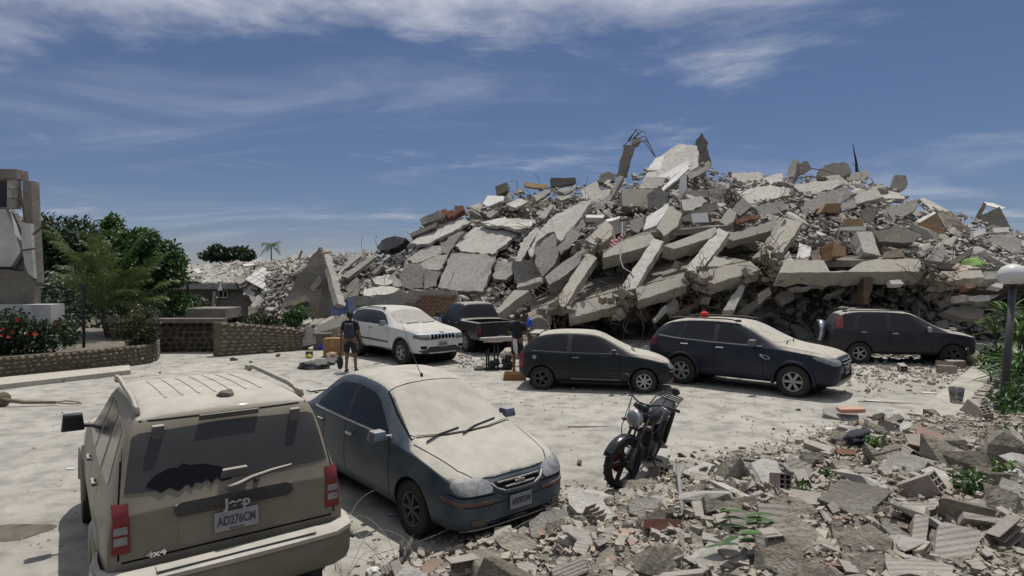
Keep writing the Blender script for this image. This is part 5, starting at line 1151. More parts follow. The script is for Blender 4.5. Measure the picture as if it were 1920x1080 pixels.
    def rails(s, x0, x1, y, z, m, r=.018, rise=.05):
        for sd in (1, -1):
            mb = MB(); pts = []
            for i in range(13):
                t = i / 12; pts.append((x0 + (x1 - x0) * t, sd * y, z + rise * min(1, 9 * t, 9 * (1 - t))))
            mb.tube(pts, r, 8)
            for t in (0, 1): mb.box((x0 + (x1 - x0) * t, sd * y, z + .012), (.16, .045, .06), None, .7)
            mb.build('roof_rail', m, s.root, True, bevel=.008)
    def wiper(s, ax_pts, m=None, lift=.02):
        mb = MB(); pts = []
        for (u, v) in ax_pts:
            p, n = s.hit('T', u, v); pts.append(p + n * lift)
        mb.tube(pts, .011, 5); mb.build('wiper', m or M['black'], s.root)
def s_wheelz(arch): return WHEELZ
WHEELZ = .3
def make_wheel(parent, loc, r, w_, rim, nsp, sd, m, style):
    Rz = Matrix.Translation(loc) @ Matrix.Rotation(0 if sd > 0 else PI, 4, 'Z'); Ax = Rz @ Matrix.Rotation(-PI / 2, 4, 'X')     # local +z -> outward
    mb = MB(); h = w_ / 2
    mb.lathe([(rim * .86, -h * .5), (rim * .86, h * .30), (rim * .2, h * .36), (.0001, h * .36)], 28, Ax); hub = mb.build('wheel', M['wellm'], parent, True)
    mb = MB(); pr = [(rim * .97, -h * .9), (rim + .02, -h), (r * .93, -h * .98), (r * .985, -h * .80), (r, -h * .6), (r, h * .6), (r * .985, h * .80), (r * .93, h * .98), (rim + .02, h), (rim * .97, h * .9), (rim * .9, h * .2), (rim * .9, -h * .2)]
    mb.lathe(pr, 40, Ax, True)
    k = 40
    for i in range(k):                                   # tread blocks
        for q in (-.32, .32):
            a = 2 * PI * (i + (q > 0) * .5) / k; mb.box(Ax @ Vector((r * math.cos(a), r * math.sin(a), q * w_ * 1.05)), (.05 * r / .35, .016, w_ * .28), (Ax.to_3x3() @ Matrix.Rotation(a, 3, 'Z') @ Matrix(((0, 1, 0), (1, 0, 0), (0, 0, 1)))))
    t = mb.build('tyre', M['rubber'], hub, True); autosmooth(t.data, 40)
    mb = MB()
    mb.lathe([(rim * 1.0, h * .88), (rim * .985, h * .96), (rim * .90, h * .90), (rim * .86, h * .5), (rim * .9, h * .4), (rim, h * .5)], 40, Ax, True)
    mb.lathe([(rim * .20, h * .5), (rim * .22, h * .80), (rim * .15, h * .88), (.0001, h * .88)], 20, Ax)
    for i in range(nsp):
        a = 2 * PI * i / nsp
        for da in ((0,) if style != 2 else (-.13, .13)):
            c, s_ = math.cos(a + da), math.sin(a + da); wa, wb_ = {0: (.16, .20), 1: (.26, .40), 2: (.09, .11), 3: (.30, .24)}[style]; wa *= rim; wb_ *= rim
            vs = []
            for (rr, hw, z0, z1) in ((rim * .16, wa / 2, h * .45, h * .86), (rim * .93, wb_ / 2, h * .40, h * .86)):
                for (q, zz) in ((-hw, z0), (hw, z0), (hw * .8, z1), (-hw * .8, z1)): vs.append(Ax @ Vector((rr * c - q * s_, rr * s_ + q * c, zz)))
            mb.add(vs, [(0, 1, 5, 4), (1, 2, 6, 5), (2, 3, 7, 6), (3, 0, 4, 7), (0, 3, 2, 1), (4, 5, 6, 7)])
    for i in range(5):
        a = 2 * PI * (i + .5) / 5; mb.lathe([(.011, h * .8), (.011, h * .9)], 6, Ax @ Matrix.Translation((rim * .17 * math.cos(a) * 1.0, rim * .17 * math.sin(a), 0)))
    o = mb.build('rim', m, hub, True); autosmooth(o.data, 35)
def flip(poly): return [(a, -b) for a, b in poly]
def sym(half): return half + [(a, -b) for a, b in reversed(half) if abs(b) > 1e-6]      # (x, y) half outline -> closed
def symy(half): return half + [(-a, b) for a, b in reversed(half) if abs(a) > 1e-6]     # (y, z) half outline -> closed

# ---- tan SUV in the foreground, seen from behind
WHEELZ = .36
tan = paint('champagne_paint', (.172, .149, .110), .97, .5, .4, .62); tan.name = 'champagne_paint'
c = Car('tan_suv', 'dusty tan SUV seen from behind, with a bat shaped wiped patch on its rear window', [
    (.85, .60, .45, .85, .55, .92), (.74, .84, .40, 1.0, .70, 1.05), (.1, .90, .38, 1.08, .80, 1.12), (-.45, .91, .38, 1.11, .80, 1.17), (-1.02, .91, .38, 1.13, .66, 1.66), (-1.2, .91, .38, 1.13, .65, 1.72),
    (-2.2, .91, .38, 1.14, .67, 1.775), (-3.04, .905, .40, 1.15, .69, 1.775), (-3.20, .90, .42, 1.15, .70, 1.745), (-3.29, .895, .42, 1.15, .71, 1.60), (-3.42, .885, .42, 1.13, .80, 1.20), (-3.46, .875, .44, 1.08, .82, 1.10)],
    2.695, .43, tan, -4.186, 7.442, 2.212, cap=.8)
c.wheels(.365, .235, .92, .215, 5, M['alloy'], 0)
fd = [(-.78, 1.19), (-1.14, 1.56), (-1.62, 1.63), (-1.62, 1.19)]; rdw = [(-1.74, 1.19), (-1.74, 1.635), (-2.44, 1.63), (-2.44, 1.20)]; qw = [(-2.58, 1.215), (-2.58, 1.615), (-3.0, 1.60), (-3.12, 1.235)]
for nm, q in (('door_window', fd), ('door_window', rdw), ('quarter_window', qw)): c.sides(nm, q, M['glass_side'], soft=1)
c.patch('windscreen', sym([(-.50, 0), (-.52, .60), (-.95, .55), (-.97, 0)]), 'T', M['glass'], soft=0)
rg = symy([(0, 1.235), (.60, 1.235), (.755, 1.245), (.725, 1.42), (.69, 1.60), (.64, 1.625), (0, 1.645)])
rgl = c.patch('rear_window', rg, 'B', M['glass_rear'], off=.006)
bat = [(.62, 1.27), (.56, 1.33), (.46, 1.365), (.40, 1.36), (.36, 1.385), (.32, 1.365), (.22, 1.36), (.10, 1.32), (.04, 1.265), (.02, 1.22), (.06, 1.25), (.10, 1.215), (.13, 1.26), (.17, 1.21), (.20, 1.255), (.24, 1.225), (.28, 1.245), (.31, 1.205), (.34, 1.24), (.40, 1.20), (.46, 1.235), (.52, 1.21), (.50, 1.25), (.57, 1.245)]
c.patch('wiped_patch', bat, 'B', M['wiped'], off=.009, parent=rgl, lip=False)
c.seam([(.80, .80), (.80, 1.12), (.745, 1.60), (.68, 1.70), (-.68, 1.70), (-.745, 1.60), (-.80, 1.12), (-.80, .80)], 'B', .012)
c.seam([(.78, .78), (-.78, .78)], 'B', .014)
for x in (-.70, -1.68, -2.52): c.seams([(x, .55), (x, 1.18)], w_=.010)
c.seams([(-.60, .50), (-2.3, .50)], w_=.012)
for sd in (1, -1):                                              # tail lamps wrap the corners
    lo = [(sd * .842, .85), (sd * .725, .85), (sd * .735, 1.18), (sd * .825, 1.18)]
    b = c.patch('tail_lamp', lo, 'B', M['lampred'], off=.016, cell=.04)
    for z0, z1 in ((.91, .965), (.985, 1.035)): c.patch('lens', [(sd * .83, z0), (sd * .74, z0), (sd * .745, z1), (sd * .825, z1)], 'B', M['lampclear'], off=.021, parent=b, cell=.04)
    # hinge pads of the flip glass
    p, n = c.hit('B', sd * .52, 1.62); mb = MB(); mb.box(p + n * .02 - Vector((0, 0, .02)), (.035, .085, .15), Matrix.Rotation(-.30, 3, 'Y')); mb.build('glass_hinge', M['trimgrey'], c.root, bevel=.01)
p, n = c.hit('B', 0, 1.265); mb = MB(); mb.box(p + n * .025, (.04, .22, .075), Matrix.Rotation(-.3, 3, 'Y'), .85); mb.build('glass_handle', M['trimgrey'], c.root, bevel=.012)
mb = MB(); pts = []
for y, z in ((.06, 1.155), (-.02, 1.17), (-.12, 1.20), (-.28, 1.225), (-.44, 1.24)):
    p, n = c.hit('B', y, z); pts.append(p + n * .05)
mb.tube(pts, [.022, .022, .019, .016, .012], 8); p, n = c.hit('B', -.16, 1.18); mb.tube([p, p + n * .05], .02, 8); mb.build('rear_wiper', M['trimgrey'], c.root, True)
ap = c.patch('tailgate_bar', [(.42, 1.035), (.44, 1.07), (.43, 1.11), (.38, 1.122), (-.38, 1.122), (-.43, 1.11), (-.44, 1.07), (-.42, 1.035)], 'B', mat('dusty_black_bar', (.014, .014, .015), .3, dust=.9, dustcol=DUST, sidedust=.12, dustn=.35), off=.03, cell=.05)
px_, _n = c.hit('B', 0, 1.04); c.text('Jeep', .10, (px_.x - .050, .0, 1.062), 'B', mat('badge_silver', (.42, .42, .42), .35, metal=.6), ap, 'emblem', .006, 1.1, 0, .004)
c.patch('plate_recess', symy([(0, .80), (.36, .80), (.42, .83), (.40, 1.02), (0, 1.025)]), 'B', tan, off=.004, cell=.08)
c.plate('B', 0, .925, 'AD276CM', h=.15, small='VENEZUELA')
p, n = c.hit('B', .56, .80); c.text('4x4', .065, (p.x - .008, .56, .80), 'B', M['chrome'], None, 'emblem', .006, 1.35, 0, .002)
p, n = c.hit('B', 0, 1.70); mb = MB(); mb.box(Vector((-3.275, 0, 1.69)), (.012, .46, .055), Matrix.Rotation(-.55, 3, 'Y')); mb.build('brake_lamp', M['trimgrey'], c.root, bevel=.012)
# rear bumper: swept profile round the back corners
prof = [(.0, .735), (.10, .735), (.155, .712), (.165, .685), (.150, .667), (.155, .645), (.140, .50), (.09, .42), (.0, .40)]
plan = [(-3.02, .905), (-3.20, .915), (-3.36, .905), (-3.46, .86), (-3.515, .74), (-3.53, .40), (-3.535, 0)]; plan = plan + [(x, -y) for x, y in plan[-2::-1]]
mb = MB(); npf = len(prof); nl = len(plan); pv = [Vector(p) for p in plan]
for i, p in enumerate(pv):
    t = (pv[min(i + 1, nl - 1)] - pv[max(i - 1, 0)]).normalized(); nn = Vector((t.y, -t.x)); nn = nn if nn.x < 0.3 and (nn.dot(p - Vector((-2.0, 0))) > 0) else -nn
    k = .35 + .65 * min(1, min(i, nl - 1 - i) / 2.0)
    for d, z in prof: mb.v.append((p.x + nn.x * d * k - .0, p.y + nn.y * d * k * .45, z))
mb.f = [(i * npf + j, (i + 1) * npf + j, (i + 1) * npf + (j + 1) % npf, i * npf + (j + 1) % npf) for i in range(nl - 1) for j in range(npf)] + [tuple(range(npf)), tuple((nl - 1) * npf + j for j in range(npf))[::-1]]
mb.m = [0] * len(mb.f); bp = mb.build('rear_bumper', tan, c.root, True); autosmooth(bp.data, 28)
mb = MB(); mb.box((-3.60, 0, .738), (.11, 1.16, .012)); mb.build('step_pad', M['trimgrey'], bp, bevel=.004)
mb = MB(); mb.box((-3.35, 0, .36), (.35, 1.35, .14)); mb.tube([(-3.6, -.55, .32), (-3.2, -.5, .34)], .03, 8); mb.build('underbody', M['black'], c.root)
c.rails(-1.30, -3.06, .64, 1.755, tan, .026, .05)
for i in range(-3, 4): c.seam([(-1.45, i * .13), (-2.75, i * .13)], 'T', .022, tan, .006, 'roof_rib')
c.mirror(-.70, .84, 1.27, (.12, .21, .17), M['black'], 1)
for x in (-1.45, -2.32): c.handle(x, 1.06, M['trimgrey'])
for sd in (1, -1):
    for ax in (0, -2.695):
        mb = MB(); pts = [(ax + .455 * math.cos(a), sd * .905, .36 + .455 * math.sin(a)) for a in [PI * (i / 16) for i in range(17)]]; mb.tube(pts, .035, 6); mb.build('wheel_arch_trim', tan, c.root, True)
c.root.scale = (1, .955, 1)
rk = hull_chunk('loose_stone', M['conc_dark'], random.Random(3), (.16, .11, .09), 14); o = link('loose_stone', rk)
o.location = c.root.matrix_basis @ Vector((-2.95, -.06, 1.79)) if False else Matrix.Translation((-4.186, 7.442, 0)) @ Matrix.Rotation(2.212, 4, 'Z') @ Vector((-2.98, -.03, 1.80)); o.rotation_euler = (.2, .1, .4)
tag(o, 'small grey stone lying on the tan SUV roof', 'stone')

# ---- blue sedan
WHEELZ = .29
bluep = paint('steel_blue_paint', (.026, .048, .070), .98, .5, .25, .50)
c = Car('blue_sedan', 'dusty blue sedan with its windscreen and bonnet caked in cream dust', [
    (.83, .50, .27, .52, .40, .58), (.77, .70, .19, .62, .52, .68), (.60, .80, .17, .72, .60, .79), (.22, .835, .17, .84, .66, .89), (-.16, .845, .17, .90, .69, .965), (-.80, .845, .17, .94, .595, 1.38), (-1.02, .845, .17, .95, .58, 1.485),
    (-1.75, .845, .17, .965, .58, 1.545), (-2.25, .845, .17, .975, .57, 1.47), (-2.80, .835, .20, .985, .58, 1.10), (-3.0, .82, .22, .99, .62, 1.05), (-3.32, .76, .26, .96, .60, 1.02), (-3.42, .60, .36, .85, .5, .92)],
    2.48, .345, bluep, -.458, 7.033, -.862)
c.wheels(.289, .19, .825, .185, 7, M['alloy_dark'], 0)
fd = [(-.52, .965), (-.60, 1.03), (-.98, 1.30), (-1.12, 1.355), (-1.50, 1.40), (-1.52, .985)]; rdw = [(-1.62, .99), (-1.60, 1.40), (-2.0, 1.375), (-2.28, 1.25), (-2.46, 1.10), (-2.50, 1.01)]
for q in (fd, rdw): c.sides('door_window', q, M['glass_side'], soft=1)
c.sides('pillar', [(-1.525, .985), (-1.505, 1.40), (-1.598, 1.40), (-1.618, .99)], M['black'], off=.003)
c.seams([(-.46, .955), (-1.0, .965), (-1.55, .975), (-2.1, .99), (-2.54, 1.0)], w_=.022, m=mat('dusty_belt_trim', (.05, .05, .05), .7, dust=.8, dustcol=DUST, sidedust=.6, dustn=.1), off=.008, name='belt_moulding')
c.patch('windscreen', sym([(-.08, 0), (-.10, .30), (-.19, .66), (-.24, .68), (-.86, .545), (-.90, .50), (-.93, .25), (-.94, 0)]), 'T', M['glass'], off=.008)
c.seam([(-.06, 0), (-.08, .30), (-.17, .70), (-.60, .635), (-.90, .57), (-.94, .3), (-.955, 0), (-.94, -.3), (-.90, -.57), (-.60, -.635), (-.17, -.70), (-.08, -.3), (-.06, 0)], 'T', .02, M['seam'], .004, 'windscreen_seal')
c.patch('rear_window', sym([(-2.25, 0), (-2.27, .44), (-2.72, .52), (-2.76, 0)]), 'T', M['glass'])
c.seam([(.70, -.50), (.55, -.60), (-.10, -.72), (-.10, -.72)], 'T', .012); c.seam([(.70, .50), (.55, .60), (-.10, .72)], 'T', .012)
c.seam([(.745, 0), (.74, .28), (.70, .50)], 'T', .012); c.seam([(.745, 0), (.74, -.28), (.70, -.50)], 'T', .012)
for x, z0 in ((-.45, .30), (-1.57, .28), (-2.2, .60)): c.seams([(x, z0), (x + .0, .95)], w_=.008)
c.seams([(-.45, .25), (-2.1, .25)], w_=.008)
c.handle(-1.42, .83, M['chrome']); c.handle(-2.28, .86, bluep)
M['lampA'] = mat('hazy_lamp', (.19, .195, .20), .15, .5, 16, spec=.7, dust=.35, dustcol=DUST, sidedust=.25, dustn=.8)
for sd in (1, -1):
    hl = [(sd * .34, .655), (sd * .36, .585), (sd * .66, .585), (sd * .735, .615), (sd * .745, .70), (sd * .66, .735), (sd * .42, .715)]
    b = c.patch('headlight', hl, 'F', M['lampA'], off=.012, cell=.03, soft=1)
    c.patch('headlight_rim', [(sd * .32, .575), (sd * .70, .575), (sd * .765, .61), (sd * .765, .60), (sd * .70, .562), (sd * .32, .562)], 'F', M['seam'], off=.006, parent=b, cell=.03)
    c.patch('indicator', [(sd * .30, .512), (sd * .70, .52), (sd * .79, .56), (sd * .785, .528), (sd * .70, .485), (sd * .30, .482)], 'F', M['lampamber'], off=.012, cell=.03)
    c.patch('fog_lamp', [(sd * .46, .29), (sd * .60, .29), (sd * .60, .345), (sd * .46, .345)], 'F', mat('fog_lens', (.10, .08, .03), .3, sidedust=.3, dustcol=(.2, .18, .13)), off=.010, cell=.03)
    ht = [(.42, sd * .60), (.50, sd * .74), (.62, sd * .70), (.70, sd * .50), (.62, sd * .48)]
gr = c.patch('grille', symy([(0, .575), (.20, .585), (.29, .625), (.30, .665), (0, .672)]), 'F', M['wellm'], off=.008, cell=.03)
for z, hw in ((.650, .28), (.602, .20)):
    mb = MB(); pts = [c.hit('F', y, z) for y in (-hw, -hw * .5, 0, hw * .5, hw)]; mb.tube([p + n * .018 for p, n in pts], .011, 6); mb.build('grille_bar', M['trimgrey'], gr)
mb = MB(); p, n = c.hit('F', 0, .628); mb.box(p + n * .026, (.02, .13, .022)); mb.box(p + n * .027, (.02, .045, .044)); mb.build('emblem', M['steel'], gr, bevel=.004)
mb = MB(); pts = [c.hit('F', y, z) for y, z in ((-.36, .66), (-.30, .598), (-.20, .560), (0, .548), (.20, .560), (.30, .598), (.36, .66))]; mb.tube([p + n * .008 for p, n in pts], [.012, .02, .024, .026, .024, .02, .012], 8); mb.build('grille_lip', bluep, gr, True)
c.plate('F', 0, .435, 'AFE97OW', w_=.30, h=.15)
c.patch('air_intake', symy([(0, .25), (.40, .25), (.43, .275), (.40, .30), (0, .30)]), 'F', M['wellm'], off=.005)
c.seam([(.80, .50), (.66, .475), (.3, .465), (0, .465), (-.3, .465), (-.66, .475), (-.80, .50)], 'F', .008)
c.patch('lower_lip', symy([(0, .185), (.60, .19), (.66, .215), (.60, .235), (0, .23)]), 'F', M['trimgrey'], off=.012)
c.mirror(-.50, .80, 1.00, (.17, .17, .11), mat('silver_blue_shell', (.22, .25, .30), .2, metal=.6, dust=.5, dustcol=DUST), None)
c.wiper([(-.03, -.60), (-.10, -.40), (-.14, -.10)]); c.wiper([(-.02, -.12), (-.12, .12), (-.20, .48)]); 
mb = MB(); a = c.hit('T', -1.08, 0)[0]; mb.tube([a, a + Vector((-.20, .0, .25)), a + Vector((-.52, .0, .70))], [.006, .004, .003], 5); mb.lathe([(.022, 0), (.016, .03), (.008, .05)], 10, Matrix.Translation(a)); mb.build('aerial', M['black'], c.root)
mb = MB()
for x, y in ((-3.20, .5), (-3.20, -.5)): mb.box((x, y, 1.03), (.08, .04, .06))
mb.box((-3.26, 0, 1.062), (.14, 1.20, .03)); mb.build('spoiler', bluep, c.root, bevel=.012)
c.sides('tail_lamp', [(-3.20, .72), (-3.36, .74), (-3.33, .95), (-3.18, .97)], M['lampred'], off=.008)

# ---- black three door hatchback
WHEELZ = .28
blk = paint('faded_black_paint', (.010, .013, .014), .98, .06, .30, .55)
c = Car('black_hatchback', 'small black three door hatchback with a dusty white roof and pale front wheel cover', [
    (.71, .45, .28, .52, .40, .57), (.64, .64, .20, .61, .50, .67), (.42, .76, .18, .72, .60, .79), (.02, .795, .18, .82, .64, .89), (-.36, .80, .18, .87, .65, .955), (-1.0, .80, .18, .885, .53, 1.335), (-1.2, .80, .18, .89, .52, 1.40),
    (-1.95, .80, .18, .905, .51, 1.415), (-2.50, .79, .20, .925, .50, 1.36), (-2.72, .775, .22, .93, .55, 1.22), (-2.93, .74, .26, .91, .62, 1.0), (-3.03, .60, .34, .78, .5, .86)],
    2.443, .335, blk, 3.26, 15.197, -.185)
c.wheels(.28, .18, .795, .18, 7, mat('pale_wheel_cover', (.42, .41, .39), .6, .2, 8, sidedust=.4, dustcol=(.33, .31, .28)), 3, rear=(5, M['alloy_dark'], 2))
c.sides('door_window', [(-.66, .935), (-1.02, 1.22), (-1.14, 1.29), (-1.70, 1.335), (-1.72, .94)], M['glass_side'], soft=1)
c.sides('quarter_window', [(-1.84, .945), (-1.82, 1.335), (-2.16, 1.32), (-2.46, 1.20), (-2.66, .985)], M['glass_side'], soft=1)
c.sides('pillar', [(-1.725, .94), (-1.705, 1.335), (-1.815, 1.335), (-1.835, .945)], M['black'], off=.003)
c.patch('windscreen', sym([(-.28, 0), (-.30, .40), (-.38, .62), (-.94, .51), (-1.0, .30), (-1.02, 0)]), 'T', M['glass'], off=.007)
c.patch('rear_window', symy([(0, 1.0), (.52, 1.02), (.44, 1.28), (0, 1.30)]), 'B', M['glass_rear'])
for x in (-.58, -1.77): c.seams([(x, .26), (x + .02, .6), (x, .93)], w_=.010)
c.seams([(-.55, .30), (-1.75, .30)], w_=.03, m=mat('dull_gold_strip', (.14, .125, .09), .6, sidedust=.3), off=.006, name='sill_strip'); c.seams([(.62, .48), (-.30, .52), (-2.9, .56)], w_=.008)
c.seams([(-.60, .915), (-1.75, .925), (-2.70, .955)], w_=.018, m=M['trimgrey'], off=.006, name='belt_moulding')
c.seam([(.60, -.5), (.30, -.62), (-.28, -.70)], 'T', .010); c.seam([(.60, .5), (.30, .62), (-.28, .70)], 'T', .010)
c.mirror(-.70, .78, .98, (.12, .17, .11), M['blackdust']); c.handle(-1.62, .80, blk)
for sd in (1, -1):
    c.patch('headlight', [(sd * .30, .56), (sd * .58, .56), (sd * .66, .60), (sd * .62, .68), (sd * .34, .67)], 'F', M['lampclear'], off=.010, cell=.03, soft=1)
    c.patch('fog_lamp', [(sd * .46, .30), (sd * .58, .30), (sd * .58, .38), (sd * .46, .38)], 'F', M['lampred'], off=.010, cell=.03)
c.sides('tail_lamp', [(-2.90, .52), (-3.02, .58), (-2.98, .86), (-2.88, .90)], M['lampred'], off=.008)
c.patch('bumper_top', symy([(0, .50), (.62, .50), (.66, .525), (0, .53)]), 'F', mat('chalky_bumper', (.33, .32, .31), .8), off=.010); c.plate('F', 0, .40, 'MAB 53X', w_=.28, h=.13).name = 'number_plate'
mb = MB(); a = c.hit('T', -2.45, 0)[0]; mb.tube([a, a + Vector((-.10, 0, .28))], [.006, .003], 5); mb.build('aerial', M['black'], c.root)
mb = MB(); mb.box((-2.66, 0, 1.345), (.26, 1.0, .035)); mb.build('spoiler', mat('grey_spoiler', (.10, .105, .11), .5, dust=.9, dustcol=DUST), c.root, bevel=.012)
p, n = c.hit('R', -2.62, .80); mb = MB(); mb.lathe([(.05, 0), (.05, .008)], 16, Matrix.Translation(p) @ n.to_track_quat('Z', 'Y').to_matrix().to_4x4()); mb.build('fuel_cap', M['steel'], c.root)
c.wiper([(-.22, -.45), (-.30, -.15)]); c.wiper([(-.22, .05), (-.33, .40)])

# ---- navy SUV
WHEELZ = .355
navy = paint('navy_paint', (.012, .016, .028), .96, .08, .25, .58)
c = Car('navy_suv', 'large navy SUV with roof rails and a red cap on its dusty roof', [
    (.92, .55, .36, .72, .45, .78), (.85, .80, .28, .86, .6, .92), (.6, .90, .26, .96, .70, 1.03), (.1, .925, .26, 1.03, .75, 1.10), (-.42, .925, .26, 1.07, .75, 1.165), (-1.12, .925, .26, 1.10, .635, 1.58), (-1.42, .925, .26, 1.11, .62, 1.67),
    (-2.4, .925, .26, 1.14, .61, 1.69), (-3.15, .91, .28, 1.18, .60, 1.62), (-3.42, .89, .32, 1.18, .66, 1.45), (-3.60, .86, .36, 1.13, .72, 1.2), (-3.69, .75, .42, .95, .6, 1.0)],
    2.707, .42, navy, 6.996, 14.666, -.70)
c.wheels(.357, .235, .92, .225, 6, M['alloy'], 1)
for nm, q in (('door_window', [(-.82, 1.14), (-1.22, 1.43), (-1.42, 1.53), (-1.78, 1.585), (-1.78, 1.155)]), ('door_window', [(-1.90, 1.16), (-1.90, 1.59), (-2.58, 1.58), (-2.78, 1.21)]), ('quarter_window', [(-2.86, 1.22), (-2.70, 1.56), (-3.0, 1.52), (-3.36, 1.26)])): c.sides(nm, q, M['glass_side'], soft=1)
c.sides('pillar', [(-1.785, 1.155), (-1.785, 1.585), (-1.895, 1.59), (-1.895, 1.16)], M['black'], off=.003)
c.seams([(-.70, 1.115), (-1.8, 1.135), (-2.8, 1.175), (-3.36, 1.225)], w_=.022, m=mat('dusty_waist_trim', (.2, .2, .2), .6, sidedust=.7, dustcol=(.38, .35, .30)), off=.006, name='belt_moulding')
c.patch('windscreen', sym([(-.34, 0), (-.36, .45), (-.46, .72), (-1.05, .60), (-1.14, .35), (-1.16, 0)]), 'T', M['glass'], off=.008)
c.patch('rear_window', symy([(0, 1.22), (.64, 1.24), (.55, 1.52), (0, 1.54)]), 'B', M['glass_rear'])
for x in (-.66, -1.84, -2.72): c.seams([(x, .40), (x, 1.12)], w_=.010)
c.seams([(-.62, .42), (-2.3, .42)], w_=.010); c.seam([(.70, -.62), (.4, -.74), (-.36, -.80)], 'T', .012); c.seam([(.70, .62), (.4, .74), (-.36, .80)], 'T', .012)
c.handle(-1.70, 1.02, M['chrome'], .2); c.handle(-2.62, 1.05, M['chrome'], .2); c.mirror(-.86, .90, 1.20, (.16, .2, .15), mat('dusty_mirror_shell', (.08, .08, .085), .35, dust=.6, dustcol=DUST, sidedust=.3))
for sd in (1, -1):
    c.patch('headlight', [(sd * .44, .80), (sd * .46, .88), (sd * .74, .92), (sd * .82, .86), (sd * .80, .77), (sd * .60, .76)], 'F', M['lampclear'], off=.012, cell=.03, soft=1)
    c.patch('side_headlight', [(.82, .78), (.45, .90), (.38, .95), (.60, .955), (.82, .90)], 'L' if sd > 0 else 'R', M['lampclear'], off=.010, cell=.03, soft=1)
c.sides('tail_lamp', [(-3.42, .98), (-3.62, .96), (-3.54, 1.18), (-3.40, 1.16)], M['lampred'], off=.010, soft=1)
c.sides('side_vent', [(-.50, .88), (-.72, .94), (-.74, .90), (-.62, .82), (-.52, .82)], M['chrome'], off=.012); c.sides('vent_core', [(-.53, .875), (-.70, .92), (-.62, .84), (-.54, .84)], M['wellm'], off=.018)
gr = c.patch('grille', symy([(0, .70), (.34, .72), (.42, .78), (.40, .86), (0, .87)]), 'F', M['wellm'], off=.010, cell=.04)
for z, hw in ((.85, .38), (.79, .40), (.73, .34)):
    mb = MB(); mb.tube([p + n * .02 for p, n in [c.hit('F', hw * k / 3, z) for k in range(-3, 4)]], .016, 6); mb.build('grille_bar', M['steel'], gr)
mb = MB(); p, n = c.hit('F', 0, .79); mb.box(p + n * .035, (.02, .20, .035)); mb.box(p + n * .036, (.02, .07, .075)); mb.build('emblem', M['steel'], gr, bevel=.005)
c.patch('air_intake', symy([(0, .44), (.5, .44), (.54, .50), (.5, .58), (0, .58)]), 'F', M['wellm'], off=.006); c.patch('skid_plate', symy([(0, .30), (.62, .31), (.68, .36), (.6, .41), (0, .41)]), 'F', mat('silver_skid', (.30, .29, .27), .5, .2, 6, metal=.3), off=.014); c.plate('F', 0, .62, 'AA482LT')
c.rails(-1.35, -3.12, .60, 1.66, mat('black_rail', (.02, .02, .022), .4, dust=.6, dustcol=DUST, dustn=.8), .02, .045); c.wiper([(-.25, -.52), (-.34, -.10)]); c.wiper([(-.25, .0), (-.36, .46)])
for sd in (1, -1):
    for ax in (0, -2.707):
        mb = MB(); mb.tube([(ax + .45 * math.cos(a), sd * .905, .355 + .45 * math.sin(a)) for a in [PI * (-.05 + 1.1 * i / 18) for i in range(19)]], .04, 6); mb.build('wheel_arch_trim', navy, c.root, True)
Mw = Matrix.Translation((6.996, 14.666, 0)) @ Matrix.Rotation(-.70, 4, 'Z')
cp = MB(); cp.ball((0, 0, .05), .12, 8, (1, 1, .75)); cp.prism([(.08, -.09), (.22, -.07), (.25, 0), (.22, .07), (.08, .09)], .0, .025); o = cp.build('red_hat', M['red'], None, True); o.location = Mw @ Vector((-2.45, -.05, 1.705)); o.rotation_euler = (0, 0, 1.0); tag(o, 'bright red cap lying on the navy SUV roof', 'cap')

# ---- dark grey compact SUV with a spare wheel
WHEELZ = .33
gry = paint('dark_grey_paint', (.022, .023, .028), .85, .12, .3, .62)
c = Car('grey_suv', 'dark grey compact SUV with a covered spare wheel, parked against the rubble', [
    (.72, .5, .40, .75, .4, .80), (.66, .74, .32, .87, .55, .92), (.32, .83, .30, .97, .66, 1.03), (-.28, .845, .30, 1.03, .67, 1.115), (-.93, .845, .30, 1.05, .60, 1.55), (-1.18, .845, .30, 1.06, .59, 1.65), (-2.4, .845, .30, 1.08, .58, 1.68),
    (-3.0, .83, .32, 1.09, .58, 1.63), (-3.2, .815, .34, 1.09, .63, 1.38), (-3.31, .80, .36, 1.06, .68, 1.13), (-3.36, .74, .40, .96, .62, 1.0)],
    2.58, .39, gry, 13.672, 19.474, -.25)
c.wheels(.335, .21, .835, .20, 5, M['alloy_dark'], 3, rear=(5, M['alloy'], 3))
for nm, q in (('door_window', [(-.66, 1.09), (-1.03, 1.42), (-1.2, 1.52), (-1.68, 1.555), (-1.68, 1.09)]), ('door_window', [(-1.80, 1.09), (-1.80, 1.56), (-2.46, 1.55), (-2.62, 1.30), (-2.62, 1.10)]), ('quarter_window', [(-2.74, 1.13), (-2.64, 1.54), (-2.96, 1.51), (-3.10, 1.16)])): c.sides(nm, q, M['glass_side'], soft=1)
c.sides('pillar', [(-1.685, 1.09), (-1.685, 1.555), (-1.795, 1.56), (-1.795, 1.09)], M['black'], off=.003)
c.patch('windscreen', sym([(-.22, 0), (-.25, .4), (-.33, .62), (-.88, .56), (-.95, 0)]), 'T', M['glass'], off=.008); c.patch('rear_window', symy([(0, 1.16), (.6, 1.18), (.52, 1.52), (0, 1.54)]), 'B', M['glass_rear'])
for x in (-.58, -1.74, -2.6): c.seams([(x, .42), (x, 1.07)], w_=.010)
c.seams([(-.55, .40), (-2.2, .40)], w_=.012)
c.handle(-1.58, .98, M['chrome']); c.handle(-2.46, 1.0, M['chrome']); c.mirror(-.70, .82, 1.14, (.12, .16, .15), M['steel'])
c.sides('tail_lamp', [(-3.04, 1.14), (-3.24, 1.10), (-3.16, 1.42), (-3.02, 1.50)], M['lampred'], off=.010)
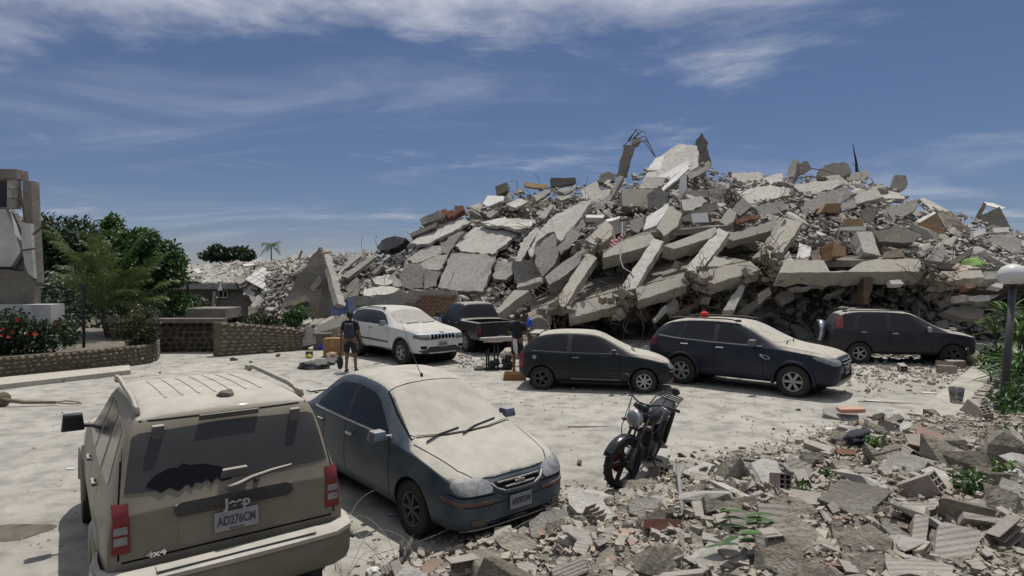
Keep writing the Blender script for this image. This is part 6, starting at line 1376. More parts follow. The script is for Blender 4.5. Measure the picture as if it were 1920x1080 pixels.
for sd in (1, -1): c.patch('headlight', [(sd * .40, .80), (sd * .66, .80), (sd * .70, .90), (sd * .44, .92)], 'F', M['lampclear'], off=.010, soft=1)
c.rails(-1.15, -2.95, .56, 1.64, M['black'], .018, .035)
mb = MB(); Ax = Matrix.Translation((-3.50, .10, .98)) @ Matrix.Rotation(PI / 2, 4, 'Y'); mb.lathe([(.30, -.12), (.335, -.09), (.335, .07), (.30, .12)], 32, Ax); sp = mb.build('spare_wheel', M['rubber'], c.root, True); autosmooth(sp.data, 30)
mb = MB(); mb.lathe([(.345, -.10), (.345, .04)], 32, Ax); mb.build('spare_cover', mat('pale_steel_cover', (.42, .47, .55), .25, metal=.7, sidedust=.2), sp, True)
r = random.Random(4)
for k in range(9):
    o = link('roof_fragment', r.choice(CH)); o.location = Matrix.Translation((13.672, 19.474, 0)) @ Matrix.Rotation(-.25, 4, 'Z') @ Vector(((r.uniform(-2.9, -2.3), r.uniform(-.5, .5), 1.72) if k < 5 else (r.uniform(-.1, .3), r.uniform(-.6, .4), 1.13 if k % 2 else 1.10))); s_ = r.uniform(.12, .3); o.scale = (s_, s_, s_ * .5); o.rotation_euler = (0, 0, r.uniform(0, 6)); tag(o, 'concrete bit lying on the dark grey SUV ' + ('roof' if k < 5 else 'bonnet'), 'concrete fragment', 'concrete bits on the dark grey SUV ' + ('roof' if k < 5 else 'bonnet'))

# ---- white SUV
WHEELZ = .385
wht = paint('white_paint', (.60, .60, .58), .72, .10, .25, .80)
c = Car('white_suv', 'white SUV with a chrome slotted grille, parked by the broken wall', [
    (.92, .72, .40, .84, .52, .90), (.86, .88, .35, .98, .70, 1.05), (.4, .96, .35, 1.08, .80, 1.14), (-.45, .97, .35, 1.13, .80, 1.20), (-1.18, .97, .35, 1.15, .68, 1.62), (-1.48, .97, .35, 1.16, .66, 1.72), (-2.6, .97, .35, 1.18, .65, 1.75), (-3.4, .95, .38, 1.19, .63, 1.68),
    (-3.65, .92, .42, 1.18, .70, 1.42), (-3.82, .90, .46, 1.12, .75, 1.18), (-3.9, .8, .5, 1.0, .65, 1.05)],
    2.915, .455, wht, -2.773, 19.763, -.834)
c.wheels(.385, .25, .965, .235, 5, M['alloy'], 3)
for nm, q in (('door_window', [(-.82, 1.19), (-1.25, 1.50), (-1.5, 1.59), (-1.95, 1.63), (-1.95, 1.20)]), ('door_window', [(-2.05, 1.20), (-2.05, 1.635), (-2.78, 1.63), (-2.86, 1.215)]), ('quarter_window', [(-2.95, 1.225), (-2.87, 1.62), (-3.3, 1.56), (-3.52, 1.29)])): c.sides(nm, q, M['glass_side'], soft=1)
c.patch('windscreen', sym([(-.36, 0), (-.40, .5), (-.50, .74), (-1.12, .64), (-1.22, .35), (-1.24, 0)]), 'T', mat('part_dusty_glass', (.05, .055, .06), .15, dust=.80, dustcol=DUST, sidedust=.3, dustn=.5), off=.008)
c.patch('rear_window', symy([(0, 1.24), (.68, 1.26), (.58, 1.58), (0, 1.6)]), 'B', M['glass_rear'])
for x in (-.72, -2.0, -2.92): c.seams([(x, .50), (x, 1.17)], w_=.010)
c.sides('pillar', [(-1.955, 1.20), (-1.955, 1.63), (-2.045, 1.635), (-2.045, 1.20)], M['black'], off=.003)
c.sides('pillar', [(-2.785, 1.21), (-2.785, 1.63), (-2.865, 1.625), (-2.945, 1.22)], M['black'], off=.003)
c.seams([(-.75, .66), (-2.85, .70)], w_=.06, m=mat('side_moulding', (.05, .05, .05), .6, sidedust=.25), off=.012, name='side_moulding'); c.seams([(-.5, .42), (-2.4, .42)], w_=.07, m=M['blackdust'], off=.006, name='sill')
for x in (-1.85, -2.76): c.handle(x, 1.06, M['chrome'])
c.mirror(-.86, .93, 1.26, (.16, .2, .17), mat('mirror_shell', (.35, .35, .36), .2, metal=.7))
gr = c.patch('grille', symy([(0, .80), (.47, .81), (.47, .98), (0, .985)]), 'F', M['chrome'], off=.012, cell=.05)
for k in range(-3, 4): c.patch('grille_slot', [(k * .13 - .045, .825), (k * .13 + .045, .825), (k * .13 + .045, .965), (k * .13 - .045, .965)], 'F', M['wellm'], off=.020, parent=gr, cell=.05)
for sd in (1, -1):
    c.patch('headlight', [(sd * .50, .81), (sd * .80, .83), (sd * .86, .92), (sd * .84, .97), (sd * .50, .965)], 'F', mat('smoked_lamp', (.12, .12, .12), .15, .3, 20, spec=.6, sidedust=.15), off=.012, cell=.04)
    c.patch('fog_lamp', [(sd * .60, .54), (sd * .78, .54), (sd * .80, .63), (sd * .60, .63)], 'F', M['wellm'], off=.010, cell=.04)
    c.patch('headlight_wrap', [(.86, .84), (.62, .88), (.60, .96), (.84, .97)], 'L' if sd > 0 else 'R', mat('smoked_wrap', (.12, .12, .12), .15, .3, 20, sidedust=.15), off=.010, cell=.04)
c.patch('air_intake', symy([(0, .37), (.70, .40), (.84, .50), (.60, .52), (.5, .60), (0, .60)]), 'F', M['blackdust'], off=.008); c.patch('chrome_lip', symy([(0, .395), (.5, .405), (.5, .43), (0, .425)]), 'F', M['steel'], off=.018); c.plate('F', 0, .66, 'AC911SG', w_=.32, h=.16)
p, n = c.hit('F', 0, 1.02); c.text('Jeep', .07, p + n * .012, 'F', M['black'], None, 'emblem', .004, 1.2, -.3, .002)
c.rails(-1.5, -3.35, .63, 1.70, M['black'], .016, .03); c.wiper([(-.30, -.55), (-.36, -.05)]); c.wiper([(-.30, .05), (-.36, .55)])
for sd in (1, -1):
    for ax in (0, -2.915):
        mb = MB(); mb.tube([(ax + .47 * math.cos(a), sd * .955, .385 + .47 * math.sin(a)) for a in [PI * (-.05 + 1.1 * i / 18) for i in range(19)]], .03, 6); mb.build('wheel_arch_trim', M['blackdust'], c.root, True)

# ---- black pickup
WHEELZ = .38
pk = paint('black_pickup_paint', (.012, .014, .018), .70, .08, .25, .75)
c = Car('black_pickup', 'black double cab pickup seen from behind beside the white SUV', [
    (.9, .6, .45, .85, .5, .93), (.8, .8, .42, .98, .65, 1.05), (.2, .88, .42, 1.06, .72, 1.12), (-.45, .90, .42, 1.10, .72, 1.18), (-1.08, .90, .42, 1.12, .64, 1.64), (-1.4, .90, .42, 1.12, .63, 1.77), (-2.2, .90, .42, 1.12, .62, 1.78), (-2.40, .90, .42, 1.12, .63, 1.72),
    (-2.54, .90, .42, 1.12, .70, 1.25), (-2.60, .90, .42, 1.12, .82, 1.145), (-2.9, .90, .42, 1.12, .82, 1.145), (-4.15, .90, .46, 1.12, .82, 1.145), (-4.22, .885, .48, 1.11, .82, 1.14)],
    3.085, .45, pk, -2.38, 25.35, 2.06, 'pickup truck', cut=((-3.42, 0, 1.1), (1.46, 1.5, .8)), cap=.85)
c.wheels(.38, .25, .89, .215, 6, M['alloy'], 2)
for nm, q in (('door_window', [(-.74, 1.18), (-1.16, 1.52), (-1.36, 1.62), (-1.70, 1.66), (-1.70, 1.18)]), ('door_window', [(-1.80, 1.18), (-1.80, 1.66), (-2.22, 1.655), (-2.36, 1.20)])): c.sides(nm, q, M['glass_side'], soft=1)
c.sides('pillar', [(-1.705, 1.18), (-1.705, 1.66), (-1.795, 1.66), (-1.795, 1.18)], M['black'], off=.003)
c.patch('rear_window', symy([(0, 1.27), (.62, 1.28), (.56, 1.66), (0, 1.68)]), 'B', M['glass_side'], soft=0); c.patch('windscreen', sym([(-.36, 0), (-.4, .5), (-.5, .7), (-1.05, .62), (-1.12, 0)]), 'T', M['glass'])
for x in (-.62, -1.75, -2.48): c.seams([(x, .55), (x, 1.14)], w_=.012)
c.seam([(-.76, .60), (-.76, 1.10)], 'B', .012); c.seam([(.76, .60), (.76, 1.10)], 'B', .012); p, n = c.hit('B', 0, .95); mb = MB(); mb.box(p + n * .015, (.03, .22, .07)); mb.build('tailgate_handle', M['black'], c.root, bevel=.01)
for sd in (1, -1):
    t = c.patch('tail_lamp', [(sd * .86, .74), (sd * .78, .74), (sd * .78, 1.06), (sd * .86, 1.06)], 'B', M['lampred'], off=.02, cell=.04); c.patch('lens', [(sd * .855, .86), (sd * .785, .86), (sd * .785, .94), (sd * .855, .94)], 'B', M['lampamber'], off=.026, parent=t, cell=.04)
    c.patch('side_lamp', [(-4.12, .74), (-4.20, .74), (-4.20, 1.06), (-4.14, 1.06)], 'L' if sd > 0 else 'R', M['lampred'], off=.012, parent=t, cell=.04)
mb = MB(); mb.box((-4.36, 0, .60), (.22, 1.72, .10)); mb.box((-4.40, 0, .54), (.10, 1.5, .12)); bmp = mb.build('rear_bumper', mat('worn_chrome', (.42, .42, .43), .35, .2, 6, metal=.7, dust=.5, dustcol=DUST, sidedust=.3), c.root, bevel=.02); c.plate('B', 0, .62, 'A38DE5M', w_=.3, h=.14)
c.handle(-1.60, 1.02, M['steel']); c.handle(-2.30, 1.02, M['steel']); c.mirror(-.80, .88, 1.26, (.14, .2, .2), M['black'])
mb = MB(); mb.box((-3.085, 0, .40), (.14, 1.4, .14)); mb.lathe([(.02, -.15), (.14, -.08), (.14, .08), (.02, .15)], 14, Matrix.Translation((-3.085, 0, .40)) @ Matrix.Rotation(PI / 2, 4, 'X')); mb.build('rear_axle', M['wellm'], c.root)
# ------------------------------------------------------------------ people
def skin_mesh(name, verts, edges, radii, m, parent, root=0, lv=2):
    me = bpy.data.meshes.new(name); me.from_pydata(verts, edges, []); o = link('tmp_skin', me)
    o.modifiers.new('k', 'SKIN'); sv = me.skin_vertices[0].data
    for i, r_ in enumerate(radii): sv[i].radius = r_ if isinstance(r_, tuple) else (r_, r_)
    for i in range(len(verts)): sv[i].use_root = (i == root)
    s = o.modifiers.new('s', 'SUBSURF'); s.levels = lv; s.render_levels = lv
    out_ = evaluated(o); bpy.data.objects.remove(o); smooth(out_); out_.materials.clear(); out_.materials.append(m); out_.name = name
    return link(name, out_, parent)
SKIN = mat('brown_skin', (.17, .085, .05), .55, .12, 12, spec=.35); HAIR = mat('black_hair', (.010, .008, .007), .6, bump=.02, bscale=60)
SHIRT = mat('black_shirt', (.012, .012, .014), .9, .2, 8, .01, 30); SHORT = mat('dark_shorts', (.010, .011, .016), .9, .2, 8, .01, 30)
SHOE = mat('dark_shoe', (.03, .03, .03), .7)
def hand(V, E, Rr, wrist, d, palm, root_i, side):
    """palm, four unequal bent fingers and a thumb leaving the side of the palm"""
    d = Vector(d).normalized(); s = Vector(palm).normalized(); n = d.cross(s).normalized(); w_ = Vector(wrist)
    def v(p, r_, par):
        V.append(tuple(p)); Rr.append(r_); E.append((par, len(V) - 1)); return len(V) - 1
    pc = v(w_ + d * .05, (.034, .018), root_i)
    for k, (o_, L) in enumerate(((-.030, .066), (-.010, .078), (.010, .074), (.028, .058))):
        a = v(w_ + d * .085 + s * o_, .0095, pc); b = v(w_ + d * (.085 + L * .5) + s * o_ * 1.05 + n * .012, .0085, a); v(w_ + d * (.085 + L * .85) + s * o_ + n * .035, .0075, b)
    t = v(w_ + d * .045 - s * .035 * side, .012, pc); t2 = v(w_ + d * .075 - s * .058 * side + n * .01, .010, t); v(w_ + d * .10 - s * .056 * side + n * .022, .009, t2)
def person(x, y, rz, h, label, arms, legs, headturn=0.0):
    """standing figure facing local +y, height h; arms / legs = joint positions for height 1.75"""
    t = empty('person', (x, y, 0), rz, label, 'person'); k = h / 1.75; S = lambda p: tuple(Vector(p) * k)
    V = [(0, 0, .98), (0, .0, 1.12), (0, .005, 1.28), (0, 0, 1.42), (0, .01, 1.50), (0, .025, 1.565)]
    E = [(0, 1), (1, 2), (2, 3), (3, 4), (4, 5)]; Rr = [(.155, .105), (.145, .10), (.165, .11), (.15, .095), (.055, .055), (.056, .056)]
    arm_ix = []
    for sd, (el, wr, hd) in zip((-1, 1), arms):
        i = len(V); V += [(sd * .17, 0, 1.42), el, wr]; Rr += [.062, .044, .031]; E += [(3, i), (i, i + 1), (i + 1, i + 2)]
        hand(V, E, Rr, wr, hd, (sd * -.2, 1, 0), i + 2, sd)
    leg_ix = []
    for sd, (kn, an) in zip((-1, 1), legs):
        i = len(V); an = Vector(an); V += [(sd * .095, 0, .90), kn, tuple(an), tuple(an + Vector((0, .10, -.045))), tuple(an + Vector((0, .17, -.055)))]; Rr += [.095, .060, .040, .034, .026]; E += [(0, i), (i, i + 1), (i + 1, i + 2), (i + 2, i + 3), (i + 3, i + 4)]
    body = skin_mesh('body', [S(v) for v in V], E, [tuple(q * k for q in r_) if isinstance(r_, tuple) else r_ * k for r_ in Rr], SKIN, t)
    Hm = Matrix.Translation(Vector((0, .03, 1.645)) * k) @ Matrix.Rotation(headturn, 4, 'Z') @ Matrix.Scale(k, 4)
    mb = MB(); mb.ball((0, 0, 0), .105, 12, (.74, .92, 1.08)); mb.ball((0, .045, -.06), .062, 10, (.85, .8, .9))
    mb.ball((0, .098, -.012), .018, 6, (.8, 1, 1.5)); mb.ball((0, .088, -.062), .02, 6, (1.4, .6, .5))
    for sd in (-1, 1): mb.ball((sd * .078, -.005, -.012), .028, 6, (.35, .7, 1.1)); mb.ball((sd * .03, .087, .012), .013, 6)
    o = mb.build('head', SKIN, t, True); o.matrix_basis = Hm
    mb = MB(); prof = MB(); mb.ball((0, -.016, .028), .118, 12, (.80, .93, 1.0)); rr = random.Random(3)
    for q in range(60):
        d = Vector((rr.gauss(0, 1), rr.gauss(-.5, .9), abs(rr.gauss(.4, .8)))).normalized(); 
        if d.y > .5 and d.z < .5: continue
        mb.ball(Vector((d.x * .085, d.y * .10 - .016, d.z * .105 + .03)), .022, 5)
    bm_ = mb.build('hair', HAIR, t, True); bm_.matrix_basis = Hm
    # shirt and shorts: looser shells on the same joints
    sv = [(0, 0, .93), (0, 0, 1.12), (0, .005, 1.28), (0, 0, 1.43), (0, .008, 1.485)]; se = [(0, 1), (1, 2), (2, 3), (3, 4)]; sr = [(.175, .125), (.172, .122), (.185, .128), (.165, .11), (.085, .075)]
    for sd, (el, wr, hd) in zip((-1, 1), arms):
        i = len(sv); e = Vector(el); s0 = Vector((sd * .175, 0, 1.415)); sv += [tuple(s0), tuple(s0.lerp(e, .8))]; sr += [.082, .066]; se += [(3, i), (i, i + 1)]
    skin_mesh('shirt', [S(v) for v in sv], se, [tuple(q * k for q in r_) if isinstance(r_, tuple) else r_ * k for r_ in sr], SHIRT, t)
    sv = [(0, 0, .99), (0, 0, .90)]; se = [(0, 1)]; sr = [(.168, .122), (.17, .125)]
    for sd, (kn, an) in zip((-1, 1), legs):
        i = len(sv); a = Vector((sd * .10, 0, .84)); b = Vector(kn) + Vector((0, 0, .0)); sv += [tuple(a), tuple(a.lerp(b, .5)), tuple(a.lerp(b, .93))]; sr += [.112, .100, .094]; se += [(1, i), (i, i + 1), (i + 1, i + 2)]
    skin_mesh('shorts', [S(v) for v in sv], se, [tuple(q * k for q in r_) if isinstance(r_, tuple) else r_ * k for r_ in sr], SHORT, t)
    for sd, (kn, an) in zip((-1, 1), legs):
        a = Vector(an); mb = MB(); mb.box(S(a + Vector((0, .06, -.05))), (.095 * k, .27 * k, .085 * k), None, .75); mb.build('shoe', SHOE, t, True, bevel=.025, seg=3)
    return t
p = gnd(657, 697)
pa = person(p.x, p.y, 0.05, 1.74, 'man seen from behind in black shirt and shorts, wearing a dark backpack', [((-.25, -.03, 1.15), (-.27, .04, .91), (-.05, .15, -1)), ((.26, -.03, 1.15), (.30, .05, .92), (.1, .2, -1))],
            [((-.10, .02, .50), (-.115, -.02, .09)), ((.13, .03, .50), (.155, .0, .09))], -.55)
M['pack'] = mat('dark_backpack', (.022, .026, .036), .75, .25, 10, .006, 40)
mb = MB(); mb.box((0, -.20, 1.20), (.30, .17, .44), None, .86); pk_ = mb.build('backpack', M['pack'], pa, True, bevel=.05, seg=3)
mb = MB(); mb.box((0, -.30, 1.10), (.22, .05, .20)); mb.build('front_pocket', M['pack'], pk_, True, bevel=.02)
for sd in (-1, 1):
    mb = MB(); mb.tube([(sd * .11, -.14, 1.44), (sd * .12, -.05, 1.505), (sd * .125, .08, 1.46), (sd * .13, .14, 1.30), (sd * .15, .05, 1.10), (sd * .13, -.14, 1.04)], .022, 6); mb.build('strap', M['pack'], pk_, True)
mb = MB(); a = Matrix.Translation(p) @ Matrix.Rotation(.05, 4, 'Z')
mb.tube([(-.27, .06, .90), (-.28, .05, .70), (-.29, .03, .42)], .016, 6)
mb.lathe([(.001, -.24), (.06, -.20), (.095, -.06), (.09, .06), (.05, .12), (.02, .14)], 12, Matrix.Translation((-.30, .02, .30)) @ Matrix.Diagonal((1, .25, 1, 1)))
o = mb.build('hand_shovel', M['black'], None, True); o.matrix_basis = a; tag(o, 'small black shovel held low by the man with the backpack', 'shovel')
p = gnd(970, 699)
pb = person(p.x, p.y, -.12, 1.72, 'man in a black shirt seen from behind beside the black hatchback', [((-.24, .08, 1.16), (-.16, .28, 1.08), (.3, 1, .1)), ((.24, .08, 1.16), (.20, .30, 1.10), (-.2, 1, .1))],
            [((-.10, .03, .50), (-.10, .0, .09)), ((.10, .05, .50), (.11, .08, .09))], .1)
fl = MB(); fl.add([(-.12, -.135, 1.0), (.0, -.15, .98), (.03, -.15, .70), (-.02, -.13, .52), (-.10, -.13, .68)], [(0, 1, 2, 3, 4)]); wt = fl.build('tucked_cloth', M['white'], pb)
s_ = wt.modifiers.new('thick', 'SOLIDIFY'); s_.thickness = .012

# ------------------------------------------------------------------ motorcycle (local: front axle at origin height, +x forward)
WHEELZ = .29
fwc, rwc = gnd(1160, 915), gnd(1232, 846)
hd = (fwc - rwc); hd.z = 0; hdg = math.atan2(hd.y, hd.x)
mt = empty('motorcycle', fwc, hdg, 'black motorcycle with a round headlight, leaning on its stand at the rubble edge', 'motorcycle')
lean = Matrix.Rotation(R(-17), 4, 'X'); BL = M['black']
gloss = mat('gloss_black_tank', (.012, .012, .014), .25, spec=.4, coat=.3)
def mpart(mb, name, m, sm=False, bevel=0, extra=None, parent=None):
    o = mb.build(name, m, parent or mt, sm, bevel)
    if parent is None: o.matrix_basis = lean if extra is None else lean @ extra
    return o
mt.scale = (1.13, 1.13, 1.13); WBm = 1.27; STEER = Matrix.Translation((-.30, 0, .75)) @ Matrix.Rotation(R(-24), 4, Vector((-.42, 0, 1)).normalized()) @ Matrix.Translation((.30, 0, -.75))
def moto_wheel(x, extra, wd_, hubcol):
    Ax = Matrix.Translation((x, 0, .30)) @ Matrix.Rotation(-PI / 2, 4, 'X')
    mb = MB(); mb.lathe([(.235, -.035), (.255, -wd_ * .55), (.285, -wd_ * .42), (.300, -wd_ * .15), (.300, wd_ * .15), (.285, wd_ * .42), (.255, wd_ * .55), (.235, .035)], 40, Ax, True)
    for i in range(44):
        a = 2 * PI * i / 44; mb.box(Ax @ Vector((.298 * math.cos(a), .298 * math.sin(a), (.02 if i % 2 else -.02))), (.016, .034, .010), Ax.to_3x3() @ Matrix.Rotation(a, 3, 'Z') @ Matrix(((0, 1, 0), (1, 0, 0), (0, 0, 1))))
    w_ = mpart(mb, 'wheel', M['rubber'], True, 0, extra); autosmooth(w_.data, 40)
    mb = MB(); mb.lathe([(.238, -.04), (.238, .04), (.222, .035), (.214, .0), (.222, -.035)], 36, Ax, True); mb.lathe([(.001, -.05), (.035, -.05), (.04, 0), (.035, .05), (.001, .05)], 14, Ax)
    for i in range(5):
        a = 2 * PI * i / 5; c, s = math.cos(a), math.sin(a); vs = []
        for rr_, hw in ((.03, .022), (.222, .016)):
            for q, zz in ((-hw, -.02), (hw, -.02), (hw, .02), (-hw, .02)): vs.append(Ax @ Vector((rr_ * c - q * s, rr_ * s + q * c, zz)))
        mb.add(vs, [(0, 1, 5, 4), (1, 2, 6, 5), (2, 3, 7, 6), (3, 0, 4, 7)])
    mpart(mb, 'rim', BL, False, 0, None, w_)
    mb = MB(); mb.lathe([(.05, -.058), (.125, -.058), (.125, -.053), (.05, -.053)], 28, Ax, True)
    for i in range(6):
        a = 2 * PI * i / 6; mb.box(Ax @ Vector((.045 * math.cos(a), .045 * math.sin(a), -.055)), (.05, .006, .02), Ax.to_3x3() @ Matrix.Rotation(a, 3, 'Z'))
    mpart(mb, 'brake_disc', hubcol, False, 0, None, w_)
redm = mat('red_disc_paint', (.30, .012, .018), .4, metal=.3)
moto_wheel(0, STEER, .10, redm); moto_wheel(-WBm, None, .12, M['steel'])
mb = MB()
for sd in (-1, 1):
    mb.tube([(.0, sd * .085, .28), (-.09, sd * .085, .50)], .026, 8); mb.tube([(-.085, sd * .085, .48), (-.24, sd * .085, .84)], .018, 8)
mpart(mb, 'fork', M['alloy_dark'], True, 0, STEER)
mb = MB(); mb.box((-.17, 0, .68), (.07, .20, .03), Matrix.Rotation(R(-22), 3, 'Y')); mb.box((-.24, 0, .85), (.07, .20, .03), Matrix.Rotation(R(-22), 3, 'Y')); mpart(mb, 'fork_clamp', BL, False, .008, STEER)
mb = MB(); n0 = 12; vs = []
for i in range(n0 + 1):
    a = R(20) + R(135) * i / n0
    for yy, rr_ in ((-.07, .315), (-.05, .335), (0, .345), (.05, .335), (.07, .315)): vs.append((rr_ * math.cos(a), yy, .30 + rr_ * math.sin(a)))
fs = [(i * 5 + j, (i + 1) * 5 + j, (i + 1) * 5 + j + 1, i * 5 + j + 1) for i in range(n0) for j in range(4)]; mb.add(vs, fs)
f_ = mpart(mb, 'front_mudguard', gloss, True, 0, STEER); sm_ = f_.modifiers.new('thick', 'SOLIDIFY'); sm_.thickness = .005
hlx = Matrix.Translation((-.10, 0, .82)) @ Matrix.Rotation(R(88), 4, 'Y')
mb = MB(); mb.lathe([(.02, -.11), (.07, -.09), (.095, -.02), (.100, .03), (.094, .04)], 24, hlx); hlo = mpart(mb, 'headlight', M['steel'], True, 0, STEER)
mb = MB(); mb.lathe([(.001, .052), (.05, .048), (.092, .036), (.092, .028), (.001, .02)], 24, hlx); mpart(mb, 'headlight_lens', M['lampclear'], True, 0, None, hlo)
mb = MB(); mb.tube([(-.245, -.03, .90), (-.23, -.08, .985), (-.27, -.22, 1.03), (-.36, -.38, 1.00)], .012, 8); mb.tube([(-.245, .03, .90), (-.23, .08, .985), (-.27, .22, 1.03), (-.36, .38, 1.00)], .012, 8); mb.tube([(-.23, -.08, .985), (-.23, .08, .985)], .012, 8); hb = mpart(mb, 'handlebar', BL, True, 0, STEER)
for sd in (-1, 1):
    mb = MB(); mb.tube([(-.305, sd * .28, 1.018), (-.37, sd * .40, .998)], .018, 8); mpart(mb, 'grip', M['rubber'], True, 0, None, hb)
    mb = MB(); mb.tube([(-.27, sd * .24, 1.03), (-.22, sd * .27, 1.02), (-.235, sd * .37, .99)], .006, 5); mpart(mb, 'lever', M['steel'], True, 0, None, hb)
    mb = MB(); mb.tube([(-.28, sd * .22, 1.03), (-.26, sd * .27, 1.13), (-.28, sd * .33, 1.20)], .006, 5); mb.ball((-.285, sd * .36, 1.225), .055, 8, (.25, 1.1, .72)); mpart(mb, 'mirror', BL, True, 0, None, hb)
    mb = MB(); mb.tube([(-.14, sd * .06, .76), (-.14, sd * .16, .76)], .008, 5); mb.ball((-.14, sd * .185, .76), .03, 7, (.8, 1.2, .8)); mpart(mb, 'indicator', M['lampamber'], True, 0, STEER)
mb = MB(); mb.lathe([(.03, -.03), (.052, -.02), (.055, .02), (.001, .025)], 16, Matrix.Translation((-.19, .05, .95)) @ Matrix.Rotation(R(-40), 4, 'Y')); mb.lathe([(.03, -.03), (.052, -.02), (.055, .02), (.001, .025)], 16, Matrix.Translation((-.19, -.05, .95)) @ Matrix.Rotation(R(-40), 4, 'Y')); mpart(mb, 'dials', BL, True, 0, STEER)['kind'] = 'stuff'
mb = MB()
mb.tube([(-.20, .03, .78), (-.16, .12, .90), (-.26, .20, 1.01)], .006, 5); mb.tube([(-.22, -.02, .74), (-.12, -.12, .88), (-.27, -.22, 1.01)], .006, 5); mb.tube([(-.05, -.1, .42), (-.06, -.14, .70), (-.27, -.22, 1.0)], .006, 5); mpart(mb, 'cables', BL, True, 0, STEER)['kind'] = 'stuff'
# tank, seat, frame, engine
def loft(mb, secs, k=12):
    vs = []
    for (x, z, hw, hh) in secs:
        for j in range(k):
            a = 2 * PI * j / k; c, s = math.cos(a), math.sin(a); vs.append((x, hw * (abs(c) ** .8) * (1 if c > 0 else -1), z + hh * (abs(s) ** .8) * (1 if s > 0 else -1)))
    n = len(secs); mb.add(vs, [(i * k + j, i * k + (j + 1) % k, (i + 1) * k + (j + 1) % k, (i + 1) * k + j) for i in range(n - 1) for j in range(k)] + [tuple(range(k)), tuple((n - 1) * k + j for j in range(k))[::-1]])
mb = MB(); loft(mb, [(-.28, .80, .05, .04), (-.33, .82, .12, .085), (-.45, .835, .15, .11), (-.58, .815, .13, .10), (-.68, .77, .09, .06)]); mpart(mb, 'fuel_tank', gloss, True)
mb = MB(); loft(mb, [(-.64, .775, .09, .03), (-.72, .77, .125, .045), (-.90, .775, .14, .05), (-1.15, .81, .135, .05), (-1.30, .83, .11, .04), (-1.36, .83, .06, .02)]); mpart(mb, 'seat', M['black'], True)
mb = MB()
for sd in (-1, 1):
    mb.tube([(-.28, sd * .02, .86), (-.40, sd * .10, .60), (-.48, sd * .10, .30), (-.80, sd * .11, .26), (-.92, sd * .12, .45), (-.88, sd * .11, .72)], .014, 7); mb.tube([(-.28, sd * .02, .80), (-.60, sd * .09, .72), (-.95, sd * .11, .72), (-1.35, sd * .10, .80)], .013, 7); mb.tube([(-.92, sd * .12, .42), (-1.27, sd * .10, .30)], .017, 7)
mpart(mb, 'frame', BL, True)['kind'] = 'stuff'
mb = MB(); mb.box((-.64, 0, .33), (.34, .20, .20)); mb.lathe([(.09, -.14), (.10, -.12), (.10, .12), (.09, .14)], 20, Matrix.Translation((-.72, 0, .33)) @ Matrix.Rotation(PI / 2, 4, 'X'))
eng = mpart(mb, 'engine', mat('dusty_engine', (.06, .058, .055), .5, .3, 10, metal=.4, sidedust=.3, dustcol=(.2, .18, .15)), False, .02)
mb = MB()
for i in range(8): mb.box((-.53 + i * .004, 0, .46 + i * .022), (.17, .17, .009), Matrix.Rotation(R(-12), 3, 'Y'))
mpart(mb, 'cooling_fins', M['alloy_dark'], False, 0, None, eng)['kind'] = 'stuff'
mb = MB(); mb.tube([(-.46, -.05, .52), (-.38, -.08, .40), (-.46, -.13, .24), (-.80, -.15, .22)], .019, 8); mb.tube([(-.80, -.15, .22), (-.95, -.16, .26), (-1.45, -.17, .36)], [.02, .042, .045], 10); mpart(mb, 'exhaust', M['steel'], True)
mb = MB()
for sd in (-1, 1): mb.tube([(-1.18, sd * .13, .76), (-1.27, sd * .12, .30)], .03, 10)
mpart(mb, 'shock_absorbers', BL, True)['kind'] = 'stuff'
mb = MB(); n0 = 12; vs = []
for i in range(n0 + 1):
    a = R(25) + R(130) * i / n0
    for yy, rr_ in ((-.08, .33), (0, .345), (.08, .33)): vs.append((-WBm + rr_ * math.cos(a), yy, .30 + rr_ * math.sin(a)))
mb.add(vs, [(i * 3 + j, (i + 1) * 3 + j, (i + 1) * 3 + j + 1, i * 3 + j + 1) for i in range(n0) for j in range(2)]); f_ = mpart(mb, 'rear_mudguard', gloss, True); sm_ = f_.modifiers.new('thick', 'SOLIDIFY'); sm_.thickness = .005
mb = MB()
for sd in (-1, 1): mb.tube([(-1.0, sd * .15, .80), (-1.25, sd * .15, .88), (-1.55, sd * .13, .88)], .010, 6)
for x in (-1.25, -1.35, -1.45, -1.55): mb.tube([(x, -.145, .88), (x, .145, .88)], .009, 6)
mpart(mb, 'rear_rack', BL, True)['kind'] = 'stuff'
mb = MB(); mb.box((-1.45, 0, .76), (.06, .16, .08)); mpart(mb, 'tail_lamp', M['lampred'], False, .01)
for sd in (-1, 1):
    mb = MB(); mb.tube([(-.66, sd * .12, .26), (-.66, sd * .27, .27)], .014, 6); mpart(mb, 'footpeg', M['rubber'], True)
mb = MB(); mb.tube([(-.72, .12, .24), (-.80, .26, .045)], .012, 6); mb.box((-.80, .265, .04), (.06, .05, .01)); mpart(mb, 'side_stand', BL, True)

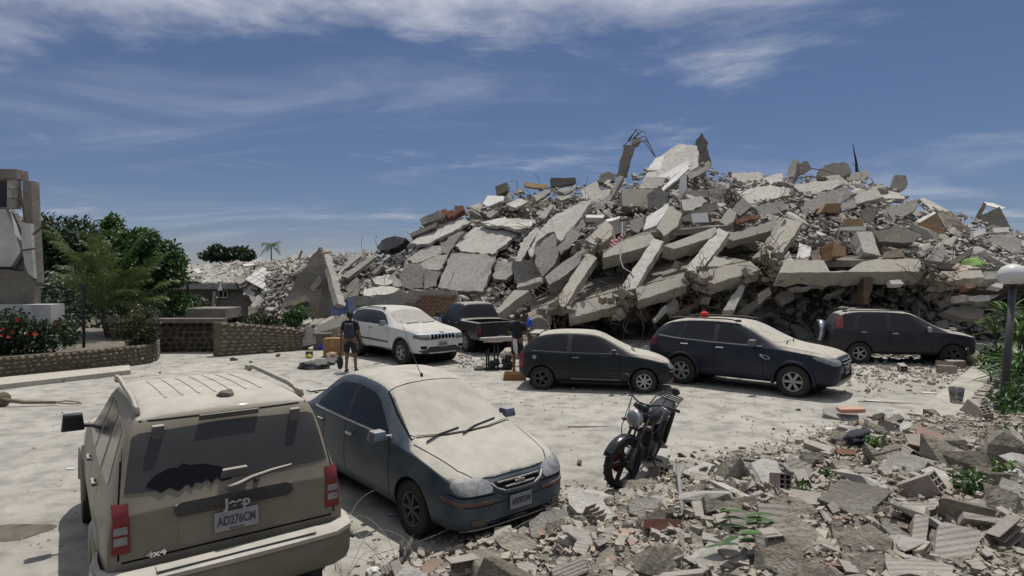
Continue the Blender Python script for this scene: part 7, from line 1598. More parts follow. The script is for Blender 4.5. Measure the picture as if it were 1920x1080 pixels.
# ------------------------------------------------------------------ things lying about the car park
def box_on(px, py, d, rz, name, m, label, cat, bevel=.006):
    p = gnd(px, py); mb = MB(); mb.box((0, 0, d[2] / 2), d); o = mb.build(name, m, None, bevel=bevel); o.location = p; o.rotation_euler = (0, 0, rz); return tag(o, label, cat)
p = gnd(626, 668); cb_ = empty('cardboard_box', p, .1, 'tall brown cardboard box beside the man with the backpack', 'box')
mb = MB(); mb.box((0, 0, .31), (.62, .5, .62)); mb.build('carton', M['card'], cb_, bevel=.006)
for sd in (-1, 1): mb = MB(); mb.box((sd * .155, 0, .628), (.305, .49, .008), Matrix.Rotation(sd * .06, 3, 'Y')); mb.build('flap', M['card'], cb_)
mb = MB(); mb.box((0, -.2515, .5), (.07, .003, .22)); mb.build('tape', mat('parcel_tape', (.35, .25, .13), .4), cb_)
box_on(606, 655, (.62, .5, .62), .05, 'stone_pillar', M['stone_mortar'], 'short square stone pillar just behind the cardboard box', 'pillar', .02)
box_on(580, 669, (.22, .22, .20), .2, 'small_carton', M['wood_dark'], 'small dark box on the ground left of the cardboard box', 'box')
def lump(px, py, rad, m, name, label, cat, seed, flat=.5, z=0.0):
    p = gnd(px, py, z); bm = bmesh.new(); bmesh.ops.create_icosphere(bm, subdivisions=4, radius=1)
    for v in bm.verts:
        k = 1 + .35 * noise.noise(v.co * 1.7 + Vector((seed, 0, 0))) + .16 * abs(noise.noise(v.co * 4.5 + Vector((0, seed, 0)))) + .10 * noise.noise(v.co * 9); v.co = Vector((v.co.x * rad[0] * k, v.co.y * rad[1] * k, max(v.co.z, -.35) * rad[2] * k))
    mz = min(v.co.z for v in bm.verts)
    for v in bm.verts: v.co.z -= mz
    me = bpy.data.meshes.new(name); bm.to_mesh(me); bm.free(); smooth(me); me.materials.append(m); o = link(name, me); o.location = p; return tag(o, label, cat)
lump(587, 691, (.48, .25, .16), M['bag'], 'rubbish_bag', 'long black rubbish bag lying on the ground, nearest of the black bags', 'rubbish bag', 3)
lump(606, 684, (.34, .22, .12), M['bag'], 'rubbish_bag', 'black rubbish bag spread behind the long black one', 'rubbish bag', 8)
lump(622, 680, (.22, .20, .10), mat('torn_sack', (.10, .095, .085), .7, .4, 9, .02, 20), 'torn_sack', 'grey torn sack by the feet of the man with the backpack', 'sack', 5)
lump(622, 671, (.20, .14, .13), mat('tan_cloth', (.36, .25, .17), .9), 'tan_bundle', 'tan cloth bundle in front of the cardboard box', 'bundle', 6)
lump(580, 672, (.10, .08, .09), mat('yellow_green', (.38, .40, .04), .6), 'yellow_helmet', 'small yellow green helmet by the small dark box', 'helmet', 1)
lump(603, 656, (.14, .10, .22), M['blue'], 'blue_bag', 'bright blue bag left of the cardboard box', 'bag', 2)
lump(684, 666, (.14, .12, .12), M['white'], 'white_bag', 'white plastic bag by the side of the white SUV', 'bag', 7)
lump(700, 668, (.4, .15, .05), M['bag'], 'dark_cloth', 'dark cloth on the ground beside the white SUV', 'cloth', 9)
lump(954, 670, (.26, .2, .20), mat('pale_sack', (.45, .40, .33), .9), 'pale_sack', 'pale sack on the ground left of the man in the black shirt', 'sack', 4)
# weight stand
p = gnd(930, 693); ws = empty('weight_stand', p, .1, 'black dumbbell stand with weights standing in the middle of the car park', 'weight stand')
for x, h in ((-.28, .55), (-.22, .62), (-.05, .78), (.06, .76)): mb = MB(); mb.tube([(x, 0, 0), (x, 0, h)], .025, 8); mb.build('post', M['black'], ws)
mb = MB(); mb.box((0, 0, .04), (.95, .16, .06)); mb.box((-.5, .0, .03), (.3, .3, .04)); mb.build('base', M['black'], ws, bevel=.01)
for x, z in ((.30, .06), (.36, .30), (.26, .20), (.42, .10), (-.12, .12), (.0, .16)):
    mb = MB(); mb.lathe([(.09, -.06), (.11, -.04), (.11, .04), (.09, .06)], 14, Matrix.Translation((x, -.08, z + .06)) @ Matrix.Rotation(PI / 2, 4, 'X')); mb.build('weight', M['black'], ws, True)
mb = MB(); mb.box((-.02, .02, .82), (.42, .3, .03)); mb.build('tray', M['rust'], ws)
# shallow wooden tray box
p = gnd(965, 711); tr = empty('wooden_tray', p, .03, 'shallow open wooden box by the rear of the black hatchback', 'box')
for c_, d in (((0, -.2, .09), (.60, .02, .18)), ((0, .2, .09), (.60, .02, .18)), ((-.29, 0, .09), (.02, .38, .18)), ((.29, 0, .09), (.02, .38, .18)), ((0, 0, .015), (.56, .38, .02))): mb = MB(); mb.box(c_, d); mb.build('board', M['card'] if c_[1] else M['white'], tr, bevel=.003)
mb = MB(); mb.box((0, 0, .33), (.62, .35, .16)); mb.box((0, 0, .16), (.5, .3, .2)); o = mb.build('red_crate', M['terra_red'], bevel=.02); o.location = gnd(985, 672); o.rotation_euler = (0, 0, .1); o.data.materials[0] = mat('dusty_red_plastic', (.34, .05, .03), .5); tag(o, 'dusty red crate behind the legs of the man in the black shirt', 'crate')
p = at(1011, 617, 19.0); mb = MB(); mb.lathe([(.001, -.02), (.30, -.02), (.36, .02), (.37, .05), (.34, .05), (.28, .01), (.001, .0)], 28, Matrix.Rotation(R(72), 4, 'X') @ Matrix.Rotation(R(20), 4, 'Y')); o = mb.build('basin', M['conc_dark'], None, True); o.location = p; tag(o, 'round grey basin held up behind the black hatchback', 'basin')
p.z = 0; mb = MB(); mb.box((0, .25, .56), (.7, .5, 1.12)); o = mb.build('crate_stack', M['wood_dark'], bevel=.02); o.location = p; tag(o, 'dark crate under the round grey basin behind the black hatchback', 'crate')
o = lump(990, 640, (.10, .08, .16), M['blue'], 'blue_cloth', 'blue cloth hung beside the round grey basin', 'cloth', 12); o.location = at(993, 612, 18.6)
# toppled post with a round base at the left
p = gnd(10, 763); tp = empty('toppled_stand', p, -.12, 'toppled metal stand with a round base and ring lying at the left', 'stand')
M['ochre'] = mat('ochre_steel', (.13, .10, .055), .7, .3, 6, sidedust=.3)
mb = MB(); mb.lathe([(.16, -.02), (.17, 0), (.16, .02)], 24, Matrix.Translation((-.08, 0, .15)) @ Matrix.Rotation(PI / 2, 4, 'Y') @ Matrix.Rotation(.4, 4, 'X')); mb.build('base', M['ochre'], tp, True)
mb = MB(); mb.tube([(-.06, 0, .15), (.35, .1, .09), (.95, .26, .07)], [.045, .04, .03], 10); mb.build('pole', M['ochre'], tp, True)
mb = MB(); mb.tube([(.95, .26, .07), (1.1, .34, .09), (1.4, .36, .06), (1.52, .30, .05), (1.35, .24, .05), (1.05, .22, .06), (.95, .25, .07)], .014, 6); mb.build('ring', M['ochre'], tp, True)
# litter on the paving
for px, py, L, W, rz, nm, mm, lab in ((1102, 801, .75, .025, .12, 'metal_strip', 'rust', 'thin rusty strip lying alone on the open paving left of the motorcycle'), (132, 880, .10, .06, .3, 'paper_scrap', 'white', 'white paper scrap on the paving left of the tan SUV'), (1560, 805, .30, .12, .2, 'paper_scrap', 'white', 'white scrap by the pink box on the paving'), (1636, 752, .30, .10, -.2, 'paper_scrap', 'white', 'white strip of paper before the walkway'),
                                   (1740, 737, .35, .10, .1, 'paper_scrap', 'white', 'white paper nearest the walkway edge'), (1680, 756, 1.6, .02, -.05, 'loose_wire', 'rust', 'thin wire lying across the paving by the walkway')):
    p = gnd(px, py); mb = MB(); mb.box((0, 0, .01), (L, W, .012)); o = mb.build(nm, M[mm]); o.location = p; o.rotation_euler = (.02, .03, rz); tag(o, lab, nm.split('_')[1])
o = slab([(1543, 764), (1580, 766), (1608, 772), (1612, 786), (1590, 790), (1545, 776)], (0, -.3, .95), .12, 'conc', 'concrete_chunk', 'grey slab chunk lying under the pink box on the paving', 'concrete chunk', Y=gnd(1578, 784).y, jag=.02)
p = gnd(1598, 776, .12); mb = MB(); mb.box((0, 0, .05), (.46, .22, .08)); o = mb.build('pink_box', mat('salmon_plastic', (.50, .22, .16), .6, dust=.3, dustcol=DUST), None, bevel=.015); o.location = p + Vector((0, .05, .02)); o.rotation_euler = (.05, -.04, -.1); tag(o, 'salmon pink plastic box on a grey slab chunk', 'box')
p = gnd(1793, 754, .13); mb = MB(); mb.lathe([(.001, 0), (.13, 0), (.17, .36), (.165, .36), (.125, .01), (.001, .01)], 20); o = mb.build('clear_bucket', mat('clear_plastic', (.8, .8, .82), .15, trans=.92, spec=.3), None, True); o.location = p; o.scale = (.85, .85, .85); tag(o, 'clear plastic bucket standing on the walkway', 'bucket')
# loose stones over the paving: the larger ones singly, the crumbs as one
rr = random.Random(31); CH2 = [hull_chunk('loose_stone', M['conc_dark'], rr, (1, rr.uniform(.6, .9), rr.uniform(.4, .7)), 12) for _ in range(6)]
for px, py, s_ in ((437, 676, .32), (508, 662, .25), (520, 668, .35), (1236, 838, .30), (1240, 826, .22), (1277, 856, .16), (1300, 857, .13), (648, 806 + 2, .12), (1392, 842, .12), (1450, 806, .09), (1478, 810, .08), (1497, 770, .10), (660, 1005, .12), (683, 985, .08), (300, 700, .15), (120, 716, .2), (470, 680, .2), (1085, 870, .2), (1595, 695, .28), (1612, 705, .22), (1560, 690, .2)):
    p = gnd(px, py); o = link('loose_stone', rr.choice(CH2)); o.location = p + Vector((0, 0, s_ * .16)); o.scale = (s_, s_ * .8, s_ * .8); o.rotation_euler = (rr.uniform(-.2, .2), rr.uniform(-.2, .2), rr.uniform(0, 6)); tag(o, 'single grey stone lying on the dusty paving', 'stone', 'stones scattered on the paving')
def pick_lot(r_):
    u = r_.random(); Y = 5 + 20 * r_.random() ** .8; X = r_.uniform(-13, 14) * (Y / 20) ** .7
    if r_.random() > .25 + .75 * max(0, noise.noise(Vector((X * .5, Y * .5, 2))) + .25): return None
    return Vector((X, Y, .006)), Vector((0, 0, 1))
scatter_bulk('paving_crumbs', 'small crumbs of rubble strewn over the paving', 5000, pick_lot, (.012, .06), M['crumb'], 15, .5)
def pick_near_walk(r_):
    p = gnd(1560 + 270 * r_.random() ** .7, r_.uniform(672, 715) + 30 * r_.random() ** 3); return Vector((p.x, p.y, .02)), Vector((0, 0, 1))
scatter_bulk('spilled_debris', 'debris spilled on the paving before the grey SUV', 900, pick_near_walk, (.02, .14), M['crumb'], 16, .5)
def pick_pickup(r_):
    p = gnd(r_.uniform(860, 1000), r_.uniform(655, 690)); return Vector((p.x, p.y, .015)), Vector((0, 0, 1))
scatter_bulk('pickup_debris', 'debris on the paving behind the black pickup', 350, pick_pickup, (.03, .16), M['frag'], 17, .4)
# ------------------------------------------------------------------ rubble in the foreground, lower right
YB = [(-2.0, 4.6), (-1.0, 5.9), (-.3, 6.5), (.2, 6.9), (.62, 7.7), (1.2, 7.6), (1.7, 7.9), (2.1, 8.5), (2.8, 9.0), (3.6, 9.3), (4.5, 9.9), (5.4, 10.6), (6.3, 11.3), (7.2, 11.3), (8.3, 11.2), (10, 11.6), (20, 14)]
def fg_in(x, y): return lerp_tab(YB, x) - y
def fg_h(x, y):
    d = fg_in(x, y)
    if d < 0: return 0.0
    k = .62 * (1 + .07 * max(0, min(x - 1.5, 6))) * (1 - math.exp(-d / 2.6)) * min(1, max(.25, (x + 1.6) / 3.2)) + .10 * min(d / .8, 1)
    return k + min(d, 1) * (.10 * noise.noise(Vector((x * .9, y * .9, 0))) + .06 * noise.noise(Vector((x * 2.3, y * 2.3, 5))))
def fgnd(px, py):
    d = ray(px, py); lo = 2.0
    for i in range(400):
        Y = 2.0 + i * .05; p = CAMP + d * (Y / d.y)
        if p.z <= fg_h(p.x, p.y): return p
    return gnd(px, py)
vs, fs = [], []; gx, gy = 110, 90
for i in range(gx):
    for j in range(gy):
        x = -2.4 + i * .15; y = .6 + j * .15; h = fg_h(x, y); vs.append((x, y, h + .05 * noise.noise(Vector((x * 6, y * 6, 1))) if fg_in(x, y) > 0 else -.06))
fs = [(i * gy + j, (i + 1) * gy + j, (i + 1) * gy + j + 1, i * gy + j + 1) for i in range(gx - 1) for j in range(gy - 1)]
me = bpy.data.meshes.new('rubble_bed'); me.from_pydata(vs, [], fs); me.materials.append(M['rubble']); tag(link('rubble_bed', me), 'crushed masonry under the foreground rubble', kind='stuff')
def hollow_brick(name, m, L, H, D, nx, nz, keep, r):
    """clay block with through cells, or what is left of one: keep = chance that an inner web survives"""
    mb = MB(); t = .011
    for k in range(nz + 1):
        if k in (0,) or r.random() < keep + .25: mb.box((r.uniform(-.1, .1) * (1 - keep) * L, 0, -H / 2 + H * k / nz), (L * (1 if keep > .9 else r.uniform(.6, 1)), D, t))
    for k in range(nx + 1):
        if r.random() < keep: mb.box((0, -D / 2 + D * k / nx, 0), (L * (1 if keep > .9 else r.uniform(.5, 1)), t, H - .001))
    return mb.mesh(name, m)
rr = random.Random(90); M['terra_in'] = M['terra']
HB = [hollow_brick('hollow_brick', M['terra'], .36, .19, .14, 2, 3, k, rr) for k in (1, 1, .8, .6, .5, .95)]
def ribbed_shard(name, m, r):
    mb = MB(); n = r.randint(5, 7); L, W = 1.0, r.uniform(.5, .8); pts = []
    for i in range(n): a = 2 * PI * i / n + r.uniform(-.3, .3); k = r.uniform(.7, 1); pts.append((math.cos(a) * .5 * k, math.sin(a) * W / 2 * k))
    mb.prism(pts, -.035, .035); 
    for i in range(-2, 3):
        y = i * W / 6; mb.box((0, y, .037), (.6 * r.uniform(.6, 1), W / 9, .012))
    return mb.mesh(name, m)
SH = [ribbed_shard('clay_shard', M['terra'], rr) for _ in range(5)] + [ribbed_shard('clay_shard', M['terra_red'], rr) for _ in range(2)]
MC = [hull_chunk('mortar_chunk', M['rubble'], rr, (1, rr.uniform(.5, .9), rr.uniform(.3, .7)), 18) for _ in range(8)]
PC = [hull_chunk('plaster_slab', M['conc_light'], rr, (1, rr.uniform(.5, .8), rr.uniform(.10, .22)), 16) for _ in range(6)]
def lay(me, name, p, s, label, cat, group, r, tilt=.35, sc=None):
    o = link(name, me); o.location = p; o.scale = sc or (s, s, s)
    o.rotation_euler = (r.gauss(0, tilt), r.gauss(0, tilt), r.uniform(0, 6.28)); return tag(o, label, cat, group)
# the pieces one can point at
def fslab2(q, n, th, m, name, label, cat, jag=.02, lift=0.0, tp=.12):
    cx = sum(a for a, _ in q) / len(q); cy = sum(b for _, b in q) / len(q); Y = fgnd(cx, cy).y; nn = Vector(n).normalized()
    for _ in range(25):                # come forward until its lowest corner rests on the rubble
        P = [on_plane(a, b, at(cx, cy, Y), nn) for a, b in q]
        if min(v.z - fg_h(v.x, v.y) for v in P) > -.01: break
        Y *= .987
    o = slab(q, n, th, m, name, label, cat, Y=Y, jag=jag, step=.12, rough=.010, taper=tp); return o
NS0 = len(SLABS); G = lambda q: T('G', q); Hh = lambda q: T('H', q); UPW = (0, -.35, .94)
fslab2(G([(668, 255), (870, 285), (985, 410), (975, 450), (860, 425), (735, 395), (690, 340)]), (.05, -.5, .86), .20, 'conc_light', 'concrete_block', 'large smooth concrete block in front of the motorcycle wheel', 'concrete block', .012)
fslab2(G([(445, 460), (520, 400), (660, 370), (690, 430), (620, 500), (520, 560), (450, 540)]), (-.1, -.45, .88), .2, 'conc', 'mortar_slab', 'layered mortar slab by the front of the blue sedan', 'concrete chunk', .03)
fslab2(G([(215, 560), (260, 515), (400, 535), (480, 580), (470, 640), (380, 655), (270, 610)]), (0, -.4, .9), .22, 'rubble', 'mortar_chunk', 'big crumbly mortar chunk under the blue sedan bumper', 'concrete chunk', .03)
fslab2(G([(125, 640), (180, 620), (330, 655), (290, 695), (170, 690)]), (0, -.4, .9), .14, 'rubble', 'mortar_chunk', 'flat crumbly chunk left of the big crumbly mortar chunk', 'concrete chunk', .03)
fslab2(G([(1050, 330), (1180, 295), (1250, 315), (1240, 400), (1150, 430), (1060, 395)]), (-.1, -.5, .85), .2, 'conc', 'concrete_block', 'rough concrete lump right of the large smooth block', 'concrete block', .03)
fslab2(G([(1330, 100), (1460, 95), (1468, 135), (1330, 150)]), (0, -.4, .9), .14, 'conc', 'concrete_block', 'flat block behind the blue grey pipe', 'concrete block', .02)
fslab2(G([(1145, 445), (1390, 448), (1392, 500), (1145, 500)]), (0, -.9, .4), .14, 'terra_red', 'brick_row', 'red hollow brick face below the rough concrete lump', 'brick', .01)
fslab2(G([(1540, 300), (1845, 300), (1850, 385), (1540, 390)]), (0, -.8, .6), .25, 'rubble', 'wall_chunk', 'rough wall chunk above two smooth clay panels', 'wall piece', .03)
fslab2(Hh([(22, 752), (155, 750), (158, 835), (30, 830)]), (0, -.75, .65), .06, 'terra', 'clay_slab', 'left one of two smooth clay panels', 'clay panel', .008, .1)
fslab2(Hh([(162, 712), (300, 708), (320, 852), (175, 852)]), (.05, -.75, .65), .06, 'terra', 'clay_slab', 'right one of two smooth clay panels', 'clay panel', .008, .1)
fslab2(Hh([(465, 690), (580, 590), (760, 625), (845, 650), (740, 765), (640, 765)]), (-.1, -.35, .93), .22, 'conc_dark', 'concrete_slab', 'big dark flat slab in the middle of the foreground rubble', CC, .02)
fslab2(Hh([(640, 985), (700, 955), (810, 965), (815, 1060), (690, 1075), (635, 1040)]), (0, -.6, .8), .35, 'conc_dark', 'concrete_block', 'rounded grey concrete block at the bottom edge', 'concrete block', .02)
fslab2(Hh([(1075, 830), (1110, 805), (1290, 850), (1300, 880), (1240, 1010), (1060, 980)]), (-.1, -.62, .78), .10, 'terra', 'clay_slab', 'large upright clay block panel with ribs at the lower right', 'clay panel', .01, .25)
fslab2(Hh([(810, 1000), (980, 985), (1160, 1030), (1150, 1080), (830, 1085)]), (0, -.4, .9), .12, 'terra', 'clay_slab', 'pale broken clay panel along the bottom edge', 'clay panel', .02, .1)
fslab2(Hh([(955, 760), (1030, 765), (1020, 960), (945, 940)]), (-.1, -.6, .8), .10, 'terra', 'clay_slab', 'narrow ribbed clay panel left of the large upright one', 'clay panel', .015, .1)
fslab2(Hh([(905, 700), (1080, 690), (1070, 740), (950, 760), (890, 780)]), (0, -.45, .9), .08, 'terra', 'clay_slab', 'reddish clay panel above the narrow ribbed one', 'clay panel', .02, .05)
fslab2(Hh([(395, 382), (560, 425), (545, 460), (400, 405)]), (0, -.5, .86), .10, 'conc_beam', 'concrete_strip', 'long pale concrete batten at the rear edge of the foreground rubble', 'concrete strip', .006)
fslab2(Hh([(315, 372), (395, 380), (390, 410), (320, 400)]), (0, -.5, .86), .10, 'conc_beam', 'concrete_strip', 'short concrete batten at the left end of the long pale one', 'concrete strip', .008)
fslab2(Hh([(560, 432), (660, 440), (665, 465), (570, 460)]), (0, -.7, .7), .12, 'brick_red', 'brick', 'dark brick at the right end of the long pale batten', 'brick', .008)
fslab2(Hh([(390, 458), (500, 460), (503, 505), (392, 505)]), (0, -.85, .5), .16, 'conc_dark', 'concrete_block', 'dark square edged block alone at the rear edge of the rubble', 'concrete block', .008)
fslab2(Hh([(590, 315), (640, 305), (645, 350), (592, 352)]), (-.1, -.8, .6), .18, 'conc', 'concrete_block', 'small cube like block left of the dark jacket', 'concrete block', .008)
fslab2(Hh([(830, 345), (910, 295), (945, 305), (940, 325), (850, 365)]), (-.1, -.5, .85), .05, 'conc_light', 'plaster_board', 'pale board leaning near the end of the walkway', 'board', .008)
fslab2(Hh([(785, 300), (880, 258), (905, 285), (800, 312)]), (-.1, -.5, .85), .10, 'conc_dark', 'brick', 'dark ribbed brick on the pile crest beside the walkway', 'brick', .01)
fslab2(Hh([(690, 300), (820, 296), (822, 330), (700, 342)]), (0, -.6, .8), .12, 'terra', 'brick', 'long dusty brick left of the dark ribbed one', 'brick', .012)
fslab2(Hh([(965, 330), (985, 318), (1125, 375), (1125, 405), (1090, 412), (970, 362)]), (-.1, -.6, .8), .14, 'terra_red', 'hollow_block', 'brown hollow block lying at the end of the walkway', 'brick', .008)
fslab2(Hh([(910, 365), (960, 360), (1270, 470), (1265, 500), (1100, 470), (930, 410)]), (-.15, -.45, .88), .10, 'wood_dark', 'wooden_plank', 'long weathered plank lying across the rear of the rubble', 'plank', .012)
fslab2(Hh([(770, 530), (880, 450), (1060, 495), (970, 560), (860, 560)]), (0, -.35, .93), .12, 'conc', 'concrete_slab', 'grey slab under the thin iron rod', CC, .02)
fslab2(Hh([(990, 540), (1040, 520), (1160, 570), (1150, 610), (1090, 600)]), (0, -.45, .9), .10, 'conc_light', 'concrete_slab', 'pale flat slab right of the slab with the iron rod', CC, .015)
fslab2(Hh([(1235, 595), (1260, 585), (1355, 620), (1345, 645), (1240, 612)]), (0, -.5, .86), .10, 'conc_beam', 'concrete_strip', 'pale batten at the right of the foreground rubble', 'concrete strip', .006)
fslab2(Hh([(1205, 755), (1440, 790), (1440, 830), (1205, 785)]), (0, -.7, .7), .14, 'terra', 'clay_channel', 'long grey clay channel at the right edge', 'clay channel', .008, .1)
fslab2(Hh([(1385, 620), (1410, 580), (1512, 620), (1512, 690), (1420, 660)]), (-.1, -.5, .85), .15, 'conc', 'concrete_slab', 'grey slab cut off by the right edge of the view', CC, .02)
fslab2(Hh([(785, 820), (800, 790), (935, 870), (920, 905), (860, 895)]), (-.1, -.7, .7), .2, 'conc', 'concrete_chunk', 'hollow ended concrete chunk in the middle of the rubble', 'concrete chunk', .02)
fslab2(Hh([(540, 800), (580, 790), (640, 900), (600, 930), (555, 890)]), (-.3, -.6, .7), .14, 'rubble', 'mortar_chunk', 'upright crumbly chunk below the big dark flat slab', 'concrete chunk', .03)
fslab2(G([(620, 990 - 450), (700, 525), (775, 575), (705, 600)]), UPW, .10, 'conc_light', 'hollow_block', 'pale hollow block with a square opening near the bottom centre', 'brick', .006, .1)
tl = fslab2([(792, 1060), (812, 1045), (826, 1048), (829, 1056), (806, 1077), (791, 1072)], (-.1, -.6, .78), .02, 'terra_red', 'roof_tile', 'single orange roof tile lying near the bottom centre', 'roof tile', .004)
# pipes, wires, jacket, bottle
def rod(q, rad, m, name, label, cat, lift=.06, k=8):
    mb = MB(); pts = [fgnd(*a) + Vector((0, 0, lift + (a[2] if len(a) > 2 else 0))) if len(a) == 2 else fgnd(a[0], a[1]) + Vector((0, 0, a[2])) for a in q]
    mb.tube(pts, rad, k); return tag(mb.build(name, M[m], None, True), label, cat)
M['pipe'] = mat('blue_grey_pipe', (.12, .13, .15), .5, sidedust=.3, dust=.4, dustcol=DUST); M['iron'] = mat('dark_iron', (.05, .047, .045), .7, sidedust=.2)
pa_, pb_ = fgnd(1277, 968), fgnd(1270, 900); mb = MB(); mb.tube([pa_ + Vector((0, -.05, .05)), pb_ + Vector((0, 0, .18))], .022, 8); tag(mb.build('pipe', M['pipe'], None, True), 'blue grey pipe lying upright in the view beside the rough concrete lump', 'pipe')
rod([(1395, 880), (1440, 885), (1470, 892), (1484, 908)], .025, 'pipe', 'pipe', 'blue grey pipe bent at its end, at the rear edge of the rubble', 'pipe', .12)
rod([(1640, 880), (1690, 865), (1730, 852)], .012, 'iron', 'iron_rod', 'thin iron rod lying on a grey slab', 'rod', .16, 6)
mb = MB(); mb.tube([gnd(739, 1082) + Vector((0, 0, .03)), gnd(776, 1024) + Vector((0, 0, .10))], .028, 8); tag(mb.build('pipe', M['iron'], None, True), 'dark iron pipe lying between the tan SUV and the rubble', 'pipe')
mb = MB(); mb.tube([gnd(752, 1060) + Vector((0, .0, .0)), gnd(752, 1060) + Vector((0, .05, .22))], .022, 8); tag(mb.build('pipe_stub', M['iron'], None, True), 'short dark pipe stub standing by the dark iron pipe', 'pipe')
rw = random.Random(12); wires = [([(640, 1030), (672, 985), (720, 968), (775, 976), (828, 1010)], .35), ([(630, 1070), (640, 1010), (690, 1000), (735, 1040), (745, 1085)], .22), ([(700, 1045), (820, 1035), (930, 985), (1010, 975), (1060, 968)], .28), ([(800, 1075), (880, 1010), (960, 975), (1100, 965)], .2), ([(650, 1085), (700, 1020), (760, 1030), (790, 1080)], .18), ([(560, 1085), (650, 1025), (720, 1060)], .25), ([(905, 1040), (1000, 990), (1130, 985), (1230, 955)], .15), ([(600, 1060), (633, 1000), (640, 1075)], .3)]
for k, (q, lift) in enumerate(wires):
    n_ = len(q); pts = []
    for i, a in enumerate(q): p = gnd(*a) if a[0] < 850 else fgnd(*a); pts.append(p + Vector((0, -.15 * math.sin(PI * i / (n_ - 1)), .02 + lift * math.sin(PI * i / (n_ - 1)))))
    fine = []
    for i in range(n_ - 1):
        p0, p1, p2, p3 = pts[max(i - 1, 0)], pts[i], pts[i + 1], pts[min(i + 2, n_ - 1)]
        for j in range(8): t = j / 8; fine.append(.5 * ((2 * p1) + (p2 - p0) * t + (2 * p0 - 5 * p1 + 4 * p2 - p3) * t * t + (3 * p1 - p0 - 3 * p2 + p3) * t ** 3))
    mb = MB(); mb.tube(fine + [pts[-1]], .0032, 5); tag(mb.build('tie_wire', M['wire'], None, True), 'springy loop of thin tie wire between the cars and the rubble', 'wire', 'loops of tie wire on the ground')
o = lump(1610, 812, (.30, .13, .08), mat('navy_jacket', (.018, .020, .030), .85, .2, 8, .02, 25), 'dark_jacket', 'dark jacket draped over the rear of the foreground rubble', 'jacket', 14); o.location = fgnd(1612, 830) + Vector((0, 0, .05)); o.rotation_euler = (0, 0, .6)
o = lump(1380, 885, (.12, .1, .13), mat('clear_bag_plastic', (.7, .72, .75), .15, bump=.03, bscale=20, trans=.6), 'plastic_bag', 'clear plastic bag on the rubble beside the bent pipe', 'bag', 16); o.location = fgnd(1382, 895) + Vector((0, 0, .02))
o = lump(700, 965, (.05, .03, .03), mat('bottle_plastic', (.5, .6, .75), .15, trans=.7), 'plastic_bottle', 'clear plastic bottle in the shade beside the blue sedan wheel', 'bottle', 2); o.location = gnd(735, 967)
o = lump(703, 1078, (.07, .05, .04), M['white'], 'paper_ball', 'white crumpled paper at the bottom edge by the tan SUV', 'paper', 6); o.location = gnd(700, 1076)
# bricks, shards and chunks laid one by one
r = random.Random(123); cnt = {}
kinds = [('hollow_brick', HB, 36, (.75, 1.05), 'dusty hollow clay brick lying in the foreground rubble', 'brick', 'hollow clay bricks in the foreground rubble', .45), ('clay_shard', SH, 150, (.14, .36), 'broken ribbed clay shard in the foreground rubble', 'clay shard', 'clay shards in the foreground rubble', .3),
         ('mortar_chunk', MC, 70, (.18, .62), 'crumbly mortar chunk in the foreground rubble', 'mortar chunk', 'mortar chunks in the foreground rubble', .4), ('plaster_slab', PC, 52, (.25, .7), 'thin plaster slab in the foreground rubble', 'plaster slab', 'plaster slabs in the foreground rubble', .3)]
ST2 = slab_tree(); FGS = SLABS[NS0:]
def fg_point(r_, margin=.1):
    while True:
        y = 2.6 + 10 * r_.random() ** 1.2; x = r_.uniform(-.9, 1.1) * y + .2
        if x < -1.3 or fg_in(x, y) < margin or abs(x) > y * 1.1: continue
        if r_.random() < .5 and fg_in(x, y) > 6: continue
        return Vector((x, y, fg_h(x, y)))
for nm, pool, n, (s0, s1), lab, cat, grp, tilt in kinds:
    for k in range(n):
        for _ in range(6):
            p = fg_point(r)
            if ST2.ray_cast(p + Vector((0, 0, 1)), Vector((0, 0, -1)), 1.2)[0] is None: break
        s = r.uniform(s0, s1); lab, grp = near_label(cat, p, FGS); lay(r.choice(pool), nm, p + Vector((0, 0, .03 + (.05 if nm == 'hollow_brick' else .0))), s, lab, cat, grp, r, tilt)
def pick_fg(r_):
    p = fg_point(r_, -.15 + .35 * r_.random()); p.z += r_.uniform(0, .05)
    if r_.random() < .8 and ST2.ray_cast(p + Vector((0, 0, 1)), Vector((0, 0, -1)), 1.2)[0] is not None: return None
    return p, Vector((r_.uniform(-.3, .3), r_.uniform(-.4, .2), 1)).normalized()
scatter_bulk('masonry_crumbs', 'beige masonry crumbs filling the foreground rubble', 11000, pick_fg, (.015, .13), M['crumb'], 41, .3)
scatter_bulk('clay_crumbs', 'dusty clay crumbs filling the foreground rubble', 4200, pick_fg, (.03, .2), M['terra'], 42, .2)
scatter_bulk('red_crumbs', 'red clay crumbs in the foreground rubble', 700, pick_fg, (.03, .12), M['terra_red'], 43, .25)
def pick_edge(r_):
    x = r_.uniform(-1.6, 9); y = lerp_tab(YB, x) + abs(r_.gauss(0, .28)); return Vector((x, y, .01)), Vector((0, 0, 1))
scatter_bulk('edge_crumbs', 'crumbs trailing from the foreground rubble over the paving', 1000, pick_edge, (.015, .08), M['crumb'], 44, .5)
def pick_bed(r_):
    p = WA + wd * r_.uniform(-1, tot) + wn * r_.uniform(.9, 5); return Vector((p.x, p.y, bed_h(p.x, p.y) + .02)), Vector((0, 0, 1))
scatter_bulk('bed_debris', 'debris fallen on the planting bed', 1100, pick_bed, (.04, .22), M['frag'], 45, .4)
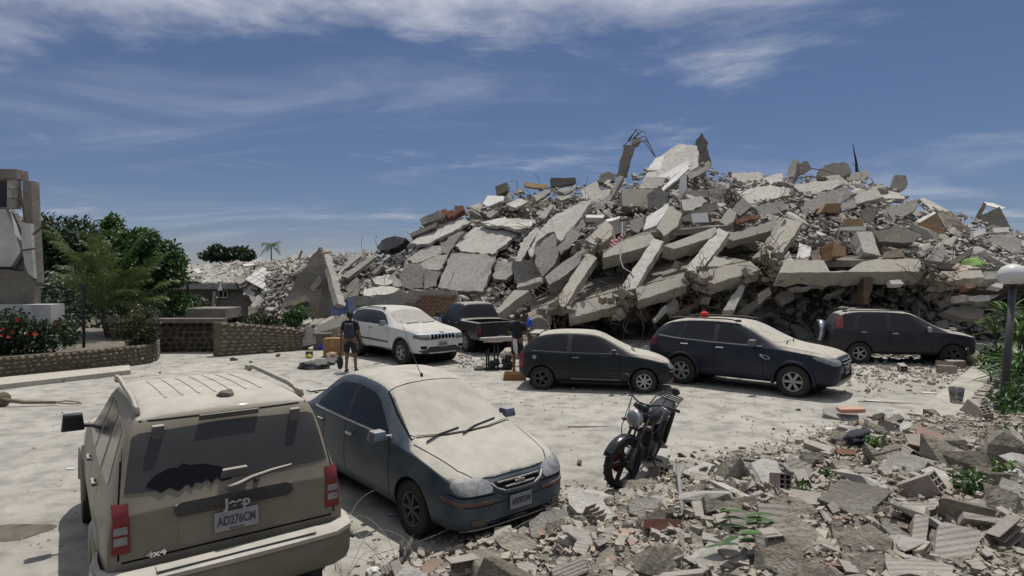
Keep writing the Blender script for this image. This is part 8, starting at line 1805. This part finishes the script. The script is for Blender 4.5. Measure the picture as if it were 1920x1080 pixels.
for px, py, s_, lab in ((1692, 697, 1.2, 'dusty brick nearest the middle on the paving before the grey SUV'), (1775, 700, 1.3, 'hollow brick with open cells at the far end of the walkway'), (1790, 690, 1.4, 'pale block on the small heap at the far end of the walkway'), (1800, 684, 1.1, 'brick on top of the small heap at the far end of the walkway'), (1770, 690, 1.2, 'brick lying flat at the left of the small heap by the walkway')):
    p = gnd(px, py); lay(HB[0] if 'hollow' in lab else HB[1], 'hollow_brick', p + Vector((0, 0, .09)), s_, lab, 'brick', None, r, .08)
o = link('boulder', MC[2]); o.location = gnd(1815, 682) + Vector((0, 0, .2)); o.scale = (1.0, .8, .8); tag(o, 'rounded boulder at the front of the grey SUV', 'boulder')
# ------------------------------------------------------------------ right side: lamp post, strap leaved plants, greenery in the rubble
b_, t_ = gnd(1880, 768), None
lp = empty('globe_lamp', b_, 0, 'white globe lamp on a dark leaning post at the right', 'lamp post')
top = at(1899, 536, b_.y + .25) - b_
mb = MB(); mb.tube([(0, 0, -.1), top], [.078, .068], 12); mb.build('post', mat('dark_blue_grey_post', (.035, .037, .045), .55, .2, 6, sidedust=.15), lp, True)
mb = MB(); mb.lathe([(.09, -.02), (.13, .0), (.13, .04)], 16, Matrix.Translation(top)); mb.build('collar', M['black'], lp, True)
mb = MB(); mb.lathe([(.10, .03), (.20, .05), (.262, .13), (.275, .22), (.255, .31), (.19, .40), (.09, .45), (.001, .46)], 28, Matrix.Translation(top)); mb.build('globe', mat('white_globe', (.62, .62, .60), .25, spec=.5, dust=.3, dustcol=DUST), lp, True)
def strap_leaf(mb, sh, base, d, L, wd_, arch, r, k=7):
    d = Vector(d).normalized(); side = d.cross(Vector((0, 0, 1))).normalized(); n0 = len(mb.v); vs = []
    h = Vector((d.x, d.y, 0)).normalized()
    for i in range(k):
        t = i / (k - 1); p = Vector(base) + d * L * t + Vector((0, 0, -arch * L * t * t)) + h * arch * L * .4 * t * t; w_ = wd_ * (math.sin(PI * (t * .86 + .12)) ** .7) * (1 if i < k - 1 else .1)
        vs += [p - side * w_ / 2 + Vector((0, 0, w_ * .18)), p - Vector((0, 0, .0)), p + side * w_ / 2 + Vector((0, 0, w_ * .18))]
    mb.add(vs, [(i * 3 + j, i * 3 + j + 1, (i + 1) * 3 + j + 1, (i + 1) * 3 + j) for i in range(k - 1) for j in range(2)]); v = r.random(); sh += [v] * len(vs)
def strap_plant(name, base, stems, n, L, wd_, label, seed, leaf='fresh', tall=.8, parts=True):
    r = random.Random(seed); t = empty(name, base, 0, label, 'plant')
    for s in range(stems):
        a = r.uniform(0, 6.28); o = Vector((math.cos(a), math.sin(a), 0)) * r.uniform(0, .45) if stems > 1 else Vector(); h = tall * r.uniform(.5, 1.1)
        mb = MB(); mb.tube([o * .6, o + Vector((0, 0, h))], .02, 6); mb.build('stem', BARK, t, True)
        for k in range(n):
            mb, sh = MB(), []; a = r.uniform(0, 6.28); el = r.uniform(.15, 1.3)
            strap_leaf(mb, sh, o + Vector((0, 0, h * r.uniform(.75, 1.02))), (math.cos(a) * math.cos(el), math.sin(a) * math.cos(el), math.sin(el)), L * r.uniform(.7, 1.15), wd_ * r.uniform(.8, 1.2), r.uniform(.25, .6), r)
            me = mb.mesh('leaf', LEAF[leaf], True); add_shade(me, sh); link('leaf', me, t)
    return t
strap_plant('strap_leaf_plant', gnd(1868, 700) + Vector((.3, 0, 0)), 5, 16, .8, .085, 'tall clump of bright strap leaves behind the globe lamp', 31, tall=1.7)
strap_plant('strap_leaf_plant', gnd(1915, 705), 4, 15, .8, .085, 'strap leaved clump cut by the right edge behind the globe lamp', 32, tall=1.5)
strap_plant('strap_leaf_plant', gnd(1868, 725), 3, 12, .6, .07, 'low strap leaved clump at the walkway edge left of the lamp post', 33, tall=.35, leaf='mid')
strap_plant('strap_leaf_plant', gnd(1925, 745), 4, 14, .8, .08, 'dark strap leaved clump right of the lamp post foot', 34, tall=.9, leaf='mid')
strap_plant('strap_leaf_plant', gnd(1850, 690) + Vector((0, .6, 0)), 3, 12, .6, .07, 'yellowing strap leaved clump nearest the grey SUV', 35, tall=.7, leaf='palm')
cl = [((gnd(px, py).x, gnd(px, py).y, .35), (.5, .4, .45)) for px, py in ((1880, 690), (1910, 720), (1930, 760), (1860, 700), (1945, 700), (1905, 790), (1925, 830))]
tag(leaf_cloud('bed_greenery', cl, 2600, .13, LEAF['mid'], None, 71, shell=.2), 'low leafy growth filling the bed on the right', kind='stuff')
for k, (px, py, n, L, lab) in enumerate(((1400, 1015, 7, .30, 'fallen cluster of broad green leaves at the bottom of the rubble'), (1385, 1050, 6, .26, 'second fallen leaf cluster just below the broad green one'))):
    p = fgnd(px, py) + Vector((0, 0, .12)); t = empty('fallen_leaves', p, 0, lab, 'leaves'); r = random.Random(60 + k)
    for q in range(n):
        mb, sh = MB(), []; a = r.uniform(-.7, .9) + (PI if q % 3 == 0 else 0); strap_leaf(mb, sh, (0, 0, .02 * q), (math.cos(a), math.sin(a) * .8, .12 + .1 * r.random()), L * r.uniform(.7, 1.1), .06, .25, r)
        me = mb.mesh('leaf', LEAF['mid'], True); add_shade(me, sh); link('leaf', me, t)
for k, (px, py, rad, n, lab) in enumerate(((1640, 842, .13, 110, 'small green sprig poking out of the rear of the rubble'), (1820, 925, .17, 150, 'leafy sprig in the rubble on the right'), (1888, 905, .16, 140, 'leafy sprig behind the one on the right of the rubble'), (1555, 900, .09, 60, 'leafy sprig above the big dark flat slab'), (1510, 935, .09, 60, 'leafy sprig left of the big dark flat slab'), (1890, 845, .2, 160, 'green weeds at the right edge below the lamp post'))):
    p = fgnd(px, py); t = empty('leafy_sprig', p, 0, lab, 'plant'); mb = MB(); rs = random.Random(k)
    for q in range(5): mb.tube([(0, 0, -.05), (rs.uniform(-1, 1) * rad, rs.uniform(-1, 1) * rad, rad * .9)], .005, 4)
    mb.build('twigs', BARK, t)['kind'] = 'stuff'; leaf_cloud('foliage', [((0, 0, rad * .7), (rad, rad, rad * .7))], n, .07, LEAF['mid' if k % 2 else 'fresh'], t, 80 + k, shell=.2)
def pick_grass():
    r = random.Random(9); vs, fs, sh = [], [], []
    for _ in range(3500):
        p = WA + wd * r.uniform(2, tot + 3) + wn * r.uniform(.85, 4.5); p.z = bed_h(p.x, p.y)
        if noise.noise(Vector((p.x * .8, p.y * .8, 3))) < -.05: continue
        a = r.uniform(0, 6.28); L = r.uniform(.06, .22); d = Vector((math.cos(a) * .5, math.sin(a) * .5, 1)).normalized(); s = Vector((-math.sin(a), math.cos(a), 0)) * .006; i = len(vs)
        vs += [tuple(p - s), tuple(p + s), tuple(p + d * L)]; fs.append((i, i + 1, i + 2)); sh += [r.random()] * 3
    me = bpy.data.meshes.new('bed_grass'); me.from_pydata(vs, [], fs); me.materials.append(LEAF['olive']); add_shade(me, sh); tag(link('bed_grass', me), 'dry grass blades in the planting bed', kind='stuff')
pick_grass()
rw = random.Random(3)
for k, (a, b) in enumerate((((1810, 790), (1925, 740)), ((1830, 800), (1930, 760)), ((1840, 812), (1930, 790)))):
    mb = MB(); mb.tube([gnd(*a) + Vector((0, 0, .15)), gnd(*b) + Vector((0, 0, .55))], .012, 5); tag(mb.build('dry_stalk', M['wire']), 'pale dry stalk lying over the bed at the right edge', 'stalk', 'dry stalks over the bed')
